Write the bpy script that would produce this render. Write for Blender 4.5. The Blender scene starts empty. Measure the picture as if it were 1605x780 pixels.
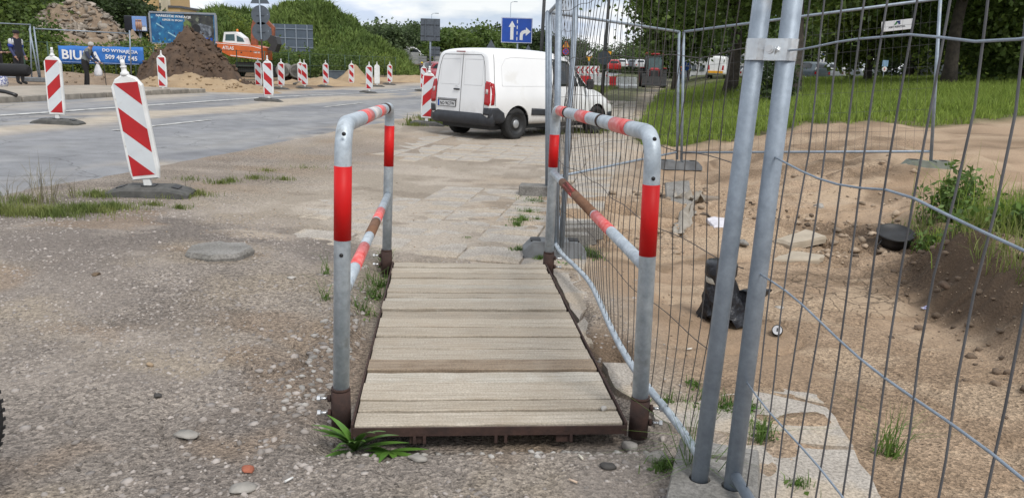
import bpy, bmesh, math, random
import numpy as np
from mathutils import Vector, Matrix
from mathutils.bvhtree import BVHTree

# ------------------------------------------------------------------ camera, sky, sun, exposure
sc = bpy.context.scene
col = sc.collection
F, CX, CY, CAMZ = 1205., 802.5, 390., 1.5
PITCH, ROLL = math.radians(13.53), math.radians(1.9)
_f = np.array([0, math.cos(PITCH), -math.sin(PITCH)])
_r0 = np.array([1., 0, 0]); _u0 = np.array([0, math.sin(PITCH), math.cos(PITCH)])
_r = _r0*math.cos(ROLL)+_u0*math.sin(ROLL); _u = -_r0*math.sin(ROLL)+_u0*math.cos(ROLL)
CAMP = np.array([0, 0, CAMZ])
cam_d = bpy.data.cameras.new('camera'); cam = bpy.data.objects.new('camera', cam_d); col.objects.link(cam)
cam_d.sensor_width = 36; cam_d.lens = 36*F/1605; cam_d.clip_end = 3000; cam_d.clip_start = .05
cam.matrix_world = Matrix(((_r[0], _u[0], -_f[0], 0), (_r[1], _u[1], -_f[1], 0), (_r[2], _u[2], -_f[2], CAMZ), (0, 0, 0, 1)))
sc.camera = cam
sc.view_settings.view_transform = 'Standard'; sc.view_settings.look = 'None'
sc.view_settings.exposure = 0.4; sc.view_settings.gamma = 1.0

SUN_EL, SUN_AZ = math.radians(52), math.radians(150)   # azimuth: clockwise from +Y
w = bpy.data.worlds.new('World'); sc.world = w; w.use_nodes = True
wn, wl = w.node_tree.nodes, w.node_tree.links
wn.clear()
sky = wn.new('ShaderNodeTexSky'); sky.sky_type = 'NISHITA'; sky.sun_disc = False
sky.sun_elevation = SUN_EL; sky.sun_rotation = SUN_AZ; sky.air_density = 1.0; sky.dust_density = 2.0
tc = wn.new('ShaderNodeTexCoord'); mp = wn.new('ShaderNodeMapping'); mp.inputs['Scale'].default_value = (1, 1, 3.2)
nz = wn.new('ShaderNodeTexNoise'); nz.inputs['Scale'].default_value = 2.6; nz.inputs['Detail'].default_value = 7; nz.inputs['Roughness'].default_value = .55
cr = wn.new('ShaderNodeValToRGB'); cr.color_ramp.elements[0].position = .30; cr.color_ramp.elements[1].position = .52
cr.color_ramp.elements[0].color = (.62, .62, .62, 1); cr.color_ramp.elements[1].color = (1, 1, 1, 1)
nz2 = wn.new('ShaderNodeTexNoise'); nz2.inputs['Scale'].default_value = 7.5; nz2.inputs['Detail'].default_value = 6
cr2 = wn.new('ShaderNodeValToRGB'); cr2.color_ramp.elements[0].position = .40; cr2.color_ramp.elements[1].position = .54
cr2.color_ramp.elements[0].color = (5.0, 5.75, 7.0, 1); cr2.color_ramp.elements[1].color = (8.4, 8.5, 8.6, 1)
mx = wn.new('ShaderNodeMixRGB'); bg = wn.new('ShaderNodeBackground'); bg.inputs['Strength'].default_value = .10
wo = wn.new('ShaderNodeOutputWorld')
wl.new(tc.outputs['Generated'], mp.inputs['Vector']); wl.new(mp.outputs[0], nz.inputs['Vector']); wl.new(mp.outputs[0], nz2.inputs['Vector'])
wl.new(nz.outputs['Fac'], cr.inputs[0]); wl.new(nz2.outputs['Fac'], cr2.inputs[0])
wl.new(cr.outputs[0], mx.inputs['Fac']); wl.new(sky.outputs[0], mx.inputs['Color1']); wl.new(cr2.outputs[0], mx.inputs['Color2'])
wl.new(mx.outputs[0], bg.inputs['Color']); wl.new(bg.outputs[0], wo.inputs['Surface'])
sl = bpy.data.lights.new('sun', 'SUN'); sl.energy = 1.9; sl.angle = math.radians(20); sl.color = (1, .96, .9)
so = bpy.data.objects.new('sun', sl); col.objects.link(so)
_sd = Vector((math.sin(SUN_AZ)*math.cos(SUN_EL), math.cos(SUN_AZ)*math.cos(SUN_EL), math.sin(SUN_EL)))
so.rotation_euler = _sd.to_track_quat('Z', 'Y').to_euler(); so.location = (0, 0, 30)

# ------------------------------------------------------------------ helpers
rng = np.random.default_rng(7); random.seed(7)
def ray(px, py): return _f+_r*((px-CX)/F)-_u*((py-CY)/F)
def G(px, py, z=0.):
    d = ray(px, py); return CAMP+d*((z-CAMZ)/d[2])
def D(px, py, Y):
    d = ray(px, py); return CAMP+d*(Y/d[1])
def proj(p):
    v = np.asarray(p)-CAMP; z = v@_f; return CX+F*(v@_r)/z, CY-F*(v@_u)/z

def _hash(ix, iy, s):
    n = (ix.astype(np.int64)*374761393+iy.astype(np.int64)*668265263+s*1442695041) & 0x7fffffff
    n = ((n ^ (n >> 13))*1274126177) & 0x7fffffff
    return ((n ^ (n >> 16)) & 0xffff)/65535.
def vnoise(x, y, s=0):
    x = np.asarray(x, float); y = np.asarray(y, float)
    ix = np.floor(x); iy = np.floor(y); fx = x-ix; fy = y-iy
    fx = fx*fx*(3-2*fx); fy = fy*fy*(3-2*fy)
    a = _hash(ix, iy, s); b = _hash(ix+1, iy, s); c = _hash(ix, iy+1, s); d = _hash(ix+1, iy+1, s)
    return (a*(1-fx)+b*fx)*(1-fy)+(c*(1-fx)+d*fx)*fy
def fbm(x, y, o=4, s=0):
    v = 0; a = .5
    for i in range(o):
        v = v+a*vnoise(np.asarray(x)*2**i, np.asarray(y)*2**i, s+i); a *= .5
    return v/(1-.5**o)
def sst(a, b, x):
    t = np.clip((np.asarray(x, float)-a)/(b-a), 0, 1); return t*t*(3-2*t)

def road_edge(y): return -4.6+.165*(np.asarray(y)-9)
def path_edge(y): return .45+.2*(np.asarray(y)-9)
BANK = np.array([(2.55, 3.2), (2.95, 4.3), (3.0, 5.0), (3.25, 5.9), (3.75, 6.7), (3.5, 7.5), (2.9, 8.2), (1.9, 8.6)])
def bank_s(x, y):
    """signed distance to the bank line, positive behind / right of it"""
    x = np.asarray(x, float); y = np.asarray(y, float)
    best = np.full(np.broadcast(x, y).shape, 1e9); sign = np.ones_like(best)
    for a, b in zip(BANK[:-1], BANK[1:]):
        d = b-a; L = d@d
        t = np.clip(((x-a[0])*d[0]+(y-a[1])*d[1])/L, 0, 1)
        dx = x-a[0]-t*d[0]; dy = y-a[1]-t*d[1]
        dist = np.hypot(dx, dy); cr_ = d[0]*dy-d[1]*dx
        m = dist < best
        best = np.where(m, dist, best); sign = np.where(m, np.where(cr_ < 0, 1, -1), sign)
    return best*sign
DA = np.array([-.0946, 1.]); DA /= np.linalg.norm(DA); DB = np.array([DA[1], -DA[0]])   # deck axis / across
DECK0 = np.array([-.06, 2.87])                                                      # middle of the near end
def deck_uv(x, y):
    return (x-DECK0[0])*DB[0]+(y-DECK0[1])*DB[1], (x-DECK0[0])*DA[0]+(y-DECK0[1])*DA[1]
def zbase(x, y):
    x = np.asarray(x, float); y = np.asarray(y, float)
    z = .022*np.clip(-x-1, 0, 9.1)*sst(38, 24, y)
    z = z+.085*np.exp(-((x+2.3)/1.3)**2-((y-5.1)/1.15)**2)+.05*np.exp(-((x+3.6)/1.2)**2-((y-5.6)/1.0)**2)
    u = x-path_edge(y)
    z = z+.5*sst(1.3, 4.9, u)*sst(7.5, 10.5, y)*sst(0, 1.5, u)
    z = z+sst(2.0, 5, u)*np.clip(.014*(y-16), 0, .22)+np.clip(.05*(u-4.6), 0, .6)*sst(14, 24, y)
    s = bank_s(x, y)
    near = sst(9.0, 7.6, y)
    zb = .40*sst(-.18+.5*sst(5.9, 7, y)*0, .22+1.6*sst(5.8, 7.6, y), s)*near*sst(2.2, 3.1, x+.25*(y-4.6)*sst(5.5, 8, y))
    z = np.maximum(z, z+zb*(1-sst(8., 9.5, y)))
    pit = sst(.75, 1.5, x-(-.08*(y-3)))*sst(3.2, 4.2, y)*sst(8.4, 7.2, y)*sst(.1, -.5, s)
    z = z-.07*pit
    return z
def zt(x, y):
    x = np.asarray(x, float); y = np.asarray(y, float)
    z = zbase(x, y)
    dist = np.hypot(x, y)
    nearf = sst(14, 6, dist)
    z = z+nearf*(.020*(fbm(x*1.7, y*1.7, 4, 3)-.5)+.010*(fbm(x*9, y*9, 3, 11)-.5))
    right = sst(.7, 1.4, x-path_edge(y)+1.2+.55*sst(7, 3, y))*sst(2.2, 3, y)
    z = z+right*sst(26, 12, y)*(.08*(fbm(x*1.1+3, y*1.9, 4, 21)-.5)+.25*(fbm(x*1.5, y*3.2, 5, 25)-.5)*sst(5.6, 7.2, y)-.10*np.exp(-(np.abs(fbm(x*.8+2, y*1.5, 3, 31)-.5)/.022)**2)*sst(5.4, 6.5, y)-.035*np.exp(-(np.abs(fbm(x*1.3+9, y*1.1, 3, 37)-.5)/.02)**2)*sst(6, 4.8, y)+.03*(fbm(x*7, y*7, 4, 28)-.5)-.06*np.abs(fbm(x*.9+7, y*2.6+3, 4, 29)-.5)*4*sst(6, 8, y)*.5)
    s = bank_s(x, y)
    bz = np.exp(-(s/.45)**2)*sst(9, 7.8, y)*sst(2.4, 3, x+.2*(y-5))
    z = z+bz*.30*(fbm(x*4.2, y*4.2, 5, 41)-.5)
    hole = np.exp(-((x-.55)/.13)**2-((y-4.05)/.32)**2)
    z = z-.10*hole
    a, b = deck_uv(x, y)
    dk = sst(.78, .62, np.abs(a))*sst(-.12, -.02, b)*sst(2.75, 2.62, b)
    z = z*(1-dk)+dk*(-.05)
    t = x-road_edge(y); rd = sst(-.02, -.42, t+.35*(fbm(x*1.4, y*1.4, 3, 47)-.5))*sst(-9.35, -9.1, t)
    z = z-.05*rd
    return z
def Z(x, y): return float(zt(x, y))
def GT(px, py):
    p = G(px, py, 0.)
    for _ in range(14): p = p*.4+G(px, py, min(Z(p[0], p[1]), 1.2))*.6
    return p

def obj(name, me, mat=None, parent=None, loc=None, rot=None):
    o = bpy.data.objects.new(name, me); col.objects.link(o)
    if mat is not None and me is not None and not me.materials: me.materials.append(mat)
    if parent is not None: o.parent = parent
    if loc is not None: o.location = [float(v) for v in loc]
    if rot is not None: o.rotation_euler = rot
    return o
def tag(o, label=None, cat=None, group=None, kind=None):
    if label: o['label'] = label
    if cat: o['category'] = cat
    if group: o['group'] = group
    if kind: o['kind'] = kind
    return o
def thing(name, label, cat, loc=(0, 0, 0), rz=0., group=None, rot=None):
    o = obj(name, None, loc=loc, rot=rot or (0, 0, rz)); o.empty_display_size = .1
    return tag(o, label, cat, group)
def copy_tree(o, parent=None):
    c = o.copy(); col.objects.link(c); c.parent = parent
    for ch in o.children: copy_tree(ch, c)
    return c

def fast_mesh(name, V, Fc, smooth=False):
    """V (n,3); Fc (m,k) uniform faces"""
    me = bpy.data.meshes.new(name); V = np.asarray(V, np.float32); Fc = np.asarray(Fc, np.int32)
    me.vertices.add(len(V)); me.vertices.foreach_set('co', V.ravel())
    m, k = Fc.shape
    me.loops.add(m*k); me.loops.foreach_set('vertex_index', Fc.ravel())
    me.polygons.add(m); me.polygons.foreach_set('loop_start', np.arange(0, m*k, k, dtype=np.int32))
    try: me.polygons.foreach_set('loop_total', np.full(m, k, np.int32))
    except Exception: pass
    if smooth: me.polygons.foreach_set('use_smooth', np.ones(m, bool))
    me.update(calc_edges=True); return me

class MB:
    def __init__(s): s.v = []; s.f = []; s.sm = []
    def add(s, vs, fs, smooth=False):
        b = len(s.v); s.v += [tuple(float(c) for c in p) for p in vs]
        s.f += [tuple(i+b for i in f) for f in fs]; s.sm += [smooth]*len(fs); return s
    def box(s, c, size, rz=0., R=None, bev=0.):
        hx, hy, hz = size[0]/2, size[1]/2, size[2]/2
        if bev <= 0:
            vs = [(x, y, z) for z in (-hz, hz) for y in (-hy, hy) for x in (-hx, hx)]
            fs = [(0, 2, 3, 1), (4, 5, 7, 6), (0, 1, 5, 4), (2, 6, 7, 3), (0, 4, 6, 2), (1, 3, 7, 5)]
        else:
            b = min(bev, hx*.9, hy*.9, hz*.9); vs = []
            for z, i in ((-hz, b), (-hz+b, 0), (hz-b, 0), (hz, b)):
                X, Y_ = hx-i, hy-i
                k = b if i == 0 else b*.6
                vs += [(-X+k, -Y_, z), (X-k, -Y_, z), (X, -Y_+k, z), (X, Y_-k, z), (X-k, Y_, z), (-X+k, Y_, z), (-X, Y_-k, z), (-X, -Y_+k, z)]
            fs = [tuple(range(7, -1, -1)), tuple(range(24, 32))]
            for l in range(3):
                for i in range(8): fs.append((l*8+i, l*8+(i+1) % 8, l*8+8+(i+1) % 8, l*8+8+i))
        M = R if R is not None else Matrix.Rotation(rz, 3, 'Z')
        return s.add([M @ Vector(v)+Vector(c) for v in vs], fs)
    def tube(s, pts, r, n=10, cap=True, smooth=True):
        P = [np.array(p, float) for p in pts]; rs = r if hasattr(r, '__len__') else [r]*len(P)
        T = []
        for i in range(len(P)):
            a = P[max(i-1, 0)]; b = P[min(i+1, len(P)-1)]; d = b-a; T.append(d/(np.linalg.norm(d)+1e-12))
        up = np.array([0, 0, 1.]) if abs(T[0][2]) < .9 else np.array([1., 0, 0])
        x = np.cross(T[0], up); x /= np.linalg.norm(x); vs = []
        for i, p in enumerate(P):
            x = x-T[i]*(x@T[i]); x /= np.linalg.norm(x); y = np.cross(T[i], x)
            for k in range(n):
                a = 2*math.pi*k/n; vs.append(p+rs[i]*(math.cos(a)*x+math.sin(a)*y))
        fs = [(i*n+k, i*n+(k+1) % n, (i+1)*n+(k+1) % n, (i+1)*n+k) for i in range(len(P)-1) for k in range(n)]
        s.add(vs, fs, smooth)
        if cap:
            b = len(s.v)-len(vs)
            s.f.append(tuple(b+k for k in range(n-1, -1, -1))); s.sm.append(False)
            e = b+(len(P)-1)*n; s.f.append(tuple(e+k for k in range(n))); s.sm.append(False)
        return s
    def lathe(s, prof, c=(0, 0, 0), n=20, axis='Z', smooth=True, R=None, cap=True):
        vs = []
        for r, h in prof:
            for k in range(n):
                a = 2*math.pi*k/n; ca, sa = r*math.cos(a), r*math.sin(a)
                v = {'Z': (ca, sa, h), 'X': (h, ca, sa), 'Y': (sa, h, ca)}[axis]
                if R is not None: v = R @ Vector(v)
                vs.append((v[0]+c[0], v[1]+c[1], v[2]+c[2]))
        m = len(prof)
        fs = [(i*n+k, i*n+(k+1) % n, (i+1)*n+(k+1) % n, (i+1)*n+k) for i in range(m-1) for k in range(n)]
        s.add(vs, fs, smooth)
        b = len(s.v)-len(vs)
        if cap and prof[0][0] > 1e-5: s.f.append(tuple(b+k for k in range(n-1, -1, -1))); s.sm.append(False)
        if cap and prof[-1][0] > 1e-5: s.f.append(tuple(b+(m-1)*n+k for k in range(n))); s.sm.append(False)
        return s
    def prism(s, poly, fn):
        """poly: list of 2D points; fn(u, v, k) -> 3D for the two sides k=0,1"""
        n = len(poly)
        s.add([fn(u, v, 0) for u, v in poly]+[fn(u, v, 1) for u, v in poly],
              [tuple(range(n-1, -1, -1)), tuple(range(n, 2*n))]+[(i, (i+1) % n, n+(i+1) % n, n+i) for i in range(n)])
        return s
    def mesh(s, name='mesh'):
        me = bpy.data.meshes.new(name); me.from_pydata(s.v, [], s.f)
        me.polygons.foreach_set('use_smooth', np.array(s.sm, bool)); 
        bm = bmesh.new(); bm.from_mesh(me); bmesh.ops.recalc_face_normals(bm, faces=bm.faces); bm.to_mesh(me); bm.free()
        me.update(); return me
    def build(s, name, mat, parent=None, loc=None, rot=None): return obj(name, s.mesh(name), mat, parent, loc, rot)

# ------------------------------------------------------------------ materials
MATS = {}
def pm(name, c1, c2=None, scale=6., rough=.7, metal=0., bump=0., bscale=60., detail=6., lo=.35, hi=.65, orand=0., irand=0., spots=None, coord='Object', trans=0., spec=.5, emit=0., speck=None):
    if name in MATS: return MATS[name]
    m = bpy.data.materials.new(name); m.use_nodes = True; N, L = m.node_tree.nodes, m.node_tree.links
    b = N['Principled BSDF']; b.inputs['Roughness'].default_value = rough; b.inputs['Metallic'].default_value = metal
    b.inputs['Specular IOR Level'].default_value = spec
    c2 = c2 or tuple(v*.78 for v in c1)
    t = N.new('ShaderNodeTexCoord'); n = N.new('ShaderNodeTexNoise'); n.inputs['Scale'].default_value = scale; n.inputs['Detail'].default_value = detail
    L.new(t.outputs[coord], n.inputs['Vector'])
    r = N.new('ShaderNodeValToRGB'); r.color_ramp.elements[0].position = lo; r.color_ramp.elements[1].position = hi
    r.color_ramp.elements[0].color = (*c2, 1); r.color_ramp.elements[1].color = (*c1, 1)
    L.new(n.outputs['Fac'], r.inputs[0]); out = r.outputs[0]
    if spots:
        sc_, cs, th = spots
        n3 = N.new('ShaderNodeTexNoise'); n3.inputs['Scale'].default_value = sc_; n3.inputs['Detail'].default_value = 5
        L.new(t.outputs[coord], n3.inputs['Vector'])
        r3 = N.new('ShaderNodeValToRGB'); r3.color_ramp.elements[0].position = th; r3.color_ramp.elements[1].position = th+.08
        L.new(n3.outputs['Fac'], r3.inputs[0]); mxx = N.new('ShaderNodeMixRGB'); mxx.inputs['Color2'].default_value = (*cs, 1)
        L.new(r3.outputs[0], mxx.inputs['Fac']); L.new(out, mxx.inputs['Color1']); out = mxx.outputs[0]
    if speck:
        n8 = N.new('ShaderNodeTexNoise'); n8.inputs['Scale'].default_value = speck[0]; n8.inputs['Detail'].default_value = 4; n8.inputs['Roughness'].default_value = .7; L.new(t.outputs[coord], n8.inputs['Vector'])
        r8 = N.new('ShaderNodeMapRange'); r8.inputs['From Min'].default_value = .32; r8.inputs['From Max'].default_value = .62; r8.inputs['To Min'].default_value = speck[1]; r8.inputs['To Max'].default_value = 2-speck[1]-.15; L.new(n8.outputs['Fac'], r8.inputs['Value'])
        v8 = N.new('ShaderNodeVectorMath'); v8.operation = 'SCALE'; L.new(out, v8.inputs[0]); L.new(r8.outputs[0], v8.inputs['Scale']); out = v8.outputs[0]
    if orand or irand:
        hsv = N.new('ShaderNodeHueSaturation'); mr = N.new('ShaderNodeMapRange')
        a = orand or irand
        mr.inputs['To Min'].default_value = 1-a; mr.inputs['To Max'].default_value = 1+a
        if orand: oi = N.new('ShaderNodeObjectInfo'); L.new(oi.outputs['Random'], mr.inputs['Value'])
        else: gi = N.new('ShaderNodeNewGeometry'); L.new(gi.outputs['Random Per Island'], mr.inputs['Value'])
        L.new(mr.outputs[0], hsv.inputs['Value']); L.new(out, hsv.inputs['Color']); out = hsv.outputs[0]
    L.new(out, b.inputs['Base Color'])
    if bump:
        n2 = N.new('ShaderNodeTexNoise'); n2.inputs['Scale'].default_value = bscale; n2.inputs['Detail'].default_value = 5
        L.new(t.outputs[coord], n2.inputs['Vector']); bp = N.new('ShaderNodeBump'); bp.inputs['Strength'].default_value = min(bump, 1); bp.inputs['Distance'].default_value = .4/bscale
        L.new(n2.outputs['Fac'], bp.inputs['Height']); L.new(bp.outputs[0], b.inputs['Normal'])
    if trans:
        tr = N.new('ShaderNodeBsdfTranslucent'); ms = N.new('ShaderNodeMixShader'); ms.inputs[0].default_value = trans
        L.new(out, tr.inputs['Color']); L.new(b.outputs[0], ms.inputs[1]); L.new(tr.outputs[0], ms.inputs[2])
        L.new(ms.outputs[0], N['Material Output'].inputs['Surface'])
    MATS[name] = m; return m

def text_mesh(body, size=1., extrude=.002, align='CENTER', bold=.022):
    cu = bpy.data.curves.new('lettering', 'FONT'); cu.body = body; cu.size = size; cu.extrude = extrude; cu.align_x = align; cu.resolution_u = 2; cu.offset = bold
    o = bpy.data.objects.new('lettering', cu); col.objects.link(o)
    bpy.context.view_layer.update()
    me = bpy.data.meshes.new_from_object(o.evaluated_get(bpy.context.evaluated_depsgraph_get()))
    bpy.data.objects.remove(o); return me
def lettering(body, mat, parent, loc, rot, width=None, height=None, extrude=.002, name='lettering'):
    me = text_mesh(body, 1., extrude); vs = np.array([v.co for v in me.vertices])
    mn, mxv = vs.min(0), vs.max(0); c = (mn+mxv)/2; sx = sy = 1.
    if height: sy = height/(mxv[1]-mn[1])
    if width: sx = width/(mxv[0]-mn[0])
    if not height: sy = sx
    if not width: sx = sy
    vs = (vs-[c[0], c[1], 0])*[sx, sy, 1]
    me.vertices.foreach_set('co', vs.astype(np.float32).ravel()); me.update()
    return obj(name, me, mat, parent, loc, rot)

def leaf_mesh(C, size, flat=0., aspect=1.7, seed=0, jit=.4):
    """one quad leaf per centre"""
    g = np.random.default_rng(seed); n = len(C)
    a = g.normal(size=(n, 3)); a[:, 2] *= (1-flat*.7); a /= np.linalg.norm(a, axis=1)[:, None]
    b = g.normal(size=(n, 3)); b -= a*(a*b).sum(1)[:, None]; b /= np.linalg.norm(b, axis=1)[:, None]
    sz = size*(1-jit+2*jit*g.random(n))[:, None]
    L = a*sz*aspect*.5; W = b*sz*.5
    V = np.stack([C-L, C+W-L*.1, C+L, C-W-L*.1], 1).reshape(-1, 3)
    Fc = np.arange(4*n).reshape(n, 4); return V, Fc
def blades(P, h, w_, lean=.35, seed=0, hj=.5):
    """grass blades: P (n,3) roots -> tri+quad as two quads"""
    g = np.random.default_rng(seed); n = len(P)
    an = g.random(n)*2*math.pi; H = (h*(1-hj+2*hj*g.random(n)))[:, None] if np.isscalar(h) else (h*(1-hj+2*hj*g.random(n)))[:, None]
    side = np.stack([np.cos(an), np.sin(an), 0*an], 1); an2 = g.random(n)*2*math.pi
    dr = np.stack([np.cos(an2), np.sin(an2), 0*an], 1)*(lean*g.random(n))[:, None]
    up = np.array([0, 0, 1.]); W = side*w_*.5
    m = P+H*(up*.55+dr*.3); t = P+H*(up*(.95-.25*np.linalg.norm(dr, axis=1))[:, None]+dr*1.1)
    V = np.stack([P-W, P+W, m+W*.8, m-W*.8, t+W*.12, t-W*.12], 1).reshape(-1, 3)
    b = np.arange(n)[:, None]*6
    Fc = np.concatenate([b+np.array([[0, 1, 2, 3]]), b+np.array([[3, 2, 4, 5]])]); return V, Fc
def rock_verts(sub, seed, squash=.7, rough=.25):
    bm = bmesh.new(); bmesh.ops.create_icosphere(bm, subdivisions=sub, radius=1.)
    V = np.array([v.co for v in bm.verts]); Fc = np.array([[v.index for v in f.verts] for f in bm.faces]); bm.free()
    g = np.random.default_rng(seed)
    for _ in range(9):
        d = g.normal(size=3); d /= np.linalg.norm(d); k = .40+.35*g.random()
        s = V@d; V = np.where((s > k)[:, None], V-np.outer(s-k, d), V)
    V *= (1+rough*(g.random(len(V))-.5))[:, None]; V *= np.array([1, .75+.3*g.random(), squash*(.8+.4*g.random())])
    return V, Fc
# ------------------------------------------------------------------ common materials
M_galv = pm('galvanised', (.32, .375, .44), (.235, .28, .335), 14, .55, .35, .2, 90, lo=.3, hi=.7, spots=(5, (.33, .35, .375), .62), speck=(50, .85))
M_galv2 = pm('galvanised_light', (.54, .60, .65), (.39, .45, .505), 16, .5, .35, .2, 120, spots=(7, (.27, .29, .30), .63), speck=(45, .82))
M_wire = pm('wire', (.085, .08, .078), (.055, .05, .047), 8, .6, .3)
M_wire2 = pm('wire_grey', (.12, .122, .13), (.075, .075, .08), 8, .6, .3)
M_rust = pm('rust', (.058, .030, .023), (.032, .018, .015), 18, .85, .1, .5, 60)
M_red = pm('reflective_red', (.58, .010, .010), (.50, .008, .009), 9, .5, 0, spots=(11, (.40, .05, .045), .66), spec=.25)
M_pink = pm('reflective_pink', (.62, .06, .055), (.72, .20, .19), 30, .4)
M_white = pm('white_plastic', (.74, .75, .75), (.62, .63, .62), 7, .5, spots=(6, (.42, .40, .36), .62), orand=.06)
M_beacred = pm('beacon_red', (.46, .022, .026), (.36, .022, .026), 6, .5, spots=(6, (.34, .06, .055), .62), spec=.3)
M_beacwhite = pm('beacon_white', (.60, .64, .67), (.54, .57, .60), 6, .4, spots=(5, (.43, .42, .40), .60))
M_rubber = pm('recycled_rubber', (.10, .098, .092), (.055, .055, .052), 12, .85, 0, .5, 90)
M_black = pm('black_plastic', (.018, .019, .021), (.010, .010, .011), 10, .55)
M_tyre = pm('tyre', (.022, .022, .023), (.012, .012, .012), 30, .85, 0, .3, 80)
M_conc = pm('concrete', (.235, .225, .21), (.15, .143, .13), 5, .9, 0, .5, 70, spots=(16, (.12, .115, .10), .66), orand=.08, speck=(70, .6))
M_signback = pm('sign_back', (.105, .125, .15), (.085, .10, .12), 5, .5, .3)
M_glass = pm('dark_glass', (.02, .026, .03), (.012, .016, .018), 3, .08)
M_blue = pm('sign_blue', (.012, .075, .42), (.010, .065, .36), 4, .4)
M_signwhite = pm('sign_white', (.78, .79, .80), (.70, .71, .72), 4, .4)
M_yellow = pm('sign_yellow', (.75, .36, .015), (.65, .30, .012), 4, .45)
M_signred = pm('sign_red', (.60, .02, .025), None, 4, .45)

# ------------------------------------------------------------------ ground
def axis(lo, hi, flo, fhi, step, n1, n2):
    mid = np.arange(flo, fhi+1e-6, step)
    a = flo-(flo-lo)*(np.linspace(1, 0, n1, endpoint=False)**2.6)
    b = fhi+(hi-fhi)*(np.linspace(0, 1, n2+1)[1:]**2.6)
    return np.concatenate([a, mid, b])
gx = axis(-400, 400, -4.2, 4.6, .026, 110, 130); gy = axis(-60, 600, 1.7, 9.2, .027, 24, 190)
X, Y = np.meshgrid(gx, gy); Zg = zt(X, Y)
n0, n1 = X.shape
idx = np.arange(n0*n1).reshape(n0, n1)
Fg = np.stack([idx[:-1, :-1], idx[:-1, 1:], idx[1:, 1:], idx[1:, :-1]], -1).reshape(-1, 4)
gme = fast_mesh('ground', np.stack([X, Y, Zg], -1).reshape(-1, 3), Fg, True)
def lerp(a, b, t): return a*(1-t)[..., None]+b*t[..., None]
def c3(*v): return np.array(v)[None, None, :]*np.ones(X.shape+(1,))
fn = fbm(X*1.3, Y*1.3, 5, 51); fn2 = fbm(X*.5+9, Y*.5, 4, 57); fn3 = fbm(X*6, Y*6, 3, 61)
sand = c3(.385, .335, .28); sand = lerp(sand, c3(.30, .258, .21), sst(.44, .60, fn)); sand = lerp(sand, c3(.37, .29, .21), .55*sst(.5, .66, fn2)); sand = lerp(sand, c3(.20, .165, .13), .55*sst(.58, .68, fbm(X*1.7+41, Y*3.1, 5, 77)))
grav = c3(.262, .231, .202); grav = lerp(grav, c3(.315, .270, .216), sst(.42, .6, fn)); grav = lerp(grav, c3(.195, .171, .152), .8*sst(.48, .62, fn2)); grav = lerp(grav, c3(.34, .30, .26), .6*sst(.56, .68, fbm(X*2.3+3, Y*2.9, 4, 59))); grav = lerp(grav, c3(.27, .20, .14), .55*sst(.60, .70, fbm(X*.9+31, Y*1.3, 4, 53)))
gm = sst(-.5, .5, (7.0-Y)+(X+2.6)*-.62+2.2*(fn-.5)*1.4)          # gravel in the foreground
gm = np.maximum(gm, .75*sst(.6, -.5, X-path_edge(Y)+2.9+1.6*(fn-.5))*sst(17, 12, Y)); gm = gm*sst(1.0, .55, X-.12*(3-Y)+.5*(fn-.5))
grav = grav*np.array([.93, .915, .91]); C = lerp(sand, grav, gm)
pit = c3(.365, .275, .20); pit = lerp(pit, c3(.30, .222, .158), sst(.42, .58, fn)); pit = lerp(pit, c3(.20, .146, .102), .85*sst(.55, .64, fbm(X*.9+5, Y*2.4, 5, 71))); pit = lerp(pit, c3(.42, .33, .245), .7*sst(.56, .66, fbm(X*1.6+15, Y*2.9, 4, 73)))
u = X-path_edge(Y)
pm_ = np.maximum(sst(.6, 1.2, X-.10*(3-Y)+.4*(fn-.5))*sst(9.4, 8.6, Y), sst(.3, 1.3, u+.8*(fn-.5))*sst(8.2, 9., Y))
pit = pit*np.array([.95, .92, .87]); C = lerp(C, pit, pm_)
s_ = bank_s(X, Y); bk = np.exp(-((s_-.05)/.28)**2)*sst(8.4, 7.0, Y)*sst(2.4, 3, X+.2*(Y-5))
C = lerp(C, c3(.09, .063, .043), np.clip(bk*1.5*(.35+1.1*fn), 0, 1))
gline = 15.2+.35*np.clip(u-1, 0, 30)                                   # where the grass bank on the right begins
ver = sst(-.5, .6, Y-gline+2.4*(fn-.5))*sst(.2, .9, u+1.*(fn-.5))
C = lerp(C, c3(.10, .105, .045), ver)
t_ = X-road_edge(Y)
verge = sst(.0, .5, t_)*sst(3.4, 2.2, t_-(path_edge(Y)-road_edge(Y))+3.2+1.5*(fn-.5))*sst(18, 22, Y)
C = lerp(C, c3(.09, .10, .045), .9*verge)
site = sst(-9.6, -10.6, t_)*sst(15, 40, Y)
C = lerp(C, lerp(c3(.27, .195, .125), c3(.14, .10, .07), sst(.4, .6, fn2)), site)
C = lerp(C, c3(.09, .10, .05), sst(95, 120, Y+4*(fn-.5))*1.)
cone = np.hypot(X-.55, (Y-4.05)*.55); C = lerp(C, c3(.12, .08, .05), .8*sst(.28, .1, cone))
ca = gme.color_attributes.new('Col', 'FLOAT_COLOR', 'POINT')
ca.data.foreach_set('color', np.concatenate([np.clip(C, 0, 1), (pm_*np.exp(-((X-2.5)/.9)**2-((Y-5.5)/.9)**2)*sst(.0, -.3, s_))[..., None]], -1).astype(np.float32).ravel())

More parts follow.
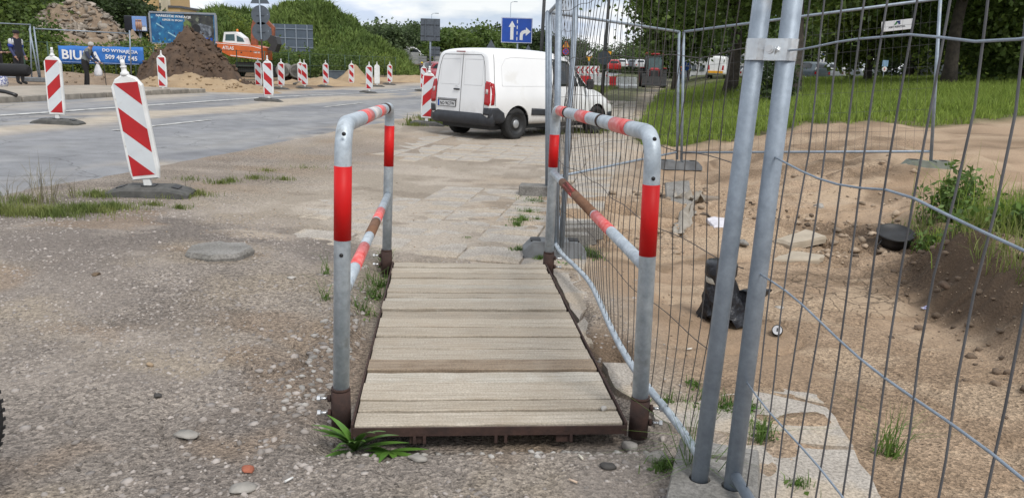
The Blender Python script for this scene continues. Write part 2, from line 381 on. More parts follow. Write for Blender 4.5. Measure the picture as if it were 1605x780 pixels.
ga = gme.attributes.new('Grain', 'FLOAT', 'POINT'); grain = np.clip(.42+.58*gm*(.35+1.1*sst(.38, .62, fbm(X*1.1, Y*1.4, 4, 63))), 0, 1); grain = grain*(1-pm_)+pm_*(.22+.65*sst(4.6, 3.4, Y+.8*(fn-.5))+.45*sst(.56, .66, fn2)); ga.data.foreach_set('value', np.clip(grain, 0, 1).astype(np.float32).ravel())
def ground_mat():
    m = bpy.data.materials.new('ground_earth'); m.use_nodes = True; N, L = m.node_tree.nodes, m.node_tree.links
    b = N['Principled BSDF']; b.inputs['Roughness'].default_value = .95; b.inputs['Specular IOR Level'].default_value = .2
    at = N.new('ShaderNodeAttribute'); at.attribute_name = 'Col'; t = N.new('ShaderNodeTexCoord')
    def noise(s, d=6, r=.6):
        n = N.new('ShaderNodeTexNoise'); n.inputs['Scale'].default_value = s; n.inputs['Detail'].default_value = d; n.inputs['Roughness'].default_value = r
        L.new(t.outputs['Object'], n.inputs['Vector']); return n
    n1, n2 = noise(38, 8, .75), noise(140, 4, .7)
    v = N.new('ShaderNodeTexVoronoi'); v.inputs['Scale'].default_value = 70; L.new(t.outputs['Object'], v.inputs['Vector'])
    mr = N.new('ShaderNodeMapRange'); mr.inputs['From Min'].default_value = .3; mr.inputs['From Max'].default_value = .7; mr.inputs['To Min'].default_value = .62; mr.inputs['To Max'].default_value = 1.34
    L.new(n1.outputs['Fac'], mr.inputs['Value'])
    mr2 = N.new('ShaderNodeMapRange'); mr2.inputs['From Min'].default_value = .3; mr2.inputs['From Max'].default_value = .7; mr2.inputs['To Min'].default_value = .6; mr2.inputs['To Max'].default_value = 1.42
    L.new(n2.outputs['Fac'], mr2.inputs['Value'])
    mr3 = N.new('ShaderNodeMapRange'); mr3.inputs['To Min'].default_value = .66; mr3.inputs['To Max'].default_value = 1.34
    sep = N.new('ShaderNodeSeparateColor'); L.new(v.outputs['Color'], sep.inputs[0]); L.new(sep.outputs[0], mr3.inputs['Value'])
    m1 = N.new('ShaderNodeMath'); m1.operation = 'MULTIPLY'; L.new(mr.outputs[0], m1.inputs[0]); L.new(mr2.outputs[0], m1.inputs[1])
    m2a = N.new('ShaderNodeMath'); m2a.operation = 'MULTIPLY'; L.new(m1.outputs[0], m2a.inputs[0]); L.new(mr3.outputs[0], m2a.inputs[1])
    n9 = noise(62, 3, .6); sp = N.new('ShaderNodeMapRange'); sp.inputs['From Min'].default_value = .34; sp.inputs['From Max'].default_value = .44; sp.inputs['To Min'].default_value = .45; sp.inputs['To Max'].default_value = 1.04; L.new(n9.outputs['Fac'], sp.inputs['Value'])
    m2 = N.new('ShaderNodeMath'); m2.operation = 'MULTIPLY'; L.new(m2a.outputs[0], m2.inputs[0]); L.new(sp.outputs[0], m2.inputs[1])
    n7 = noise(2.2, 4); wv = N.new('ShaderNodeVectorMath'); wv.operation = 'MULTIPLY_ADD'; wv.inputs[1].default_value = (.35, .35, .35); L.new(n7.outputs['Color'], wv.inputs[0]); L.new(t.outputs['Object'], wv.inputs[2])
    vc = N.new('ShaderNodeTexVoronoi'); vc.feature = 'DISTANCE_TO_EDGE'; vc.inputs['Scale'].default_value = 5.5; L.new(wv.outputs[0], vc.inputs['Vector'])
    ck = N.new('ShaderNodeMapRange'); ck.inputs['From Min'].default_value = .012; ck.inputs['From Max'].default_value = .045; ck.inputs['To Min'].default_value = 1.; ck.inputs['To Max'].default_value = 0.; L.new(vc.outputs['Distance'], ck.inputs['Value'])
    cm = N.new('ShaderNodeMath'); cm.operation = 'MULTIPLY'; L.new(ck.outputs[0], cm.inputs[0]); L.new(at.outputs['Alpha'], cm.inputs[1])
    cs_ = N.new('ShaderNodeMapRange'); cs_.inputs['To Min'].default_value = 1.; cs_.inputs['To Max'].default_value = .35; L.new(cm.outputs[0], cs_.inputs['Value'])
    gr_ = N.new('ShaderNodeAttribute'); gr_.attribute_name = 'Grain'; gm_ = N.new('ShaderNodeMix'); gm_.data_type = 'FLOAT'; gm_.inputs[2].default_value = 1.; L.new(gr_.outputs['Fac'], gm_.inputs[0]); L.new(m2.outputs[0], gm_.inputs[3])
    m3 = N.new('ShaderNodeMath'); m3.operation = 'MULTIPLY'; L.new(gm_.outputs[0], m3.inputs[0]); L.new(cs_.outputs[0], m3.inputs[1])
    vm = N.new('ShaderNodeVectorMath'); vm.operation = 'SCALE'; L.new(at.outputs['Color'], vm.inputs[0]); L.new(m3.outputs[0], vm.inputs['Scale'])
    L.new(vm.outputs[0], b.inputs['Base Color'])
    ad = N.new('ShaderNodeMath'); ad.operation = 'ADD'; L.new(n1.outputs['Fac'], ad.inputs[0]); L.new(v.outputs['Distance'], ad.inputs[1])
    ad2 = N.new('ShaderNodeMath'); ad2.operation = 'MULTIPLY_ADD'; ad2.inputs[1].default_value = .35; L.new(n2.outputs['Fac'], ad2.inputs[0]); L.new(ad.outputs[0], ad2.inputs[2])
    bp = N.new('ShaderNodeBump'); bp.inputs['Strength'].default_value = .7; bp.inputs['Distance'].default_value = .014
    gs_ = N.new('ShaderNodeMapRange'); gs_.inputs['To Min'].default_value = .25; gs_.inputs['To Max'].default_value = .85; L.new(gr_.outputs['Fac'], gs_.inputs['Value']); L.new(gs_.outputs[0], bp.inputs['Strength'])
    L.new(ad2.outputs[0], bp.inputs['Height']); L.new(bp.outputs[0], b.inputs['Normal']); return m
ground = tag(obj('ground', gme, ground_mat()), 'sandy gravelly ground with humps, ruts and a dug pit on the right', kind='structure')

# ------------------------------------------------------------------ road
ys = np.concatenate([np.arange(-14, 45, .5), np.linspace(46, 330, 80)]); ts = np.linspace(0, 9.1, 40)
YY, TT = np.meshgrid(ys, ts, indexing='ij')
ej = .16*(fbm(YY*.9, YY*0+3, 4, 81)-.5)*2*np.clip(1-TT/.4, 0, 1)
XX = road_edge(YY)-TT+ej
ZZ = zbase(XX, YY)+.004+.012*(fbm(XX*.4, YY*.4, 3, 83)-.5)-.03*sst(.35, 0, TT)
ri = np.arange(YY.size).reshape(YY.shape)
Fr = np.stack([ri[:-1, :-1], ri[1:, :-1], ri[1:, 1:], ri[:-1, 1:]], -1).reshape(-1, 4)
rme = fast_mesh('road', np.stack([XX, YY, ZZ], -1).reshape(-1, 3), Fr[:, ::-1], True)
nA = fbm(YY*.35, TT*1.1, 5, 85); nB = fbm(YY*1.2, TT*2.4, 4, 88)
asph = lerp(np.array([.215, .219, .230])*np.ones(YY.shape+(1,)), np.array([.178, .182, .194])*np.ones(YY.shape+(1,)), sst(.45, .55, fbm(YY*.25+5, TT*.5, 3, 86)))
asph = lerp(asph, np.array([.255, .256, .258])*np.ones(YY.shape+(1,)), .8*sst(.56, .60, fbm(YY*.22+15, TT*.8+2, 3, 89)))
sm = np.clip(sst(.45, .6, nB)*sst(.9, .1, TT)*1.0+sst(3.2, 4.6, TT)*sst(6.3, 5.3, TT)*sst(.36, .56, nA)+.8*sst(6.6, 8.4, TT)*sst(.30, .55, nA), 0, 1)
asph = lerp(asph, np.array([.40, .345, .275])*np.ones(YY.shape+(1,)), sm*.9)
ca = rme.color_attributes.new('Col', 'FLOAT_COLOR', 'POINT'); ca.data.foreach_set('color', np.concatenate([asph, np.ones(YY.shape+(1,))], -1).astype(np.float32).ravel())
def road_mat():
    m = bpy.data.materials.new('asphalt'); m.use_nodes = True; N, L = m.node_tree.nodes, m.node_tree.links
    b = N['Principled BSDF']; b.inputs['Roughness'].default_value = .88; b.inputs['Specular IOR Level'].default_value = .3
    at = N.new('ShaderNodeAttribute'); at.attribute_name = 'Col'; t = N.new('ShaderNodeTexCoord')
    n = N.new('ShaderNodeTexNoise'); n.inputs['Scale'].default_value = 60; n.inputs['Detail'].default_value = 6; n.inputs['Roughness'].default_value = .7; L.new(t.outputs['Object'], n.inputs['Vector'])
    n4 = N.new('ShaderNodeTexNoise'); n4.inputs['Scale'].default_value = 3; n4.inputs['Detail'].default_value = 5; L.new(t.outputs['Object'], n4.inputs['Vector'])
    ad = N.new('ShaderNodeMath'); ad.operation = 'ADD'; L.new(n.outputs['Fac'], ad.inputs[0]); L.new(n4.outputs['Fac'], ad.inputs[1])
    mr = N.new('ShaderNodeMapRange'); mr.inputs['From Min'].default_value = .7; mr.inputs['From Max'].default_value = 1.3; mr.inputs['To Min'].default_value = .75; mr.inputs['To Max'].default_value = 1.22; L.new(ad.outputs[0], mr.inputs['Value'])
    # cracks: warped voronoi edges
    mp_ = N.new('ShaderNodeVectorMath'); mp_.operation = 'MULTIPLY_ADD'; mp_.inputs[1].default_value = (.35, .35, .35); L.new(n4.outputs['Color'], mp_.inputs[0]); L.new(t.outputs['Object'], mp_.inputs[2])
    v = N.new('ShaderNodeTexVoronoi'); v.feature = 'DISTANCE_TO_EDGE'; v.inputs['Scale'].default_value = .42; L.new(mp_.outputs[0], v.inputs['Vector'])
    rr = N.new('ShaderNodeMapRange'); rr.inputs['From Min'].default_value = .001; rr.inputs['From Max'].default_value = .006; rr.inputs['To Min'].default_value = .62; L.new(v.outputs['Distance'], rr.inputs['Value'])
    mm = N.new('ShaderNodeMath'); mm.operation = 'MULTIPLY'; L.new(mr.outputs[0], mm.inputs[0]); L.new(rr.outputs[0], mm.inputs[1])
    vm = N.new('ShaderNodeVectorMath'); vm.operation = 'SCALE'; L.new(at.outputs['Color'], vm.inputs[0]); L.new(mm.outputs[0], vm.inputs['Scale']); L.new(vm.outputs[0], b.inputs['Base Color'])
    bp = N.new('ShaderNodeBump'); bp.inputs['Strength'].default_value = .5; bp.inputs['Distance'].default_value = .006; L.new(n.outputs['Fac'], bp.inputs['Height']); L.new(bp.outputs[0], b.inputs['Normal']); return m
road = tag(obj('road', rme, road_mat()), 'cracked grey asphalt road with sand blown over it', kind='structure')
M_mark = pm('road_paint', (.52, .52, .50), (.26, .255, .245), 5, .8, lo=.38, hi=.56)
def marking(t0, y0, y1, wd):
    yy = np.arange(y0, y1+.01, .5); a = []
    for k in (0, 1):
        x = road_edge(yy)-t0-k*wd; a.append(np.stack([x, yy, zbase(x, yy)+.014], -1))
    V = np.stack(a, 1).reshape(-1, 3); n = len(yy); i = np.arange(n-1)[:, None]*2
    obj('lane_marking', fast_mesh('lane_marking', V, i+np.array([[0, 2, 3, 1]])), M_mark, road)
marking(6.25, 4, 120, .2)
for y0 in (13.5, 22.5, 31.5): marking(3.1, y0, y0+3, .12)

# far kerb and pavement
M_kerb = pm('kerb_stone', (.27, .245, .21), (.17, .155, .135), 6, .9, 0, .5, 40, orand=.14)
kerb = tag(obj('kerb', None), 'row of worn kerb stones on the far side of the road', kind='structure')
kbm = MB().box((0, 0, 0), (.16, .97, .24), bev=.015).mesh('kerb_stone')
ang = math.atan(.165)
for i in range(26):
    y = 1.5+i*1.0
    x = float(road_edge(y))-9.18
    obj('kerb_stone', kbm, M_kerb, kerb, (x, y, float(zbase(x, y))+.03+random.uniform(-.015, .015)), (random.uniform(-.02, .02), random.uniform(-.05, .05), -ang+random.uniform(-.012, .012)))
yy = np.arange(-5, 27.6, .25); tt = np.array([9.26, 10.2, 11.2, 12.4, 13.4, 14.3])
PY, PT = np.meshgrid(yy, tt, indexing='ij'); PX = road_edge(PY)-PT-.25*(fbm(PY*.8, PT*0, 3, 92)-.5)*(PT > 14); PZ = zbase(PX, PY)+.13+.03*(fbm(PX*.8, PY*.8, 3, 95)-.5)-.14*(PT > 14)
pi_ = np.arange(PY.size).reshape(PY.shape)
M_fpave = pm('far_paving', (.36, .315, .26), (.27, .24, .20), 1.2, .92, 0, .5, 25)
tag(obj('pavement', fast_mesh('pavement', np.stack([PX, PY, PZ], -1).reshape(-1, 3), np.stack([pi_[:-1, :-1], pi_[:-1, 1:], pi_[1:, 1:], pi_[1:, :-1]], -1).reshape(-1, 4)), M_fpave),
    'sandy pavement across the road', kind='structure')

# ------------------------------------------------------------------ concrete paving on the near side, half buried in sand
M_slab = pm('paving_concrete', (.375, .342, .302), (.30, .27, .235), 4.5, .95, 0, .6, 45, spots=(2.2, (.37, .315, .25), .50), orand=.05, speck=(75, .55))
pav = tag(obj('footpath', None), 'concrete slab footpath half buried under sand', kind='structure')
sb = MB().box((0, 0, 0), (.486, .486, .07), bev=.006).mesh('paving_slab')
pd = np.array([.165, 1.]); pd /= np.linalg.norm(pd); pc = np.array([pd[1], -pd[0]]); pz = math.atan2(-pd[0], pd[1])
cnt = 0
for j in range(0, 62):
    for i in range(-7, 1):
        q = np.array([.35, 5.95])+pd*(j*.5)+pc*(i*.5)
        if q[0] < road_edge(q[1])+.7: continue
        if q[1] > 24 and i < -4: continue
        if fbm(q[0]*.45, q[1]*.45, 3, 33) < .30+.06*max(0, -i-3): continue
        s = obj('paving_slab', sb, M_slab, pav, (q[0], q[1], float(zbase(q[0], q[1]))-.0325+random.uniform(-.004, .004)), (random.gauss(0, .008), random.gauss(0, .008), pz+random.gauss(0, .008)))
        cnt += 1
def poly_slab(px, name='concrete_slab', zoff=.02, th=.07, parent=pav, mat=M_slab):
    P = [GT(*p) for p in px]; c = sum(P)/len(P); z = c[2]+zoff
    # subdivide and roughen the outline
    o = []
    for a, b in zip(P, P[1:]+P[:1]):
        for k in range(4):
            q = a+(b-a)*k/4; o.append((q[0]-c[0]+random.gauss(0, .006), q[1]-c[1]+random.gauss(0, .006)))
    mb = MB().prism(o, lambda u_, v_, k: (u_, v_, -th if k == 0 else random.gauss(0, .0015)))
    return mb.build(name, mat, parent, (c[0], c[1], z))
poly_slab([(866, 432), (905, 428), (926, 470), (905, 510), (888, 476)], 'paving_slab')
poly_slab([(905, 512), (930, 474), (918, 528), (930, 545), (915, 545)], 'paving_slab', .01)
poly_slab([(945, 578), (990, 572), (1060, 576), (1090, 622), (1010, 640), (962, 618)], 'paving_slab', .01)
poly_slab([(1015, 648), (1090, 630), (1180, 612), (1298, 640), (1338, 706), (1195, 690), (1030, 672)], 'paving_slab', .018)
poly_slab([(1150, 698), (1338, 712), (1392, 800), (1170, 800)], 'paving_slab', .012)
poly_slab([(1210, 604), (1280, 622), (1292, 634), (1190, 606)], 'paving_slab', .0)

# ------------------------------------------------------------------ gravel
def scatter(n, xr, yr, keep, smin, smax, seed, sub=1, power=2.4, zoff=.15):
    g = np.random.default_rng(seed); rocks = [rock_verts(sub, seed*10+i, .6) for i in range(6)]
    P = np.stack([g.uniform(*xr, n), g.uniform(*yr, n)], 1); P = P[keep(P[:, 0], P[:, 1], g.random(n))]
    zz = zt(P[:, 0], P[:, 1]); Vs = []; Fs = []; base = 0
    sz = smin+(smax-smin)*g.random(len(P))**(power*2.2)
    for k in range(6):
        I = np.arange(len(P))[k::6]; V0, F0 = rocks[k]
        a = g.random(len(I))*6.283; c, s = np.cos(a), np.sin(a)
        vx = V0[None, :, 0]*c[:, None]-V0[None, :, 1]*s[:, None]; vy = V0[None, :, 0]*s[:, None]+V0[None, :, 1]*c[:, None]
        vz = np.broadcast_to(V0[None, :, 2], vx.shape)
        S = sz[I][:, None]
        V = np.stack([vx*S+P[I, 0][:, None], vy*S+P[I, 1][:, None], vz*S+(zz[I]+sz[I]*zoff)[:, None]], -1)
        Vs.append(V.reshape(-1, 3)); Fs.append((F0[None]+np.arange(len(I))[:, None, None]*len(V0)+base).reshape(-1, 3)); base += len(I)*len(V0)
    return np.concatenate(Vs), np.concatenate(Fs)
M_grav = pm('gravel', (.34, .305, .28), (.23, .205, .185), 8, .92, 0, .3, 150, irand=.42)
def offdeck(x, y):
    a, b = deck_uv(x, y); return ~((np.abs(a) < .64) & (b > -.03) & (b < 2.68))
def kg(x, y, r):
    d = .10+.9*sst(.47, .60, fbm(x*1.1, y*1.4, 4, 101)+.06*np.exp(-((x+1.4)/.9)**2))
    g_ = sst(-.6, .6, (7.0-y)+(x+2.6)*-.62)
    return offdeck(x, y) & (r < d*np.clip(g_, .04, 1)) & (x < .9)
V1, F1 = scatter(46000, (-4.6, 1.1), (1.9, 8.0), kg, .0025, .019, 5, sub=1, power=1.25, zoff=-.05)
def kg2(x, y, r):
    a, b = deck_uv(x, y)
    nearpost = np.exp(-((a+.85)/.22)**2)*sst(-.4, .2, b)*sst(2.7, 2.2, b)+.9*np.exp(-((b+.09)/.09)**2)*(np.abs(a) < .8)+.5*np.exp(-((a+1.1)/.5)**2-((b+.3)/.3)**2)+.25*np.exp(-((a+1.2)/.7)**2-((b-.7)/1.2)**2)
    return offdeck(x, y) & (r < .05+.9*nearpost)
V2, F2 = scatter(5200, (-2.8, 1.0), (2.1, 5.8), kg2, .006, .034, 6, sub=1, power=1.0, zoff=-.05)
def kg3(x, y, r):
    a, b = deck_uv(x, y); return ((b > -.17) & (b < -.01) & (np.abs(a) < .62) & (r < np.exp(-((b+.05)/.06)**2))) | ((a < -.68) & (a > -1.05) & (b > .3) & (b < 2.4) & (r < .55*np.exp(-((a+.80)/.12)**2)))
V3, F3 = scatter(5200, (-2.0, .8), (2.5, 5.6), kg3, .007, .030, 16, sub=1, power=.55, zoff=.1)
lime = tag(obj('crushed_stone', fast_mesh('crushed_stone', V3, F3), pm('crushed_stone', (.42, .40, .37), (.30, .28, .255), 10, .92, 0, .4, 90, irand=.3)), 'pale crushed stones along the front edge and left side of the footbridge', 'stones', kind='stuff')
tag(obj('gravel', fast_mesh('gravel', np.concatenate([V1, V2]), np.concatenate([F1, F2+len(V1)])), M_grav), 'loose grey gravel over the foreground ground', 'gravel', kind='stuff')
M_grit = pm('sand_grit', (.36, .28, .205), (.25, .19, .135), 8, .95, 0, .3, 100, irand=.35)
V1, F1 = scatter(9000, (.7, 5.0), (2.2, 9.5), lambda x, y, r: (r < .2+.8*sst(.45, .6, fbm(x*1.3, y*1.3, 3, 131))) & offdeck(x, y), .003, .013, 8, power=1.3)
V3, F3 = scatter(1500, (.9, 5.0), (6.4, 10.5), lambda x, y, r: (r < sst(.47, .60, fbm(x*.9, y*1.8, 4, 137))) & (bank_s(x, y) < 3), .006, .075, 18, power=1.5)
V1, F1 = np.concatenate([V1, V3]), np.concatenate([F1, F3+len(V1)])
V2, F2 = scatter(1500, (2.2, 5.5), (3.2, 9.0), lambda x, y, r: r < .9*np.exp(-((bank_s(x, y)-.0)/.3)**2), .01, .05, 9, power=1.0)
tag(obj('bank_clods', fast_mesh('bank_clods', V2, F2), pm('bank_soil', (.15, .108, .075), (.09, .065, .045), 6, .95, 0, .6, 40, irand=.4)), 'dark soil clods on the face of the eroded bank', 'clods', kind='stuff')
tag(obj('sand_clods', fast_mesh('sand_clods', V1, F1), M_grit), 'sandy clods and grit scattered in the dug pit', 'clods', kind='stuff')
V1, F1 = scatter(5000, (-4.2, 1.2), (5.6, 16), lambda x, y, r: (r < .15+.5*sst(.5, .62, fbm(x*.9, y*.9, 3, 141))) & (x > road_edge(y)+.1), .004, .014, 12, power=1.6)
tag(obj('path_grit', fast_mesh('path_grit', V1, F1), M_grit), 'small grit on the sandy footpath', 'grit', kind='stuff')

# ------------------------------------------------------------------ grass
M_grass = pm('grass_blades', (.27, .35, .065), (.175, .25, .042), 3, .75, irand=.3, trans=.45)
M_grass2 = pm('dry_grass_blades', (.22, .24, .075), (.12, .165, .04), 3, .75, irand=.35, trans=.35)
M_weed = pm('weed_leaves', (.13, .21, .04), (.07, .135, .026), 6, .6, irand=.3, trans=.3)
def patch(n, cx, cy, rx, ry, seed, ang=0.):
    g = np.random.default_rng(seed); a = g.random(n)*6.283; r = np.abs(g.normal(0, .62, n))
    x = rx*r*np.cos(a); y = ry*r*np.sin(a); c, s = math.cos(ang), math.sin(ang)
    x, y = cx+x*c-y*s, cy+x*s+y*c; return np.stack([x, y, zt(x, y)-.005], 1)
# verge along the near road edge
Vs, Fs, b0 = [], [], 0
def acc(V, Fq):
    global b0
    Vs.append(V); Fs.append(Fq+b0); b0 += len(V)
for i, (px, py, n, rx, ry, h) in enumerate([(0, 335, 700, .45, .22, .10), (70, 338, 900, .40, .16, .085), (130, 332, 800, .32, .13, .08), (175, 327, 500, .25, .12, .07), (40, 318, 300, .3, .2, .09), (150, 308, 420, .25, .16, .07),
    (215, 300, 160, .12, .12, .06), (240, 322, 160, .14, .08, .05), (262, 310, 260, .22, .14, .06), (310, 305, 260, .18, .14, .06), (282, 327, 120, .10, .07, .05), (345, 288, 160, .15, .12, .05), (362, 285, 160, .12, .12, .06),
    (400, 280, 200, .2, .16, .05), (445, 282, 140, .14, .1, .05), (420, 268, 120, .2, .2, .04), (300, 282, 110, .3, .2, .05), (480, 263, 70, .3, .2, .04), (690, 190, 900, .5, .35, .13), (672, 186, 500, .3, .4, .12), (650, 197, 300, .3, .25, .08), (903, 208, 700, .7, .25, .12), (935, 205, 500, .4, .25, .12), (870, 210, 300, .3, .2, .1)]):
    q = GT(px, py); acc(*blades(patch(n, q[0], q[1], rx, ry, 200+i), h, .006 if py > 240 else .012, .8, 300+i))
tag(obj('verge_grass', fast_mesh('verge_grass', np.concatenate(Vs), np.concatenate(Fs)), M_grass2), 'short grass tufts along the road edge', 'grass', kind='stuff')
# little weeds growing in the paving joints and around the fence foot
Vs, Fs, b0 = [], [], 0
for i, (px, py, n, r, h) in enumerate([(835, 318, 130, .14, .06), (825, 335, 160, .12, .06), (818, 345, 160, .10, .06), (812, 352, 120, .08, .05), (806, 368, 70, .06, .04), (842, 345, 50, .08, .04), (813, 392, 100, .06, .04), (846, 408, 110, .05, .05),
    (905, 398, 200, .09, .06), (930, 402, 160, .08, .07), (917, 400, 160, .1, .07), (893, 420, 60, .05, .03), (1110, 640, 60, .10, .06), (1135, 640, 60, .09, .06), (1052, 640, 60, .06, .08), (1090, 605, 50, .05, .04), (1175, 640, 70, .04, .05), (1195, 690, 70, .06, .10), (1190, 672, 60, .06, .05),
    (1395, 715, 50, .06, .19), (1040, 735, 90, .07, .05), (1030, 500, 0, .1, .1), (588, 468, 90, .12, .10), (570, 488, 60, .12, .09), (594, 450, 70, .08, .12), (602, 412, 60, .07, .1), (512, 470, 16, .05, .15), (514, 430, 14, .05, .17), (1085, 765, 50, .05, .3), (1250, 760, 60, .06, .04), (730, 372, 25, .05, .02)]):
    if not n: continue
    q = GT(px, py); acc(*blades(patch(n, q[0], q[1], r, r, 400+i), h, .0045, 1.3, 500+i))
    P = patch(n//3, q[0], q[1], r*.9, r*.9, 600+i); P[:, 2] += h*.35*np.random.default_rng(i).random(len(P))
    acc(*leaf_mesh(P, .018, .2, 1.8, 700+i))
tag(obj('joint_weeds', fast_mesh('joint_weeds', np.concatenate(Vs), np.concatenate(Fs)), M_weed), 'small green weeds in paving joints and beside the footbridge', 'weeds', kind='stuff')
# tall thin stalks at the road edge
Vs, Fs, b0 = [], [], 0
for i, (px, py, n, h) in enumerate([(65, 322, 26, .42), (20, 325, 14, .28), (82, 318, 16, .36), (120, 310, 10, .2), (290, 300, 5, .15)]):
    q = GT(px, py); acc(*blades(patch(n, q[0], q[1], .14, .12, 800+i), h, .005, .7, 810+i, .4))
tag(obj('dry_stalks', fast_mesh('dry_stalks', np.concatenate(Vs), np.concatenate(Fs)), pm('dry_stalk', (.17, .15, .09), None, 4, .8, irand=.3)), 'thin dry grass stalks beside the road', 'grass', kind='stuff')
# right hand grass bank
g = np.random.default_rng(55)
Pn = []
y = 15+(g.random(150000)**1.5)*38; x = path_edge(y)+.3+g.random(150000)*(3+1.05*(y-6))
nn = fbm(x*1.3, y*1.3, 4, 51)
gl = 15.2+.35*np.clip(x-path_edge(y)-1, 0, 30)
k = (y-gl+2.4*(nn-.5) > .1+1.2*g.random(len(x))**3) & (x-path_edge(y)+1.*(nn-.5) > .6) & (x < .80*y+3)
x, y = x[k], y[k]
hh = .30*(.55+.9*fbm(x*.6, y*.6, 3, 151))*(.5+.5*sst(0, 2.5, y-(15.2+.35*np.clip(x-path_edge(y)-1, 0, 30))))
P = np.stack([x, y, zt(x, y)-.01], 1); V, Fq = blades(P, hh, .024, .55, 77, .45)
tag(obj('bank_grass', fast_mesh('bank_grass', V, Fq), M_grass), 'tall green grass on the bank behind the fences', 'grass', kind='stuff')
# far verge between road and footpath
y = 17.5+(g.random(26000)**1.4)*70; tv = g.random(26000); wv = np.clip(path_edge(y)-road_edge(y)-3.0, .4, 12); x = road_edge(y)+.3+tv*wv
k = (fbm(x*.8, y*.8, 3, 161) > .42) & ~((np.abs(x-.9) < 2.2) & (y > 14) & (y < 20.5)); x, y = x[k], y[k]
V, Fq = blades(np.stack([x, y, zt(x, y)], 1), .22, .03, .6, 78, .5)
tag(obj('roadside_grass', fast_mesh('roadside_grass', V, Fq), M_grass2), 'grass strip between the road and the footpath beyond the van', 'grass', kind='stuff')
# ------------------------------------------------------------------ footbridge
def fillet(pts, r, n=7):
    P = [np.array(p, float) for p in pts]; o = [P[0]]
    for a, b, c in zip(P[:-2], P[1:-1], P[2:]):
        u1 = (a-b)/np.linalg.norm(a-b); u2 = (c-b)/np.linalg.norm(c-b)
        for k in range(n+1):
            t = k/n; q0 = b+u1*r*(1-t)**2*1.0; o.append(b+u1*r*(1-t)**2+u2*r*t**2)
    return o+[P[-1]]
def along_x(a, b, px, comp=0):
    T = np.linspace(-.1, 1.1, 600); v = [proj(a+(b-a)*t)[comp] for t in T]; return T[int(np.argmin(np.abs(np.array(v)-px)))]
M_wood = []
for k, (a, b) in enumerate([((.41, .36, .29), (.25, .21, .16)), ((.45, .40, .33), (.28, .24, .185)), ((.33, .255, .18), (.18, .13, .09)), ((.48, .445, .385), (.31, .275, .22))]):
    m = pm('deck_board_%d' % k, a, b, 3, .85, 0, .0, 60, orand=.13, lo=.36, hi=.60, spots=(26, tuple(v*.35 for v in b), .70), speck=(110, .68)); M_wood.append(m)
    N, L = m.node_tree.nodes, m.node_tree.links
    n = [x for x in N if x.type == 'TEX_NOISE'][0]; t = [x for x in N if x.type == 'TEX_COORD'][0]
    mpn = N.new('ShaderNodeMapping'); mpn.inputs['Scale'].default_value = (1.1, 34, 10); oi = N.new('ShaderNodeObjectInfo')
    ml = N.new('ShaderNodeVectorMath'); ml.operation = 'MULTIPLY_ADD'; ml.inputs[1].default_value = (40, 40, 40)
    L.new(oi.outputs['Random'], ml.inputs[0]); L.new(mpn.outputs[0], ml.inputs[2]); L.new(t.outputs['Object'], mpn.inputs[0]); L.new(ml.outputs[0], n.inputs['Vector'])
    n.inputs['Detail'].default_value = 9; n.inputs['Roughness'].default_value = .72
    bp = N.new('ShaderNodeBump'); bp.inputs['Strength'].default_value = .6; bp.inputs['Distance'].default_value = .004; L.new(n.outputs['Fac'], bp.inputs['Height'])
    # sand trodden over the boards
    n5 = N.new('ShaderNodeTexNoise'); n5.inputs['Scale'].default_value = 5; n5.inputs['Detail'].default_value = 8; n5.inputs['Roughness'].default_value = .7
    ml2 = N.new('ShaderNodeVectorMath'); ml2.operation = 'MULTIPLY_ADD'; ml2.inputs[1].default_value = (9, 9, 9); L.new(oi.outputs['Random'], ml2.inputs[0]); L.new(t.outputs['Object'], ml2.inputs[2]); L.new(ml2.outputs[0], n5.inputs['Vector'])
    r5 = N.new('ShaderNodeValToRGB'); r5.color_ramp.elements[0].position = .46; r5.color_ramp.elements[1].position = .70; r5.color_ramp.elements[1].color = (.6, .6, .6, 1)
    L.new(n5.outputs['Fac'], r5.inputs[0]); b = N['Principled BSDF']; old = b.inputs['Base Color'].links[0].from_socket
    mxn = N.new('ShaderNodeMixRGB'); mxn.inputs['Color2'].default_value = (.345, .285, .215, 1); L.new(r5.outputs[0], mxn.inputs['Fac']); L.new(old, mxn.inputs['Color1']); L.new(mxn.outputs[0], b.inputs['Base Color'])
    n6 = N.new('ShaderNodeTexNoise'); n6.inputs['Scale'].default_value = 200; n6.inputs['Detail'].default_value = 2; L.new(t.outputs['Object'], n6.inputs['Vector'])
    bp2 = N.new('ShaderNodeBump'); bp2.inputs['Strength'].default_value = .5; bp2.inputs['Distance'].default_value = .003; L.new(n6.outputs['Fac'], bp2.inputs['Height']); L.new(bp.outputs[0], bp2.inputs['Normal']); L.new(bp2.outputs[0], b.inputs['Normal'])
BZ = np.array([DECK0[0], DECK0[1], 0.])
brg = thing('footbridge', 'wooden plank footbridge in rusty steel frame with red banded tubular guard rails', 'footbridge', BZ, 0)
drz = math.atan2(-DA[0], DA[1])
def dk(a, b, z): return np.array([a*DB[0]+b*DA[0], a*DB[1]+b*DA[1], z])     # deck coordinates relative to the bridge origin
HWD = .555
widths = [.128, .105, .185, .135, .145, .155, .172, .145, .15, .155, .16, .10, .10, .10, .11, .135, .14, .13, .13]
kinds = [1, 0, 1, 3, 2, 1, 1, 0, 1, 0, 1, 3, 1, 0, 3, 1, 0, 1, 1]
pos = .012
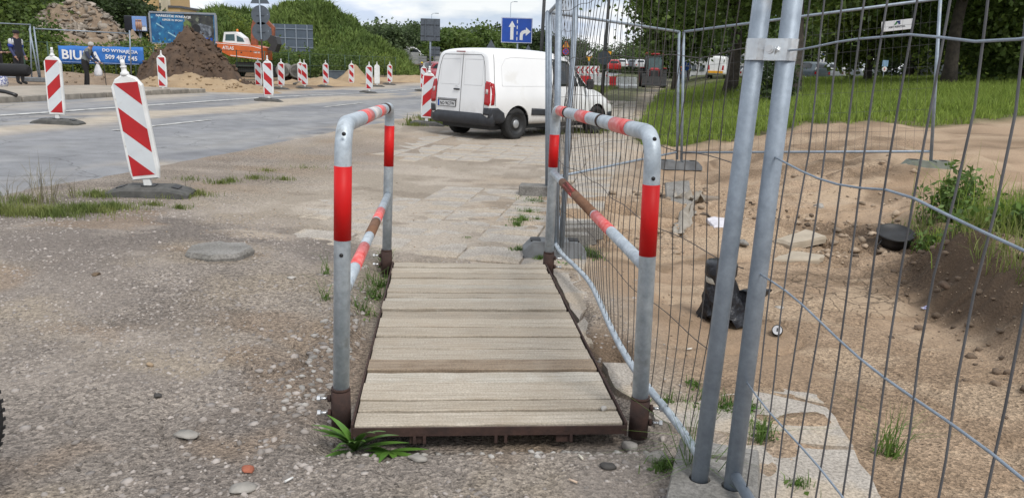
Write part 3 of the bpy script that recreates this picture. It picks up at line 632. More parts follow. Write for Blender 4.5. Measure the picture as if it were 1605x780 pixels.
for wd, kd in zip(widths, kinds):
    gap = random.choice((.012, .016, .02)); L0 = HWD*2-.012; n = 10; mb = MB()
    hw = (wd-gap)/2; prof = []
    vs = []; prng = np.random.default_rng(int(pos*1000))
    for i in range(n+1):
        x = -L0/2+L0*i/n; e = prng.normal(0, .0016, 2); dz = prng.normal(0, .0008)+.004*math.cos(math.pi*(i/n-.5))*0
        for (yy_, zz_) in ((-hw+e[0], -.03), (-hw+e[0], -.004), (-hw+.004+e[0], 0), (hw-.004+e[1], 0), (hw+e[1], -.004), (hw+e[1], -.03)):
            vs.append((x, yy_, zz_+dz))
    fs = [(i*6+k, i*6+(k+1) % 6, i*6+6+(k+1) % 6, i*6+6+k) for i in range(n) for k in range(6)]+[tuple(range(5, -1, -1)), tuple(n*6+k for k in range(6))]
    mb.add(vs, fs); c = dk(random.gauss(0, .003), pos+wd/2, .07+random.gauss(0, .0032))
    mb.build('plank', M_wood[kd], brg, c, (random.gauss(0, .004), random.gauss(0, .002), drz+random.gauss(0, .003)))
    pos += wd
DL = pos+.012
mb = MB()
Rd = Matrix.Rotation(drz, 3, 'Z')
for s in (-1, 1): mb.box(dk(s*(HWD+.004), DL/2, .048), (.008, DL, .06), R=Rd)
for b_ in (0., DL): mb.box(dk(0, b_, .046), (HWD*2, .008, .036), R=Rd)
for a_ in (-.3, .3): mb.box(dk(a_, DL/2, .012), (.06, DL-.02, .045), R=Rd)
mb.box(dk(0, DL/2, .026), (HWD*2-.01, DL-.02, .004), R=Rd); mb.build('steel_frame_and_gap_darkener', M_rust, brg)  # thin sheet under the boards is added to make the gaps read dark
for a_ in (-.31, -.27, .02, .06, .33): MB().box(dk(a_, .01, .012), (.012, .03, .036), R=Rd).build('frame_lug', M_rust, brg)
M_band = {'r': M_red, 'p': M_pink, 'b': pm('rusty_brown_paint', (.21, .105, .055), (.15, .075, .042), 14, .8, .1, .3, 60), 'w': pm('band_white', (.62, .60, .59), (.50, .46, .45), 20, .5), 'j': M_rust}
M_bolt = pm('zinc_bolt', (.62, .63, .64), (.5, .5, .5), 10, .3, .9)
def guard(side, near, far, cn, cf, mid_n, mid_f, postbands, topbands, midbands):
    N0, F0 = np.array(near), np.array(far)
    root = None; R_ = .0335
    path = fillet([N0-[0, 0, -.06], cn, cf, F0-[0, 0, -.06]], .13, 8)
    root = MB().tube([p-BZ for p in path], R_, 18).build('guard_rail', M_galv2, brg)
    # the near bend is a separate elbow sleeve with bolt holes
    mb = MB().tube([mid_n-BZ, mid_n+(mid_f-mid_n)*.5-BZ, mid_f-BZ], .0265, 14); mb.build('mid_rail', M_galv2, root)
    for (a, b, y0, y1) in postbands:
        t0, t1 = along_x(a, b, y0, 1), along_x(a, b, y1, 1)
        MB().tube([a+(b-a)*t0-BZ, a+(b-a)*t1-BZ], R_+.0014, 20).build('reflective_band', M_red, root)
    for (x0, x1, k) in topbands:
        t0, t1 = along_x(cn, cf, x0), along_x(cn, cf, x1)
        MB().tube([cn+(cf-cn)*t0-BZ, cn+(cf-cn)*t1-BZ], R_+(.0014 if k != 'j' else .002), 20, cap=True).build('reflective_band', M_band[k], root)
    for (x0, x1, k) in midbands:
        t0, t1 = along_x(mid_n, mid_f, x0), along_x(mid_n, mid_f, x1)
        MB().tube([mid_n+(mid_f-mid_n)*t0-BZ, mid_n+(mid_f-mid_n)*t1-BZ], .0265+.0014, 16).build('reflective_band', M_band[k], root)
    for q, d in ((N0, -1), (F0, 1)):
        h = .15; sk = MB().lathe([(.041, -.02), (.041, h)], (q[0]-BZ[0], q[1]-BZ[1], 0), 20); sk.tube([(q[0]-BZ[0], q[1]-BZ[1], h), (q[0]-BZ[0], q[1]-BZ[1], h+.012)], .0385, 16)
        so_ = sk.build('post_socket', M_rust, brg)
        for zz_ in (.05, .115):
            o_ = np.array([q[0]+side*.04, q[1]-.01, zz_])-BZ; e_ = np.array([side*.05, -.006, 0])
            b_ = MB().tube([o_, o_+e_*.25], .016, 8); b_.build('nut', M_rust, so_)
            b_ = MB().tube([o_+e_*.2, o_+e_], .0065, 8); b_.tube([o_+e_*.85, o_+e_*1.12], .012, 6, smooth=False); b_.build('bolt', M_bolt, so_)
    # bolt holes
    for (px, py, Yq, c_) in ([(539, 210, near[1], 1), (535, 658-258, near[1], 1)] if side < 0 else [(1026, 218, near[1], 1), (1024, 280, near[1], 1)]):
        q = D(px, py, Yq-.034); MB().lathe([(.0, -.002), (.008, -.002), (.008, .002), (0, .002)], q-BZ, 10, 'Y').build('bolt_hole', M_black, root)
nl, fl = G(535, 662, 0), G(606, 424, 0); nr, fr = G(1000, 676, 0), G(859, 427, 0)
cnl, cfl = D(538, 196, nl[1]), D(611, 168, fl[1]); cnr, cfr = D(1025, 210, nr[1]), D(871, 172, fr[1])
def post_at(a, c, py): return a+(c-a)*along_x(a, c, py, 1)
guard(-1, nl, fl, cnl, cfl, post_at(nl, cnl, 462), post_at(fl, cfl, 306),
      [(nl, cnl, 375, 260), (fl, cfl, 260, 197)], [(566, 577, 'p'), (580, 588, 'w'), (590, 597, 'p'), (602, 605, 'j')], [(556, 571, 'p'), (579, 589, 'b'), (590, 597, 'p')])
guard(1, nr, fr, cnr, cfr, post_at(nr, cnr, 420), post_at(fr, cfr, 270),
      [(nr, cnr, 400, 289), (fr, cfr, 262, 211)], [(878, 889, 'p'), (889, 891, 'j'), (909, 925, 'p'), (942, 945, 'j'), (964, 989, 'p')], [(882, 932, 'b'), (888, 902, 'p'), (933, 958, 'p')])

# ------------------------------------------------------------------ site fence panels
def wire_pts(a, b, n, f): return [a+(b-a)*t+f(t) for t in np.linspace(0, 1, n)]
def post_line(bot, px, py, L):
    t = D(px, py, bot[1]); d = (t-bot)/np.linalg.norm(t-bot); return bot, bot+d*L
P1, P1t = post_line(G(1097, 745, .13), 1195, 0, 1.95)
Q1, Q1t = post_line(G(1148, 757, .13), 1243, 0, 1.95)
P2b = G(871, 390, .1); P2, P2t = post_line(P2b, 876, 0, 1.97)
# panel beside the bridge
fa = thing('mesh_fence', 'buckled wire mesh site fence panel running alongside the footbridge', 'fence panel', P1*[1, 1, 0], 0, 'site fence panels')
def rel(ps, o): return [np.array(p)-o for p in ps]
oA = P1*[1, 1, 0]
MB().tube(rel([P1-(P1t-P1)*.05, P1t], oA), .0285, 16).build('post', M_galv, fa)
MB().tube(rel([P2, P2t], oA), .024, 12).build('post', M_galv, fa)
MB().tube(rel([P1t-[0, 0, .03], P2t-[0, 0, .03]], oA), .02, 10).build('top_rail', M_galv, fa)
railA = [G(*q, .13) for q in [(1093, 712), (1060, 660), (1010, 600), (985, 565), (960, 520), (938, 468), (925, 442), (905, 420), (880, 398), (871, 384)]]
railA[0] = P1+(P1t-P1)*.03
railA[-1] = P2+(P2t-P2)*.02
def smooth(ps, k=3):
    P = np.array(ps); 
    for _ in range(k):
        q = [P[0]]
        for a, b in zip(P[:-1], P[1:]): q += [a*.75+b*.25, a*.25+b*.75]
        P = np.array(q+[P[-1]])
    return list(P)
rs = smooth(railA, 2); MB().tube(rel(rs, oA), .0165, 10).build('bottom_rail', M_galv2, fa)
def on_poly(ps, t):
    P = np.array(ps); L = np.concatenate([[0], np.cumsum(np.linalg.norm(np.diff(P, axis=0), axis=1))]); s = t*L[-1]
    i = min(np.searchsorted(L, s, 'right')-1, len(P)-2); return P[i]+(P[i+1]-P[i])*((s-L[i])/(L[i+1]-L[i]))
nA = 34
def buckleA(t, v): return np.array([.055*math.sin(v*math.pi)*math.sin(t*5.2+1+1.2*v)+.03*math.sin(v*7+t*9)*math.sin(v*math.pi), .16*math.sin(v*math.pi)*math.sin(t*4.1+.4)*(1-.3*v)+.02*math.sin(11*v+3*t)*v*(1-v)*4, 0])
for i in range(1, nA):
    t = i/nA+random.gauss(0, .003); a = on_poly(rs, t); b = P1t+(P2t-P1t)*t-np.array([0, 0, .03])
    MB().tube(rel([a+(b-a)*v+buckleA(t, v) for v in np.linspace(0, 1, 15)], oA), .0021, 5).build('wire', M_wire, fa)
for v in (.18, .36, .54, .73, .9):
    pts = []
    for t in np.linspace(0, 1, 34): a = on_poly(rs, t); b = P1t+(P2t-P1t)*t; pts.append(a+(b-a)*v+buckleA(t, v)+np.array([0, 0, .008*math.sin(t*31+v*9)]))
    MB().tube(rel(pts, oA), .0019, 5).build('wire', M_wire, fa)
# nearest panel, runs past the camera on the right
oB = Q1*[1, 1, 0]
fb = thing('mesh_fence', 'nearest wire mesh site fence panel on the right with wide open wires', 'fence panel', oB, 0, 'site fence panels')
dB = np.array([.035, -1., 0]); dB /= np.linalg.norm(dB); LB = 3.45
Q2, Q2t = Q1+dB*LB, Q1t+dB*LB-np.array([.08, 0, 0])
MB().tube(rel([Q1-(Q1t-Q1)*.05, Q1t], oB), .0285, 16).build('post', M_galv, fb)
MB().tube(rel([Q2, Q2t], oB), .0285, 12).build('post', M_galv, fb)
MB().tube(rel([Q1t, Q2t], oB), .02, 10).build('top_rail', M_galv, fb)
b0_ = Q1+(Q1t-Q1)*.02
MB().tube(rel([b0_, b0_+dB*LB], oB), .0185, 12).build('bottom_rail', M_galv, fb)
nB = 29
for i in range(1, nB):
    t = i/nB; kz = random.gauss(0, .008); ph = random.uniform(0, 6)
    pts = []
    for v in np.linspace(0, 1, 13):
        p = b0_+dB*LB*t+((Q1t-Q1)*(1-t)+(Q2t-Q2)*t)*v*.985
        pts.append(p+dB*(kz*math.sin(v*6+ph)+(.012*math.sin(v*17+ph) if i in (2, 8, 9) else 0))+np.array([.006*math.sin(v*9+i), 0, 0]))
    MB().tube(rel(pts, oB), .0024, 6).build('wire', M_wire2, fb)
for z in (.511, .865, 1.221, 1.545, 1.83):
    v = (z-b0_[2])/(Q1t[2]-b0_[2]); pts = []
    for t in np.linspace(0, 1, 30):
        p = b0_+dB*LB*t+((Q1t-Q1)*(1-t)+(Q2t-Q2)*t)*v; pts.append(p+np.array([-.004, 0, .010*math.sin(t*23+z*7)+(.012*math.exp(-((t-.22)/.04)**2) if z in (1.221, 1.545) else 0)]))
    MB().tube(rel(pts, oB), .003, 6).build('wire', M_galv, fb)
# clamp joining the two near posts
c0 = (P1+(P1t-P1)*.735); c1 = (Q1+(Q1t-Q1)*.735)
cz = D(1172, 77, (c0[1]+c1[1])/2); tp = (cz[2]-P1[2])/(P1t[2]-P1[2]); c0 = P1+(P1t-P1)*tp; c1 = Q1+(Q1t-Q1)*tp
cl = thing('fence_clamp', 'shiny steel clamp with bolt holding the two near fence posts together', 'clamp', (c0+c1)/2)
axp = (c1-c0)/np.linalg.norm(c1-c0); upp = (P1t-P1)/np.linalg.norm(P1t-P1); nrm = np.cross(axp, upp); nrm /= np.linalg.norm(nrm)
if nrm[1] > 0: nrm = -nrm
hd = np.linalg.norm(c1-c0)/2; M_zinc = pm('zinc_strap', (.66, .69, .71), (.52, .55, .58), 12, .28, .85, .12, 50)
def strap(sg, name):
    prof = []
    for a in np.linspace(math.radians(175), math.radians(50), 8): prof.append((-hd+.0305*math.cos(a), .0305*math.sin(a)))
    prof += [(-hd+.03, .018), (hd-.03, .018)]
    for a in np.linspace(math.radians(130), math.radians(5), 8): prof.append((hd+.0305*math.cos(a), .0305*math.sin(a)))
    vs = []; n = len(prof); H_ = .032
    for (u_, v_) in prof:
        for th in (0, .004):
            for h_ in (-H_, H_*.98): vs.append(axp*u_+nrm*sg*(v_+th)+upp*h_)
    fs = []
    for i in range(n-1):
        b = i*4; fs += [(b, b+4, b+5, b+1), (b+2, b+3, b+7, b+6), (b, b+2, b+6, b+4), (b+1, b+5, b+7, b+3)]
    fs += [(0, 1, 3, 2), (n*4-4, n*4-2, n*4-1, n*4-3)]
    MB().add(vs, fs).build(name, M_zinc, cl)
strap(1, 'strap'); strap(-1, 'strap')
MB().tube([nrm*.018, nrm*.031], .0125, 12).tube([nrm*.03, nrm*.036], .008, 6, smooth=False).build('bolt', M_bolt, cl)
# concrete foot under the two near posts
ft = [G(*q, .12) for q in [(1066, 683), (1190, 703), (1190, 850), (1030, 835)]]; fc = sum(ft)/4
foot = thing('fence_weight', 'grey concrete fence foot with holes under the two near posts', 'fence foot', (fc[0], fc[1], 0))
def hole_block(P, holes, slot, zt_, mat, parent):
    bm = bmesh.new(); mb = MB(); n = len(P)
    top = [np.array((p[0]-fc[0], p[1]-fc[1])) for p in P]; bot = [p*1.12 for p in top]; ch = [p*1.0 for p in top]; tp_ = [p*.965 for p in top]
    vs = [(*p, -.02) for p in bot]+[(*p, zt_-.012) for p in ch]+[(*p, zt_) for p in tp_]
    fs = [tuple(range(n-1, -1, -1))]+[(i, (i+1) % n, n+(i+1) % n, n+i) for i in range(n)]+[(n+i, n+(i+1) % n, 2*n+(i+1) % n, 2*n+i) for i in range(n)]+[tuple(2*n+i for i in range(n))]
    mb.add(vs, fs); o = mb.build('block', mat, parent)
    cut = MB()
    for h in holes: cut.lathe([(.037, .03), (.037, .2)], (h[0]-fc[0], h[1]-fc[1], 0), 20)
    s = slot; cut.box((s[0]-fc[0], s[1]-fc[1], .09), (.085, .03, .1), rz=-.2)
    co = cut.build('cut', mat); md = o.modifiers.new('b', 'BOOLEAN'); md.object = co; md.operation = 'DIFFERENCE'; md.solver = 'EXACT'
    co.parent = parent; bpy.context.view_layer.update()
    me = bpy.data.meshes.new_from_object(o.evaluated_get(bpy.context.evaluated_depsgraph_get())); o.modifiers.clear(); o.data = me; bpy.data.objects.remove(co)
    return o
bpy.context.view_layer.update()
hole_block(ft, [P1, Q1], G(1126, 716, .12), .12, M_conc, foot)
# ---- farther panels with fine mesh
def far_panel(A, B, At, Bt, label, nv, nh, rw, rp, buck=0., wireless=False):
    o = np.array([A[0], A[1], min(A[2], B[2])]); f = thing('mesh_fence', label, 'fence panel', o, 0, 'site fence panels')
    MB().tube(rel([A, At], o), rp, 10).build('post', M_galv, f); MB().tube(rel([B, Bt], o), rp, 10).build('post', M_galv, f)
    MB().tube(rel([At, Bt], o), rp*.9, 8).build('top_rail', M_galv, f)
    a0, b0q = A+(At-A)*.06, B+(Bt-B)*.06; MB().tube(rel([a0, b0q], o), rp*.85, 8).build('bottom_rail', M_galv, f)
    mb = MB(); nn_ = np.cross(B-A, [0, 0, 1.]); nn_ /= np.linalg.norm(nn_)
    for i in range(1, nv):
        t = i/nv; p = a0+(b0q-a0)*t; q = At+(Bt-At)*t
        mb.tube(rel([p+(q-p)*v+nn_*buck*math.sin(v*3.14)*math.sin(t*7+v*2)+(B-A)*buck*.03*math.sin(v*9+i) for v in np.linspace(0, 1, 7 if buck else 2)], o), rw, 4, cap=False)
    for j in range(1, nh):
        v = j/nh; pts = []
        for t in np.linspace(0, 1, 26):
            p = a0+(b0q-a0)*t; q = At+(Bt-At)*t; pts.append(p+(q-p)*v+nn_*buck*math.sin(v*3.14)*math.sin(t*7+v*2)+np.array([0, 0, .03*math.exp(-((t*nh*2.3+j*1.7) % 5-2.5)**2*3)*(1 if buck else 0)]))
        mb.tube(rel(pts, o), rw*1.1, 4, cap=False)
    wm = mb.build('wire_mesh', M_wire if not wireless else M_wire2, f); wm['kind'] = 'stuff'; return f
E1, E1t = post_line(G(889, 385, .1), 894, 0, 2.0)
E1, E1t = post_line(G(880, 388, .1), 903, 0, 1.98)
Cn = G(857, 296, .08); Cnt = D(857.5, 19, Cn[1]); 
Cf = D(1061, 250, 12.0); Cft = D(1064.5, 50, 12.0)
Df = D(1459, 252, 9.7); Dft = D(1474, -2, 9.7)
far_panel(E1, Cn+[.03, -.12, 0], E1t, Cnt+[.03, -.12, 0], 'wire mesh site fence panel seen nearly edge on, beyond the footbridge', 30, 6, .0018, .021, .05)
far_panel(Cn, Cf, Cnt, Cft, 'wire mesh site fence panel in front of the white van bonnet and tractor', 30, 6, .0021, .02, .03)
far_panel(Cf+[.06, -.05, 0], Df, Cft+[.06, -.05, 0], Dft, 'wire mesh site fence panel carrying a small white nameplate', 34, 7, .0013, .02, 0, True)
# nameplate
def plate_frame(c, w_, h_, yaw, th=.006):
    return Matrix.Rotation(yaw, 3, 'Z')
yawD = math.atan2(Df[1]-Cf[1], Df[0]-Cf[0])
tD = .79; cD = Cft+(Dft-Cft)*tD; cP = D(1406, 40, cD[1]-.03)
slope = math.atan2((Dft-Cft)[2], np.linalg.norm((Dft-Cft)[:2]))
npl = thing('nameplate', 'small white nameplate with green and blue arrow emblem wired to the fence', 'nameplate', cP, rot=(0, -slope, yawD))
MB().box((0, 0, 0), (.37, .006, .125), bev=.002).build('plate', M_signwhite, npl)
M_navy = pm('navy_print', (.015, .03, .16), None, 4, .5); M_green = pm('green_print', (.03, .20, .05), None, 4, .5); M_blk = pm('black_print', (.02, .02, .025), None, 4, .6)
MB().prism([(-.035, .008), (-.005, .052), (.02, .052), (-.01, .008)], lambda u_, v_, k: (u_, -.0045-.001*k, v_)).build('emblem', M_green, npl)
MB().prism([(-.008, .054), (.042, .054), (.036, .034), (.042, .012), (.022, .008), (.012, .03)], lambda u_, v_, k: (u_, -.0055-.001*k, v_)).build('emblem', M_navy, npl)
lettering('ABY RENTAL', M_blk, npl, (0, -.0045, -.018), (math.pi/2, 0, 0), width=.2, height=.02, extrude=.0008)
# plastic feet of the farther panels
def rubber_foot(name, label, px, py, z, L, yaw, mat, wd=.22, ht=.12):
    q = G(px, py, z) if not isinstance(px, np.ndarray) else px
    o = thing(name, label, 'fence foot', q, yaw)
    mb = MB(); hl = L/2; hw = wd/2
    prof = [(-hl, 0), (-hl, ht*.45), (-hl+.07, ht), (-.06, ht), (-.05, ht*.86), (.05, ht*.86), (.06, ht), (hl-.07, ht), (hl, ht*.45), (hl, 0), (hl*.6, 0), (hl*.55, ht*.2), (-hl*.55, ht*.2), (-hl*.6, 0)]
    # split into convex-ish strips along the length
    for (u0, z0, b0z), (u1, z1, b1z) in zip([(-hl, ht*.45, 0), (-hl+.07, ht, 0), (-.06, ht, .0), (.06, ht, 0), (hl-.07, ht, 0)], [(-hl+.07, ht, 0), (-.06, ht, 0), (.06, ht, 0), (hl-.07, ht, 0), (hl, ht*.45, 0)]):
        if abs(u0+.06) < 1e-6: z0 = z1 = ht*.88
        vs = [(u0, -hw, b0z), (u1, -hw, b1z), (u1, hw, b1z), (u0, hw, b0z), (u0, -hw*.8, z0), (u1, -hw*.8, z1), (u1, hw*.8, z1), (u0, hw*.8, z0)]
        mb.add(vs, [(3, 2, 1, 0), (4, 5, 6, 7), (0, 1, 5, 4), (1, 2, 6, 5), (2, 3, 7, 6), (3, 0, 4, 7)])
    mb.build('block', mat, o)
    h = MB()
    for u_ in (-hl*.62, hl*.62): h.box((u_, 0, ht*1.0), (.08, wd*.45, .012))
    h.build('grip_recess', M_black, o); return o
M_gfoot = pm('grey_plastic', (.155, .165, .175), (.11, .115, .12), 10, .7, 0, .3, 60)
rubber_foot('fence_weight', 'dark grey plastic fence foot beside the far right bridge post', 868, 400, .0, .5, 0.05, M_gfoot, .24, .13)
rubber_foot('fence_weight', 'grey fence foot under the far panel post at the path', np.array([Cf[0]+.02, Cf[1]-.0, Z(Cf[0], Cf[1])-.01]), 0, 0, .72, 0.03, M_gfoot, .25, .13)
rubber_foot('fence_weight', 'greenish grey fence foot beside the tall weeds on the right', np.array([Df[0]+.0, Df[1]+.05, Df[2]-.13]), 0, 0, .6, -.1, pm('green_grey_plastic', (.17, .19, .16), (.12, .13, .11), 9, .8, 0, .3, 50), .24, .13)
q = Cn-[.12, 0, 0]
tag(MB().box((0, 0, .075), (.36, .24, .15), bev=.012).build('concrete_block', M_conc, None, (q[0]-.02, q[1]+.05, Z(q[0], q[1])-.01), (0, 0, -.1)), 'pale grey concrete block on the footpath under the van side', 'concrete block')
# concrete kerb pieces leaning behind the fence foot
for k, (px, py, L, tz, lab) in enumerate([(893, 372, .30, .12, 'short concrete kerb piece lying nearest the fence foot'), (902, 360, .36, .10, 'middle concrete kerb piece lying beyond the fence foot'), (910, 352, .40, .12, 'farthest concrete kerb piece by the fence foot')]):
    q = GT(px, py+22); mb = MB().box((0, 0, .085), (L, .09, .17), bev=.01); tag(mb.build('kerb_piece', M_conc, None, (q[0], q[1], q[2]-.01), (0, random.uniform(-.04, .04), .05+.06*k)), lab, 'kerb piece', 'kerb pieces by the fence')
# ------------------------------------------------------------------ traffic beacons
def clip_poly(P, u0, u1, v0, v1):
    def cl(P, f, inter):
        o = []
        for a, b in zip(P, P[1:]+P[:1]):
            if f(a): o.append(a)
            if f(a) != f(b): o.append(inter(a, b))
        return o
    for (i, lim, sg) in ((0, u0, 1), (0, u1, -1), (1, v0, 1), (1, v1, -1)):
        if len(P) < 3: return []
        P = cl(P, lambda p: (p[i]-lim)*sg >= 0, lambda a, b: tuple(a[k]+(b[k]-a[k])*((lim-a[i])/(b[i]-a[i])) for k in (0, 1)))
    return P
def make_beacon(slant, blank=False):
    """slant=+1: stripes fall to the right seen from the front (-Y)"""
    o = thing('traffic_beacon', 'x', 'traffic beacon')
    mb = MB(); W, Hh, T = .15, 1.03, .035
    outl = [(-W+.02, 0), (W-.02, 0), (W, .10), (W, Hh-.09), (W-.05, Hh-.015), (.03, Hh+.02), (-.03, Hh+.02), (-W+.05, Hh-.015), (-W, Hh-.09), (-W, .10)]
    n = len(outl); vs = []
    for (y, s) in ((-T, .93), (-T*.5, 1.), (T*.5, 1.), (T, .93)):
        vs += [(u_*s, y, .17+Hh/2+(v_-Hh/2)*(1-(1-s)*.35)) for u_, v_ in outl]
    fs = [tuple(range(n)), tuple(range(4*n-1, 3*n-1, -1))]
    for l in range(3): fs += [(l*n+i, l*n+n+i, l*n+n+(i+1) % n, l*n+(i+1) % n) for i in range(n)]
    mb.add(vs, fs); pan = mb.build('panel', M_white, o)
    MB().lathe([(.042, 0), (.04, .03), (.026, .045), (.024, .075), (.03, .08), (.03, .095)], (0, 0, .17+Hh+.01), 14).tube([(0, 0, .17+Hh+.1), (0, 0, .17+Hh+.165)], .022, 8).build('handle', M_white, o)
    MB().box((0, 0, .125), (.075, .05, .11), bev=.008).build('spigot', M_white, o)
    if not blank:
        fw = .118; v0, v1 = .045, Hh-.055
        for side in (-1, 1):
            MB().prism([(-fw, v0), (fw, v0), (fw, v1), (-fw, v1)], lambda u_, v_, k: (u_, side*(T+.0015-.001*k), .17+v_)).build('reflector', M_beacwhite, pan)
            per, th = .475, .235
            for j in range(-1, 5):
                vt = v1-j*per+.005
                P = [(-fw, vt), (fw, vt-2*fw*1.0), (fw, vt-2*fw-th), (-fw, vt-th)]
                P = [(u_*slant*(1 if side < 0 else -1)*1, v_+2*fw) for u_, v_ in P]
                if slant*(1 if side < 0 else -1) < 0: P = P[::-1]
                P = clip_poly(P, -fw, fw, v0, v1)
                if len(P) >= 3: MB().prism(P, lambda u_, v_, k: (u_, side*(T+.0032-.001*k), .17+v_)).build('stripe', M_beacred, pan)
    b = MB(); L, Wd, h = .42, .21, .10
    sec = [(-L, .035, .8), (-L+.05, .06, 1), (-L+.2, h, 1), (L-.2, h, 1), (L-.05, .06, 1), (L, .035, .8)]
    vs = []
    for (x, z, s) in sec: vs += [(x, -Wd*s, 0), (x, -Wd*s*.95, z*.75), (x, -Wd*s*.72, z), (x, Wd*s*.72, z), (x, Wd*s*.95, z*.75), (x, Wd*s, 0)]
    fs = [(i*6+k, i*6+(k+1) % 6, i*6+6+(k+1) % 6, i*6+6+k) for i in range(5) for k in range(6)]+[tuple(range(5, -1, -1)), tuple(30+k for k in range(6))]
    b.add(vs, fs); fo = b.build('base', M_rubber, o)
    for sx in (-1, 1): MB().box((sx*.27, 0, .088), (.07, .14, .016), R=Matrix.Rotation(sx*.21, 3, 'Y')).build('grip_slot', M_black, fo)
    MB().box((0, 0, .102), (.13, .12, .012)).build('socket', M_black, fo)
    return o
protos = {}
beac = [(90, 181, 90, -1, .05, (0, .015), 'large beacon with stripes rising right, on the sandy strip of road near the old man'),
 (233, 277, 160, 1, .12, (.02, -.115), 'nearest large beacon leaning left on the grassy road edge'),
 (256, 137.5, 49, 1, 0, (0, .0), 'beacon at the kerb end in front of the brown soil heap'),
 (406, 139.5, 37, 1, 0, (0, .0), 'beacon under the round sign backs, leftmost of the far row'),
 (422, 156.5, 54, 1, .05, (0, -.01), 'bigger beacon standing forward on the road below the round signs'),
 (441, 137.5, 36, 1, 0, (0, .02), 'beacon in the far row just right of the round sign pole'),
 (478, 136, 34, 1, -.05, (0, -.01), 'beacon in the far row in front of the concrete pipes'),
 (511, 134.5, 31.6, 1, 0, (0, 0), 'beacon in the far row left of the dark steel box'),
 (551, 133, 29.4, 1, .05, (0, .01), 'beacon in the far row before the sand pile'),
 (579, 146, 37, 1, 0, (0, .0), 'beacon set forward on the road right of the sand pile'),
 (611, 131.5, 27, 1, 0, (0, .0), 'beacon in the far row nearest the lone worker'),
 (591, 133, 29.5, 0, .3, (0, .0), 'blank white beacon turned away beside the sand pile'),
 (668, 188, 70, -1, .1, (0, .055), 'large tilted beacon with stripes rising right, beside the white van'),
 (663, 138, 33, 1, .1, (0, .03), 'small beacon half hidden behind the large one at the white van'),
 (471, 121, 30, 1, .4, (0, .0), 'beacon half hidden behind the pipes beacon'),
 (518, 104, 15, 1, 0, (0, 0), 'tiny distant beacon below the grassy mound'),
 (598, 101, 13, 1, 0, (0, 0), 'tiny distant beacon by the white trailer'),
 (935, 128, 16, -1, 0, (0, .02), 'tiny distant beacon left of the dark lamp post'),
 (951, 128, 16, 1, 0, (0, -.02), 'tiny distant beacon right of the dark lamp post')]
for (px, py, h, sl_, rz, tilt, lab) in beac:
    p = CAMP+ray(px, py)*(F*1.05/h)
    if sl_ not in protos: o = protos[sl_] = make_beacon(sl_ or 1, sl_ == 0)
    else: o = copy_tree(protos[sl_])
    g_ = Z(p[0], p[1]); zb = g_+(.045 if -9.1 < p[0]-road_edge(p[1]) < 0 else 0)
    if p[1] > 60: zb = p[2]-.17
    o.location = (p[0], p[1], zb-.005); o.rotation_euler = (tilt[0], tilt[1], rz); tag(o, lab, 'traffic beacon', 'red and white traffic beacons')
    if px == 233:   # its foot sits flat although the panel leans
        for ch in o.children:
            if ch.name.startswith('base'): ch.rotation_euler = (0, .115, 0)

# ------------------------------------------------------------------ vehicles
def loft_body(st, parent, mat, name='body', arches=(), sub=2, ar=.36, hwmax=.9):
    """st: (x, zb, hwS, hwB, zB, hwR, zR, lean)"""
    vs = []; k = 0
    for (x, zb, hs, hb, zB, hr, zr, ln) in st:
        top = [(0, zr+.012), (hr*.55, zr+.006), (hr-.04, zr-.03), (hr+.02, zr-.11), (hr+(hb-hr)*.55, zB+(zr-zB)*.42), (hb, zB), (hb, zB-.18), (hs, zb+.1), (hs*.93, zb), (0, zb)]
        ring = [(y, z) for y, z in top]+[(-y, z) for y, z in top[-2:0:-1]]
        vs += [(x+ln*(z-.9), y, z) for y, z in ring]; k = len(ring)
    n = len(st); fs = [(i*k+j, i*k+(j+1) % k, (i+1)*k+(j+1) % k, (i+1)*k+j) for i in range(n-1) for j in range(k)]
    fs += [tuple(range(k-1, -1, -1)), tuple((n-1)*k+j for j in range(k))]
    o = MB().add(vs, fs, True).build(name, mat, parent)
    md = o.modifiers.new('s', 'SUBSURF'); md.levels = md.render_levels = sub
    cut = None
    if arches:
        c = MB()
        for ax in arches:
            for s in (-1, 1): c.lathe([(ar, -.17), (ar, .17)], (ax, s*(hwmax-.05), .33), 28, 'Y', False)
        cut = c.build('cut', mat); cut.parent = parent
        b = o.modifiers.new('b', 'BOOLEAN'); b.object = cut; b.solver = 'EXACT'
    bpy.context.view_layer.update()
    me = bpy.data.meshes.new_from_object(o.evaluated_get(bpy.context.evaluated_depsgraph_get())); o.modifiers.clear(); o.data = me
    me.polygons.foreach_set('use_smooth', np.ones(len(me.polygons), bool))
    try: me.set_sharp_from_angle(angle=math.radians(35))
    except Exception: pass
    if cut: bpy.data.objects.remove(cut)
    return o, BVHTree.FromPolygons([v.co.copy() for v in me.vertices], [tuple(p.vertices) for p in me.polygons])
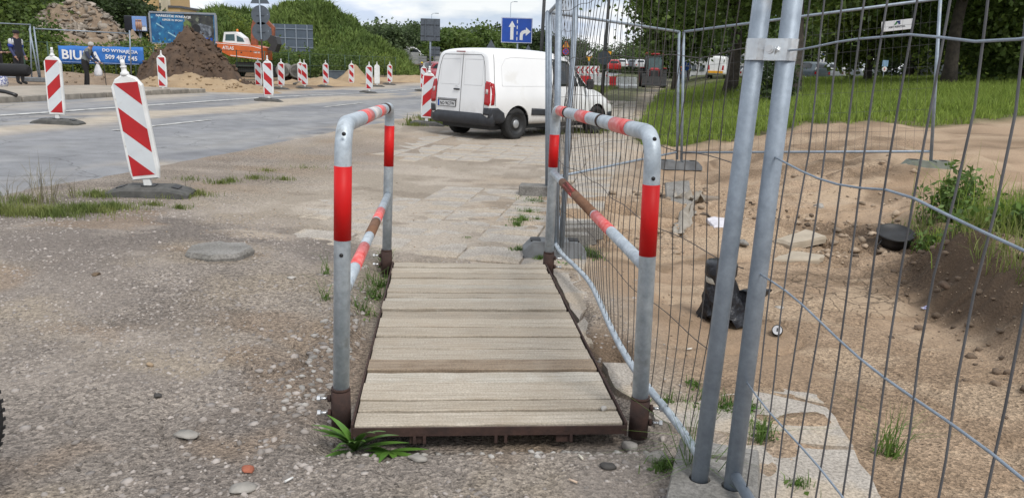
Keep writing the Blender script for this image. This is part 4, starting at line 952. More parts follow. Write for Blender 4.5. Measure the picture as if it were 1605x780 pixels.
def panel_on(bvh, poly, axis, sgn, off, name, mat, parent, cuts=3, thick=0.):
    """poly in the two other coordinates projected on the body along axis ('x','y') from side sgn"""
    bm = bmesh.new()
    def P3(u_, v_): return Vector((u_, sgn*5, v_)) if axis == 'y' else Vector((sgn*8, u_, v_))
    f = bm.faces.new([bm.verts.new(P3(*p)) for p in poly])
    bmesh.ops.triangulate(bm, faces=bm.faces[:]); 
    for _ in range(cuts): bmesh.ops.subdivide_edges(bm, edges=bm.edges[:], cuts=1, use_grid_fill=True)
    bmesh.ops.triangulate(bm, faces=bm.faces[:])
    dr = Vector((0, -sgn, 0)) if axis == 'y' else Vector((-sgn, 0, 0)); hits = []; miss = []
    for v in bm.verts:
        loc, nr, _, _ = bvh.ray_cast(v.co, dr)
        if loc is not None and (axis == 'x' or abs(loc.y) > .45): v.co = loc-dr*off; hits.append(v.co.copy())
        else: miss.append(v)
    k = 1 if axis == 'y' else 0; j = 1-k
    for v in miss:
        h = min(hits, key=lambda q: (q[j]-v.co[j])**2+(q.z-v.co.z)**2); v.co = h
    bmesh.ops.recalc_face_normals(bm, faces=bm.faces[:])
    me = bpy.data.meshes.new(name); bm.to_mesh(me); bm.free()
    me.polygons.foreach_set('use_smooth', np.ones(len(me.polygons), bool))
    o = obj(name, me, mat, parent)
    if thick: 
        md = o.modifiers.new('t', 'SOLIDIFY'); md.thickness = thick; md.offset = 0
    return o
def ribbon(bvh, pts, axis, sgn, wd, name, mat, parent, off=.002):
    mb = MB(); dr = Vector((0, -sgn, 0)) if axis == 'y' else Vector((-sgn, 0, 0)); P = []
    for a, b in zip(pts[:-1], pts[1:]):
        for k in range(8): P.append((a[0]+(b[0]-a[0])*k/8, a[1]+(b[1]-a[1])*k/8))
    P.append(pts[-1]); out = []
    for u_, v_ in P:
        loc, _, _, _ = bvh.ray_cast(Vector((u_, sgn*5, v_)) if axis == 'y' else Vector((sgn*8, u_, v_)), dr)
        if loc is not None: out.append(loc-dr*off)
    if len(out) > 1: return mb.tube(out, wd/2, 5).build(name, mat, parent)
def wheel(parent, x, y, r, w_, steel=True, tw=1, hubmat=None, rimmat=None, detail=True):
    s = 1 if y > 0 else -1
    n = 28 if detail else 16
    t = MB().lathe([(r*.62, -w_/2), (r*.9, -w_/2), (r*.985, -w_*.36), (r, -w_*.2), (r, w_*.2), (r*.985, w_*.36), (r*.9, w_/2), (r*.68, w_/2), (r*.62, w_*.1)], (0, 0, 0), n, 'Y' )
    root = t.build('wheel', M_tyre, parent, (x, y, r))
    rim = MB().lathe([(r*.66, w_*.47), (r*.60, w_*.44), (r*.56, w_*.30), (r*.36, w_*.26), (r*.33, w_*.34), (0.0, w_*.36)], (0, 0, 0), n, 'Y', cap=False)
    ro = rim.build('rim', rimmat or M_black, root)
    hub = MB().lathe([(r*.27, w_*.30), (r*.26, w_*.40), (r*.2, w_*.44), (0., w_*.46)], (0, 0, 0), n, 'Y').build('hub_cap', hubmat or pm('hub_grey', (.42, .43, .44), None, 5, .4, .5), root)
    if s < 0: root.rotation_euler = (0, 0, math.pi)
    return root
M_vwhite = pm('van_white_paint', (.78, .79, .80), (.74, .75, .76), 2, .25, 0, spots=(1.6, (.69, .69, .68), .60))
def _grime(m):
    N, L = m.node_tree.nodes, m.node_tree.links; b = N['Principled BSDF']; old = b.inputs['Base Color'].links[0].from_socket
    t = N.new('ShaderNodeTexCoord'); sx = N.new('ShaderNodeSeparateXYZ'); L.new(t.outputs['Object'], sx.inputs[0])
    mr = N.new('ShaderNodeMapRange'); mr.inputs['From Min'].default_value = .85; mr.inputs['From Max'].default_value = .25; L.new(sx.outputs[2], mr.inputs['Value'])
    n = N.new('ShaderNodeTexNoise'); n.inputs['Scale'].default_value = 7; n.inputs['Detail'].default_value = 7; L.new(t.outputs['Object'], n.inputs['Vector'])
    mu = N.new('ShaderNodeMath'); mu.operation = 'MULTIPLY'; L.new(mr.outputs[0], mu.inputs[0]); L.new(n.outputs['Fac'], mu.inputs[1])
    mx_ = N.new('ShaderNodeMixRGB'); mx_.inputs['Color2'].default_value = (.30, .26, .21, 1); L.new(mu.outputs[0], mx_.inputs['Fac']); L.new(old, mx_.inputs['Color1']); L.new(mx_.outputs[0], b.inputs['Base Color'])
_grime(M_vwhite)
M_seam = pm('panel_gap', (.10, .10, .105), None, 5, .8)
M_trim = pm('bumper_plastic', (.028, .032, .04), (.018, .02, .026), 9, .5)
M_lampred = pm('lamp_red', (.42, .008, .012), (.30, .006, .01), 6, .15)
M_lampclear = pm('lamp_clear', (.5, .45, .45), None, 6, .15)
def make_van():
    p0 = np.array([-.07, 15.9]); hd = math.radians(42)      # right rear wheel, heading clockwise from +Y
    fx, fy = math.sin(hd), math.cos(hd); rx, ry = fy, -fx
    c = p0-np.array([rx, ry])*.76
    v = thing('panel_van', 'white panel van parked across the end of the sandy footpath', 'van', (c[0], c[1], Z(c[0], c[1])-.02), math.pi/2-hd)
    st = [(-.775, .46, .78, .80, .95, .64, 1.66, .085), (-.765, .42, .84, .855, .95, .68, 1.73, .085), (-.72, .36, .865, .88, .95, .71, 1.775, .085), (-.45, .30, .875, .895, .95, .735, 1.80, .05), (.3, .28, .885, .90, .95, .745, 1.815, 0), (1.0, .28, .885, .90, .95, .74, 1.81, 0),
          (1.62, .28, .885, .90, .93, .72, 1.77, 0), (1.95, .28, .885, .90, .92, .70, 1.64, 0), (2.5, .28, .885, .89, .86, .68, 1.17, 0), (2.75, .28, .88, .885, .80, .70, 1.06, 0), (3.15, .28, .86, .87, .74, .68, .98, 0), (3.42, .28, .80, .80, .66, .60, .86, 0), (3.53, .30, .70, .70, .58, .52, .74, 0), (3.55, .34, .62, .62, .55, .46, .70, 0)]
    body, bvh = loft_body(st, v, M_vwhite, arches=(0., 2.73), ar=.37)
    liner = MB()
    for ax in (0, 2.73):
        for s in (-1, 1): 
            an_ = np.linspace(-.15, math.pi+.15, 20); rr_ = .366
            MB().add([(ax+rr_*math.cos(a), y_, .33+rr_*math.sin(a)) for y_ in (s*.55, s*.865) for a in an_], [(i, i+1, 21+i, 20+i) for i in range(19)]+[tuple(range(20))]).build('wheel_arch', M_black, v)
    for ax in (0, 2.73):
        for s in (-1, 1): wheel(v, ax, s*.775, .325, .20)
    # --- rear
    ribbon(bvh, [(-.02, .50), (-.02, 1.71)], 'x', -1, .012, 'door_seam', M_seam, body)
    ribbon(bvh, [(-.69, .52), (-.70, 1.0), (-.64, 1.45), (-.585, 1.62), (-.52, 1.67), (.52, 1.67), (.585, 1.62), (.64, 1.45), (.70, 1.0), (.69, .52)], 'x', -1, .010, 'door_seam', M_seam, body)
    for (a, b) in ((.05, .60), (-.60, -.09)):
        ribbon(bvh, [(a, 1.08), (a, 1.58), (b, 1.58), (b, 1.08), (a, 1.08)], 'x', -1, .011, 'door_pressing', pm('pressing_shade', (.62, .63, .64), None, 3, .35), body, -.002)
    for s in (-1, 1):
        P = [(s*.715, .72), (s*.83, .70), (s*.855, .76), (s*.82, 1.15), (s*.725, 1.17), (s*.70, 1.1)]
        tl = panel_on(bvh, P, 'x', -1, .012, 'tail_light', M_lampred, v, 3, .02)
        panel_on(bvh, [(s*.73, .93), (s*.80, .92), (s*.795, 1.01), (s*.735, 1.02)], 'x', -1, .025, 'lamp_lens', M_lampclear, tl, 1, .004)
        # the light wraps round onto the side
        panel_on(bvh, [(-.82, .70), (-.69, .72), (-.66, 1.12), (-.82, 1.16)], 'y', s, .006, 'tail_light', M_lampred, v, 2, .01)
    MB().box((-.765, 0, 1.725), (.03, .24, .022), bev=.004).build('brake_light', pm('brake_lamp', (.22, .01, .012), None, 5, .2), v)
    # bumper
    bp = MB(); prof = []
    for y in np.linspace(-1, 1, 15):
        x = -.86+.10*abs(y)**4; prof.append((x, y*.885))
    vs = []
    for (x, y) in prof: vs += [(x+.05, y*.99, .30), (x-.01, y, .36), (x, y, .48), (x+.03, y, .545), (x+.20, y*.96, .55), (x+.2, y*.9, .30)]
    n = len(prof); fs = [(i*6+k, i*6+(k+1) % 6, i*6+6+(k+1) % 6, i*6+6+k) for i in range(n-1) for k in range(6)]+[tuple(range(5, -1, -1)), tuple((n-1)*6+k for k in range(6))]
    bp.add(vs, fs, True).build('rear_bumper', M_trim, v)
    for s in (-1, 1):
        panel_on(bvh, [(-.79, .33), (-.40, .33), (-.37, .44), (-.42, .56), (-.60, .66), (-.80, .66)], 'y', s, .014, 'bumper_corner', M_trim, v, 3, .02)
        panel_on(bvh, [(s*.70, .52), (s*.88, .52), (s*.86, .66), (s*.72, .66)], 'x', -1, .012, 'bumper_corner', M_trim, v, 2, .02)
    # plate
    q = bvh.ray_cast(Vector((-8, .36, .70)), Vector((1, 0, 0)))[0]
    MB().box((q.x+.0, .36, .775), (.035, .56, .045), bev=.008).build('plate_recess', pm('van_chrome', (.36, .36, .37), None, 5, .3, .7), v)
    pl = thing('number_plate', None, None); pl.parent = v; pl.location = (q.x-.02, .36, .70)
    bpy.data.objects.remove(pl)
    pl = MB().box((0, 0, 0), (.012, .54, .125), bev=.004).build('number_plate', M_black, v, (q.x-.016, .36, .692))
    MB().box((-.0065, 0, 0), (.004, .515, .105)).build('plate_face', pm('plate_white', (.72, .73, .74), None, 5, .35), pl)
    MB().box((-.0075, .235, 0), (.004, .045, .105)).build('plate_band', M_blue, pl)
    lettering('NO 9627W', M_blk, pl, (-.0098, -.025, 0), (math.pi/2, 0, -math.pi/2), width=.43, height=.075, extrude=.0008)
    q = bvh.ray_cast(Vector((-8, .07, .98)), Vector((1, 0, 0)))[0]
    MB().box((q.x-.012, .10, .985), (.035, .17, .032), bev=.01).build('door_handle', M_black, v)
    MB().tube([(q.x-.012, .10+.05*math.cos(a), 1.03+.02*math.sin(a)) for a in np.linspace(0, math.pi, 7)], .004, 5).build('badge', pm('badge_chrome', (.6, .6, .62), None, 4, .3, .8), v)
    for yy_ in (.24, .45): MB().box((q.x-.018, yy_, .765), (.03, .09, .03), bev=.006).build('plate_lamp', M_black, v)
    # --- sides
    for s in (-1, 1):
        ribbon(bvh, [(-.66, .70), (-.66, 1.1), (-.58, 1.68)], 'y', s, .010, 'body_seam', M_seam, body)
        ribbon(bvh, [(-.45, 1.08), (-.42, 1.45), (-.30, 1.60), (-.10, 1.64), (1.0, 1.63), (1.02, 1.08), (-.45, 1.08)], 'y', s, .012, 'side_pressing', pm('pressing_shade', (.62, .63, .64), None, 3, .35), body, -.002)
        ribbon(bvh, [(1.08, .40), (1.08, 1.66)], 'y', s, .010, 'door_seam', M_seam, body)
        ribbon(bvh, [(2.22, .42), (2.24, 1.0), (2.30, 1.2)], 'y', s, .010, 'door_seam', M_seam, body)
        panel_on(bvh, [(.42, .50), (1.05, .47), (1.05, .60), (.42, .64)], 'y', s, .010, 'side_moulding', M_trim, v, 2, .014)
        panel_on(bvh, [(1.12, .46), (2.20, .46), (2.20, .57), (1.12, .60)], 'y', s, .010, 'side_moulding', M_trim, v, 2, .014)
        panel_on(bvh, [(1.14, 1.08), (2.02, 1.08), (1.98, 1.22), (1.74, 1.60), (1.16, 1.64)], 'y', s, .006, 'door_window', M_glass, v, 3, .004)
        panel_on(bvh, [(2.06, 1.08), (2.42, 1.08), (2.20, 1.28), (2.04, 1.42)], 'y', s, .006, 'quarter_window', M_glass, v, 2, .004)
        q = bvh.ray_cast(Vector((1.22, s*5, .98)), Vector((0, -s, 0)))[0]
        MB().box((1.24, q.y+s*.012, .98), (.16, .03, .03), bev=.008).build('door_handle', M_trim, v)
        MB().box((2.24, s*1.0, 1.13), (.10, .20, .22), bev=.04).tube([(2.24, s*.86, 1.06), (2.24, s*.94, 1.08)], .025, 8).build('mirror', M_black, v)
        panel_on(bvh, [(3.15, .70), (3.50, .66), (3.46, .82), (3.10, .94)], 'y', s, .006, 'headlight', M_lampclear, v, 2, .004)
        panel_on(bvh, [(3.18, .30), (3.60, .32), (3.60, .52), (3.12, .50)], 'y', s, .008, 'front_bumper', M_trim, v, 2, .01)
    # windscreen
    ws = []
    for i in range(7):
        for j in range(7):
            x = 1.78+.66*i/6; y = -.60+1.2*j/6; h = bvh.ray_cast(Vector((x, y, 4)), Vector((0, 0, -1)))[0]; ws.append((h.x+.004, h.y, h.z+.006))
    MB().add(ws, [(i*7+j, i*7+7+j, i*7+8+j, i*7+j+1) for i in range(6) for j in range(6)], True).build('windscreen', M_glass, v)
    MB().box((1.35, 0, .26), (3.9, 1.4, .1)).build('underbody', M_black, v)
    return v
make_van()

def make_car(name, label, cat, p, yaw, colr, kind='car', group=None, parent_scale=1.):
    c = thing(name, label, cat, p, yaw, group); m = pm('paint_'+'_'.join('%02d' % int(x*99) for x in colr), colr, tuple(x*.9 for x in colr), 2, .25)
    if kind == 'car':
        st = [(-.80, .40, .70, .72, .8, .55, .92, 0), (-.74, .3, .80, .83, .8, .58, 1.0, 0), (-.5, .26, .84, .86, .82, .60, 1.34, 0), (0, .25, .85, .87, .84, .62, 1.46, 0), (.9, .25, .85, .87, .84, .62, 1.47, 0), (1.45, .25, .85, .87, .82, .60, 1.33, 0), (2.0, .25, .85, .86, .76, .62, .98, 0), (2.8, .25, .83, .84, .68, .62, .86, 0), (3.3, .28, .72, .74, .58, .52, .72, 0), (3.36, .34, .62, .64, .54, .46, .66, 0)]
        wb = 2.55; win = [(-.45, .95), (1.85, .92), (1.40, 1.28), (.9, 1.38), (0, 1.38), (-.35, 1.26)]
    else:
        st = [(-.9, .5, .82, .84, 1., .70, 1.9, .05), (-.85, .36, .9, .92, 1., .75, 2.0, .05), (0, .3, .92, .94, 1., .77, 2.05, 0), (1.8, .3, .92, .94, 1., .77, 2.05, 0), (2.3, .3, .92, .94, 1., .74, 1.95, 0), (3.1, .3, .92, .93, .95, .72, 1.2, 0), (3.7, .3, .86, .87, .8, .66, 1.02, 0), (3.85, .34, .72, .72, .7, .55, .85, 0)]
        wb = 2.9; win = [(1.5, 1.15), (2.9, 1.15), (2.45, 1.7), (1.5, 1.78)]
    b, bvh = loft_body(st, c, m, sub=2)
    for ax in (0, wb):
        for s in (-1, 1): wheel(c, ax, s*.76, .31, .19, detail=False, rimmat=pm('alloy', (.35, .36, .37), None, 6, .35, .6))
    for s in (-1, 1):
        panel_on(bvh, win, 'y', s, .012, 'side_window', M_glass, c, 3)
        panel_on(bvh, [(s*.52, .55 if kind == 'car' else .8), (s*.70, .55 if kind == 'car' else .8), (s*.70, .72 if kind == 'car' else 1.2), (s*.56, .74 if kind == 'car' else 1.2)], 'x', -1, .012, 'tail_light', M_lampred, c, 1)
        panel_on(bvh, [(s*.40, .56), (s*.66, .56), (s*.68, .66), (s*.42, .66)], 'x', 1, .012, 'headlight', M_lampclear, c, 1)
    if kind == 'car': panel_on(bvh, [(-.50, 1.0), (.50, 1.0), (.44, 1.3), (-.44, 1.3)], 'x', -1, .012, 'rear_window', M_glass, c, 2); panel_on(bvh, [(-.56, 1.02), (.56, 1.02), (.47, 1.36), (-.47, 1.36)], 'x', 1, .012, 'windscreen', M_glass, c, 2)
    else: panel_on(bvh, [(-.62, 1.26), (.62, 1.26), (.55, 1.85), (-.55, 1.85)], 'x', 1, .012, 'windscreen', M_glass, c, 3); panel_on(bvh, [(-.7, 1.25), (.7, 1.25), (.62, 1.8), (-.62, 1.8)], 'x', -1, .012, 'rear_window', M_glass if 'red' in label else m, c, 2); panel_on(bvh, [(-.6, .35), (.6, .35), (.6, .62), (-.6, .62)], 'x', 1, .014, 'front_bumper', M_trim, c, 1)
    return c
def ground_at(px, ybot, Y):
    return D(px, ybot, Y)
def put(px, ybot, Y):
    p = D(px, ybot, Y); return p
p = put(688, 128, 56); make_car('stopped_car', 'red car facing the camera behind the white van', 'car', (p[0], p[1]+3, Z(p[0], p[1])), -math.pi/2-.1, (.30, .02, .03), 'car')
p = put(671, 122, 62); make_car('stopped_car', 'dark red car behind the tilted beacon', 'car', (p[0], p[1]+3, Z(p[0], p[1])), -math.pi/2+.5, (.18, .02, .03), 'car')
p = put(1122, 124, 72); wv_ = make_car('delivery_van', 'white van with yellow stripe seen from behind near the trees', 'van', (p[0], p[1], p[2]), math.pi/2-.35, (.72, .73, .74), 'van')
MB().box((-.93, 0, .62), (.05, 1.3, .2)).build('rear_stripe', M_yellow, wv_)
carspots = [(1276, 128, 60, 1.9, (.10, .13, .15), 'dark blue car, leftmost parked beyond the grass bank'), (1300, 126, 66, 1.7, (.32, .35, .38), 'silver parked car behind the dark blue car'), (1322, 125, 74, .2, (.55, .56, .57), 'white parked car in the middle of the parked row'), (1350, 127, 64, .25, (.30, .33, .36), 'silver estate car nearest in the parked row'), (1340, 122, 84, .1, (.15, .17, .2), 'dark grey car at the back of the parked row'), (1180, 127, 64, .4, (.62, .63, .64), 'white parked car seen just left of the near fence posts'), (1195, 131, 58, .5, (.50, .52, .54), 'pale silver parked car between the near fence posts')]
for (px, yb, Yd, yaw, c_, lab) in carspots:
    p = put(px, yb, Yd); make_car('parked_car', lab, 'car', (p[0], p[1], p[2]), yaw, c_, 'car', 'cars parked beyond the grass bank')
p = put(1512, 128, 52); make_car('delivery_van', 'pale grey van partly hidden by the bank at right', 'van', (p[0]-.6, p[1], p[2]-.7), .15, (.45, .5, .52), 'van')
for (px, yb, Yd, yaw, c_, lab) in [(962, 113, 95, 1.45, (.45, .02, .02), 'red car with dark rear window on the distant road'), (975, 108, 120, 1.5, (.6, .6, .62), 'pale car far off on the distant road'), (990, 108, 125, 1.5, (.12, .13, .16), 'dark car far off on the distant road'), (1003, 109, 118, 1.5, (.5, .5, .52), 'silver car far off beside the tractor cab')]:
    p = put(px, yb, Yd); make_car('distant_car', lab, 'car', (p[0], p[1], p[2]), yaw, c_, 'car', 'cars on the distant road')

# ------------------------------------------------------------------ tractor
p = put(1022, 138, 65); tr = thing('tractor', 'red tractor with dark cab and black front loader facing down the path', 'tractor', (p[0], p[1], p[2]), -math.pi/2-.12)
M_tred = pm('tractor_red', (.30, .02, .025), None, 5, .4); M_dark = pm('dark_steel', (.035, .036, .038), None, 6, .6)
MB().box((1.55, 0, 1.25), (1.5, .75, .75), bev=.12).build('bonnet', M_tred, tr)
MB().box((2.32, 0, 1.15), (.1, .6, .55), bev=.03).build('grille', M_dark, tr)
cb = MB()
for x_ in (-.55, .75):
    for s in (-1, 1): cb.tube([(x_, s*.72, 1.2), (x_*.9, s*.66, 2.65)], .05, 6)
cb.box((.1, 0, 1.15), (1.4, 1.5, .5), bev=.06); cb.build('cab_frame', M_dark, tr)
MB().box((.08, 0, 1.95), (1.15, 1.3, 1.2), bev=.05).build('cab_glass', pm('tractor_glass', (.12, .18, .19), None, 3, .1), tr)
MB().box((.08, 0, 2.70), (1.45, 1.5, .16), bev=.06).build('cab_roof', M_tred, tr)
for s in (-1, 1):
    wheel(tr, -.35, s*.85, .82, .48, rimmat=M_tred); wheel(tr, 2.0, s*.78, .58, .38, rimmat=M_tred)
    MB().box((-.35, s*.85, 1.60), (1.0, .5, .10), bev=.05).build('mudguard', M_tred, tr)
    MB().tube([(.9, s*.5, 1.45), (2.3, s*.5, 1.35), (2.9, s*.5, .5)], .08, 6).build('loader_arm', M_dark, tr)
MB().prism([(2.75, .25), (3.3, .22), (3.3, .32), (2.95, .40), (2.85, .95), (2.75, .95)], lambda u_, v_, k: (u_, -.95+1.9*k, v_)).build('loader_bucket', M_dark, tr)
MB().lathe([(.07, 0), (.07, .14), (.03, .2)], (.0, -.62, 2.78), 10).build('beacon_lamp', pm('orange_lamp', (.75, .2, .01), None, 5, .3), tr)
MB().tube([(1.0, -.5, 1.5), (1.0, -.5, 2.6)], .04, 8).build('exhaust', M_dark, tr)

# ------------------------------------------------------------------ excavator
YE = 55.; e0 = D(390, 97, YE); kx = YE/F
ex = thing('excavator', 'orange excavator with white cab working behind the soil heap', 'excavator', (e0[0], e0[1], e0[2]-1.2))
def E_(px, py): return ((px-390)*kx*1.02, 1.2+(97-py)*kx*1.02)
M_or = pm('excavator_orange', (.60, .13, .025), (.50, .10, .02), 3, .45, spots=(5, (.30, .10, .05), .68)); M_orr = pm('boom_dirty_orange', (.30, .085, .035), (.16, .06, .035), 5, .6)
def prism_xz(pts, y0, y1): return MB().prism([E_(*q) for q in pts], lambda u_, v_, k: (u_, y0+(y1-y0)*k, v_))
bd = prism_xz([(351, 70), (404, 73), (418, 76), (418, 94), (372, 90), (352, 81)], -1.15, 1.15).build('upper_body', M_or, ex)
lettering('ATLAS', M_signwhite, bd, (E_(369, 78)[0], -1.158, E_(369, 78)[1]), (math.pi/2, .05, 0), width=17*kx, height=5.0*kx, extrude=.004)
lettering('160 W', M_signwhite, bd, (E_(411, 83)[0], -1.158, E_(411, 83)[1]), (math.pi/2, .04, 0), width=9*kx, height=3.4*kx, extrude=.004)
for q in ([(351, 71.2), (404, 74.2), (418, 77.2), (418, 78), (404, 75), (351, 72)], [(372, 88), (418, 92), (418, 93), (372, 89)]): prism_xz(q, -1.156, -1.15).build('trim_line', M_signwhite, bd)
for q in ((356, 81), (388, 84), (402, 82)): MB().lathe([(.05, -.01), (.05, .01), (0, .01)], (E_(*q)[0], -1.155, E_(*q)[1]), 10, 'Y').build('vent', M_black, bd)
cabp = [(361, 71), (364, 56), (381, 55), (392, 63), (395, 73), (362, 71.5)]
cb = prism_xz(cabp, -1.1, -.1).build('cab', M_signwhite, ex)
prism_xz([(365, 68), (366, 59), (379, 58.5), (379, 68)], -1.106, -1.098).build('cab_window', pm('cab_glass', (.05, .10, .11), None, 3, .1), cb)
prism_xz([(382, 69), (382, 60), (391, 64), (393, 69)], -1.106, -1.098).build('cab_window', pm('cab_glass', (.05, .10, .11), None, 3, .1), cb)
prism_xz([(393, 74), (395, 46), (401, 27), (405, 24), (406, 31), (402, 48), (402, 74)], .1, .5).build('boom', M_orr, ex)
prism_xz([(401, 28), (406, 23), (429, 46), (428, 60), (425, 60), (425, 48)], .15, .45).build('stick', M_orr, ex)
MB().tube([(E_(400, 52)[0], .3, E_(400, 52)[1]), (E_(412, 30)[0], .3, E_(412, 30)[1])], .09, 8).build('hydraulic_ram', M_or, ex)
bk_ = prism_xz([(419, 64), (424, 57), (434, 60), (436, 70), (431, 82), (421, 79), (426, 72)], -.3, .7).build('bucket', M_dark, ex)
MB().lathe([(.08, 0), (.08, .16), (.03, .2)], (E_(379, 55)[0], -.5, E_(379, 55)[1]), 8).build('warning_lamp', pm('orange_lamp', (.75, .2, .01), None, 5, .3), ex)
MB().box((E_(390, 97)[0]+.1, 0, 1.0), (1.6, 1.6, .35), bev=.05).build('turntable', M_dark, ex)
for x_ in (-1.1, 1.2):
    for s in (-1, 1): wheel(ex, x_, s*.9, .52, .4, detail=False)
MB().box((.05, 0, .65), (2.9, 1.2, .35), bev=.05).build('chassis', M_dark, ex)
# ------------------------------------------------------------------ heaps and site objects
def heap(name, label, cat, c, rx, ry, h, mat, seed, rough=.25, n=60, sharp=1.0, rocks=None, tops=None):
    u_ = np.linspace(-1.15, 1.15, n); U, V = np.meshgrid(u_, u_); R = np.hypot(U, V)
    sh = np.clip(1-R*(.85+.35*fbm(U*1.3+seed, V*1.3, 3, seed)), 0, 1)**sharp
    z = h*sh*(1+.5*(fbm(U*2.2+seed*3, V*2.2, 3, seed+5)-.5))+rough*(fbm(U*7, V*7, 4, seed+7)-.5)*sst(0, .2, sh)-.12*(R > .98)
    I = np.arange(n*n).reshape(n, n)
    me = fast_mesh(name, np.stack([U*rx, V*ry, z-.03], -1).reshape(-1, 3), np.stack([I[:-1, :-1], I[:-1, 1:], I[1:, 1:], I[1:, :-1]], -1).reshape(-1, 4), True)
    o = tag(obj(name, me, mat, None, c), label, cat)
    if rocks:
        nr, smin, smax, rm, thin = rocks; g = np.random.default_rng(seed); Vs, Fs, b = [], [], 0
        kinds_ = [rock_verts(1, seed+i, thin) for i in range(6)]
        for i in range(nr):
            a, r = g.random()*6.283, math.sqrt(g.random())*.85; x, y = r*math.cos(a), r*math.sin(a)
            ii, jj = min(int((x+1.15)/2.3*(n-1)), n-1), min(int((y+1.15)/2.3*(n-1)), n-1)
            V0, F0 = kinds_[i % 6]; s = smin+(smax-smin)*g.random()**2
            M = np.array(Matrix.Rotation(g.random()*6.28, 3, 'Z') @ Matrix.Rotation(g.normal()*(1.1 if thin < .5 else .6), 3, 'X'))
            Vs.append((V0*s)@M.T+np.array([x*rx, y*ry, z[jj, ii]+s*.1])); Fs.append(F0+b); b += len(V0)
        r_ = obj('rubble', fast_mesh('rubble', np.concatenate(Vs), np.concatenate(Fs)), rm, o); r_['kind'] = 'stuff'
    return o
M_soil = pm('dark_soil', (.105, .068, .045), (.06, .04, .028), 2.5, .95, 0, .9, 6)
M_earth = pm('pale_earth', (.27, .205, .145), (.19, .14, .10), 2, .95, 0, .9, 5)
M_sandp = pm('pile_sand', (.36, .265, .165), (.29, .21, .13), 2, .95, 0, .5, 5)
M_rub = pm('rubble_concrete', (.33, .29, .245), (.20, .165, .13), 1.5, .9, 0, .4, 8, irand=.35)
def hp(px, Yd): q = D(px, 110, Yd); return np.array([q[0], q[1], Z(q[0], q[1])])
heap('soil_heap', 'big dark brown soil heap in front of the billboard', 'soil heap', hp(298, 33), 2.25, 2.4, 2.45, M_soil, 3, .8, 80, .8, (500, .03, .14, M_soil, .8))
heap('soil_heap', 'low dark soil spread left of the excavator', 'soil heap', hp(362, 36), 1.9, 1.8, .45, M_soil, 13, .4, 60, 1, (200, .03, .12, M_soil, .8))
heap('sand_heap', 'low churned sand heap below the dark soil heap', 'sand heap', hp(295, 29.5), 3.6, 1.6, .62, M_sandp, 4, .4, 70, .9, (160, .02, .10, M_sandp, .8))
heap('sand_heap', 'low sand ridge behind the far beacon row', 'sand heap', hp(505, 44), 3.2, 1.6, .42, M_sandp, 5, .3, 60, .9)
heap('sand_heap', 'smooth yellow sand pile between far beacons', 'sand heap', hp(556, 50), 1.5, 1.4, 1.15, M_sandp, 6, .12, 50, 1.1)
heap('sand_heap', 'low sand edge by the lone worker', 'sand heap', hp(640, 56), 4.2, 2., .5, M_sandp, 16, .3, 50, .9)
heap('sand_heap', 'churned earth strip behind the pavement on the far left', 'sand heap', hp(110, 33.5), 8, 2.2, .55, M_earth, 26, .4, 70, .8, (200, .02, .12, M_earth, .8))
heap('rubble_heap', 'tall heap of broken concrete rubble on the left', 'rubble heap', hp(122, 62), 5.6, 4.5, 4.9, M_earth, 8, 1.4, 80, .55, (1500, .08, .55, M_rub, .25))
heap('earth_heap', 'pale earth mound in front of the rubble heap', 'earth heap', hp(112, 55), 3.4, 2.2, 2.9, M_earth, 9, .25, 50, .95)
heap('earth_heap', 'pale earth mound at the right foot of the rubble', 'earth heap', hp(155, 54), 3.4, 2.2, 2.7, M_earth, 10, .25, 50, .95)
heap('earth_heap', 'small pale earth cone below the little advertising screen', 'earth heap', hp(213, 60), 2.1, 2.0, 2.9, M_earth, 11, .2, 50, 1.)
# concrete pipes and steel box
for (px, lab) in ((446, 'concrete pipe lying left of its twin behind the beacons'), (467, 'concrete pipe lying right of its twin behind the beacons')):
    q = D(px, 105, 50); o = thing('concrete_pipe', lab, 'pipe', (q[0], q[1], Z(q[0], q[1])), .15, 'concrete pipes')
    MB().lathe([(.34, -.9), (.43, -.9), (.43, .9), (.34, .9), (.34, -.9)], (0, 0, .62), 28, 'Y').build('pipe_wall', M_conc, o)
    MB().box((0, -.5, .1), (.7, .12, .2)).build('bearer', M_rust, o)
    MB().box((0, .5, .1), (.7, .12, .2)).build('bearer', M_rust, o)
q = D(528, 118, 50); o = thing('steel_box', 'dark blue grey steel trench box beside the sand pile', 'steel box', (q[0], q[1], Z(q[0], q[1])-.05), .1)
M_steel = pm('blue_grey_steel', (.10, .125, .15), (.07, .09, .11), 4, .5, .3)
MB().prism([(-.55, 0), (.45, 0), (.6, .35), (.5, .72), (-.55, .72)], lambda u_, v_, k: (u_, -.4+.8*k, v_)).build('shell', M_steel, o); MB().box((-.02, 0, .74), (1.1, .86, .04)).build('rim', M_steel, o)
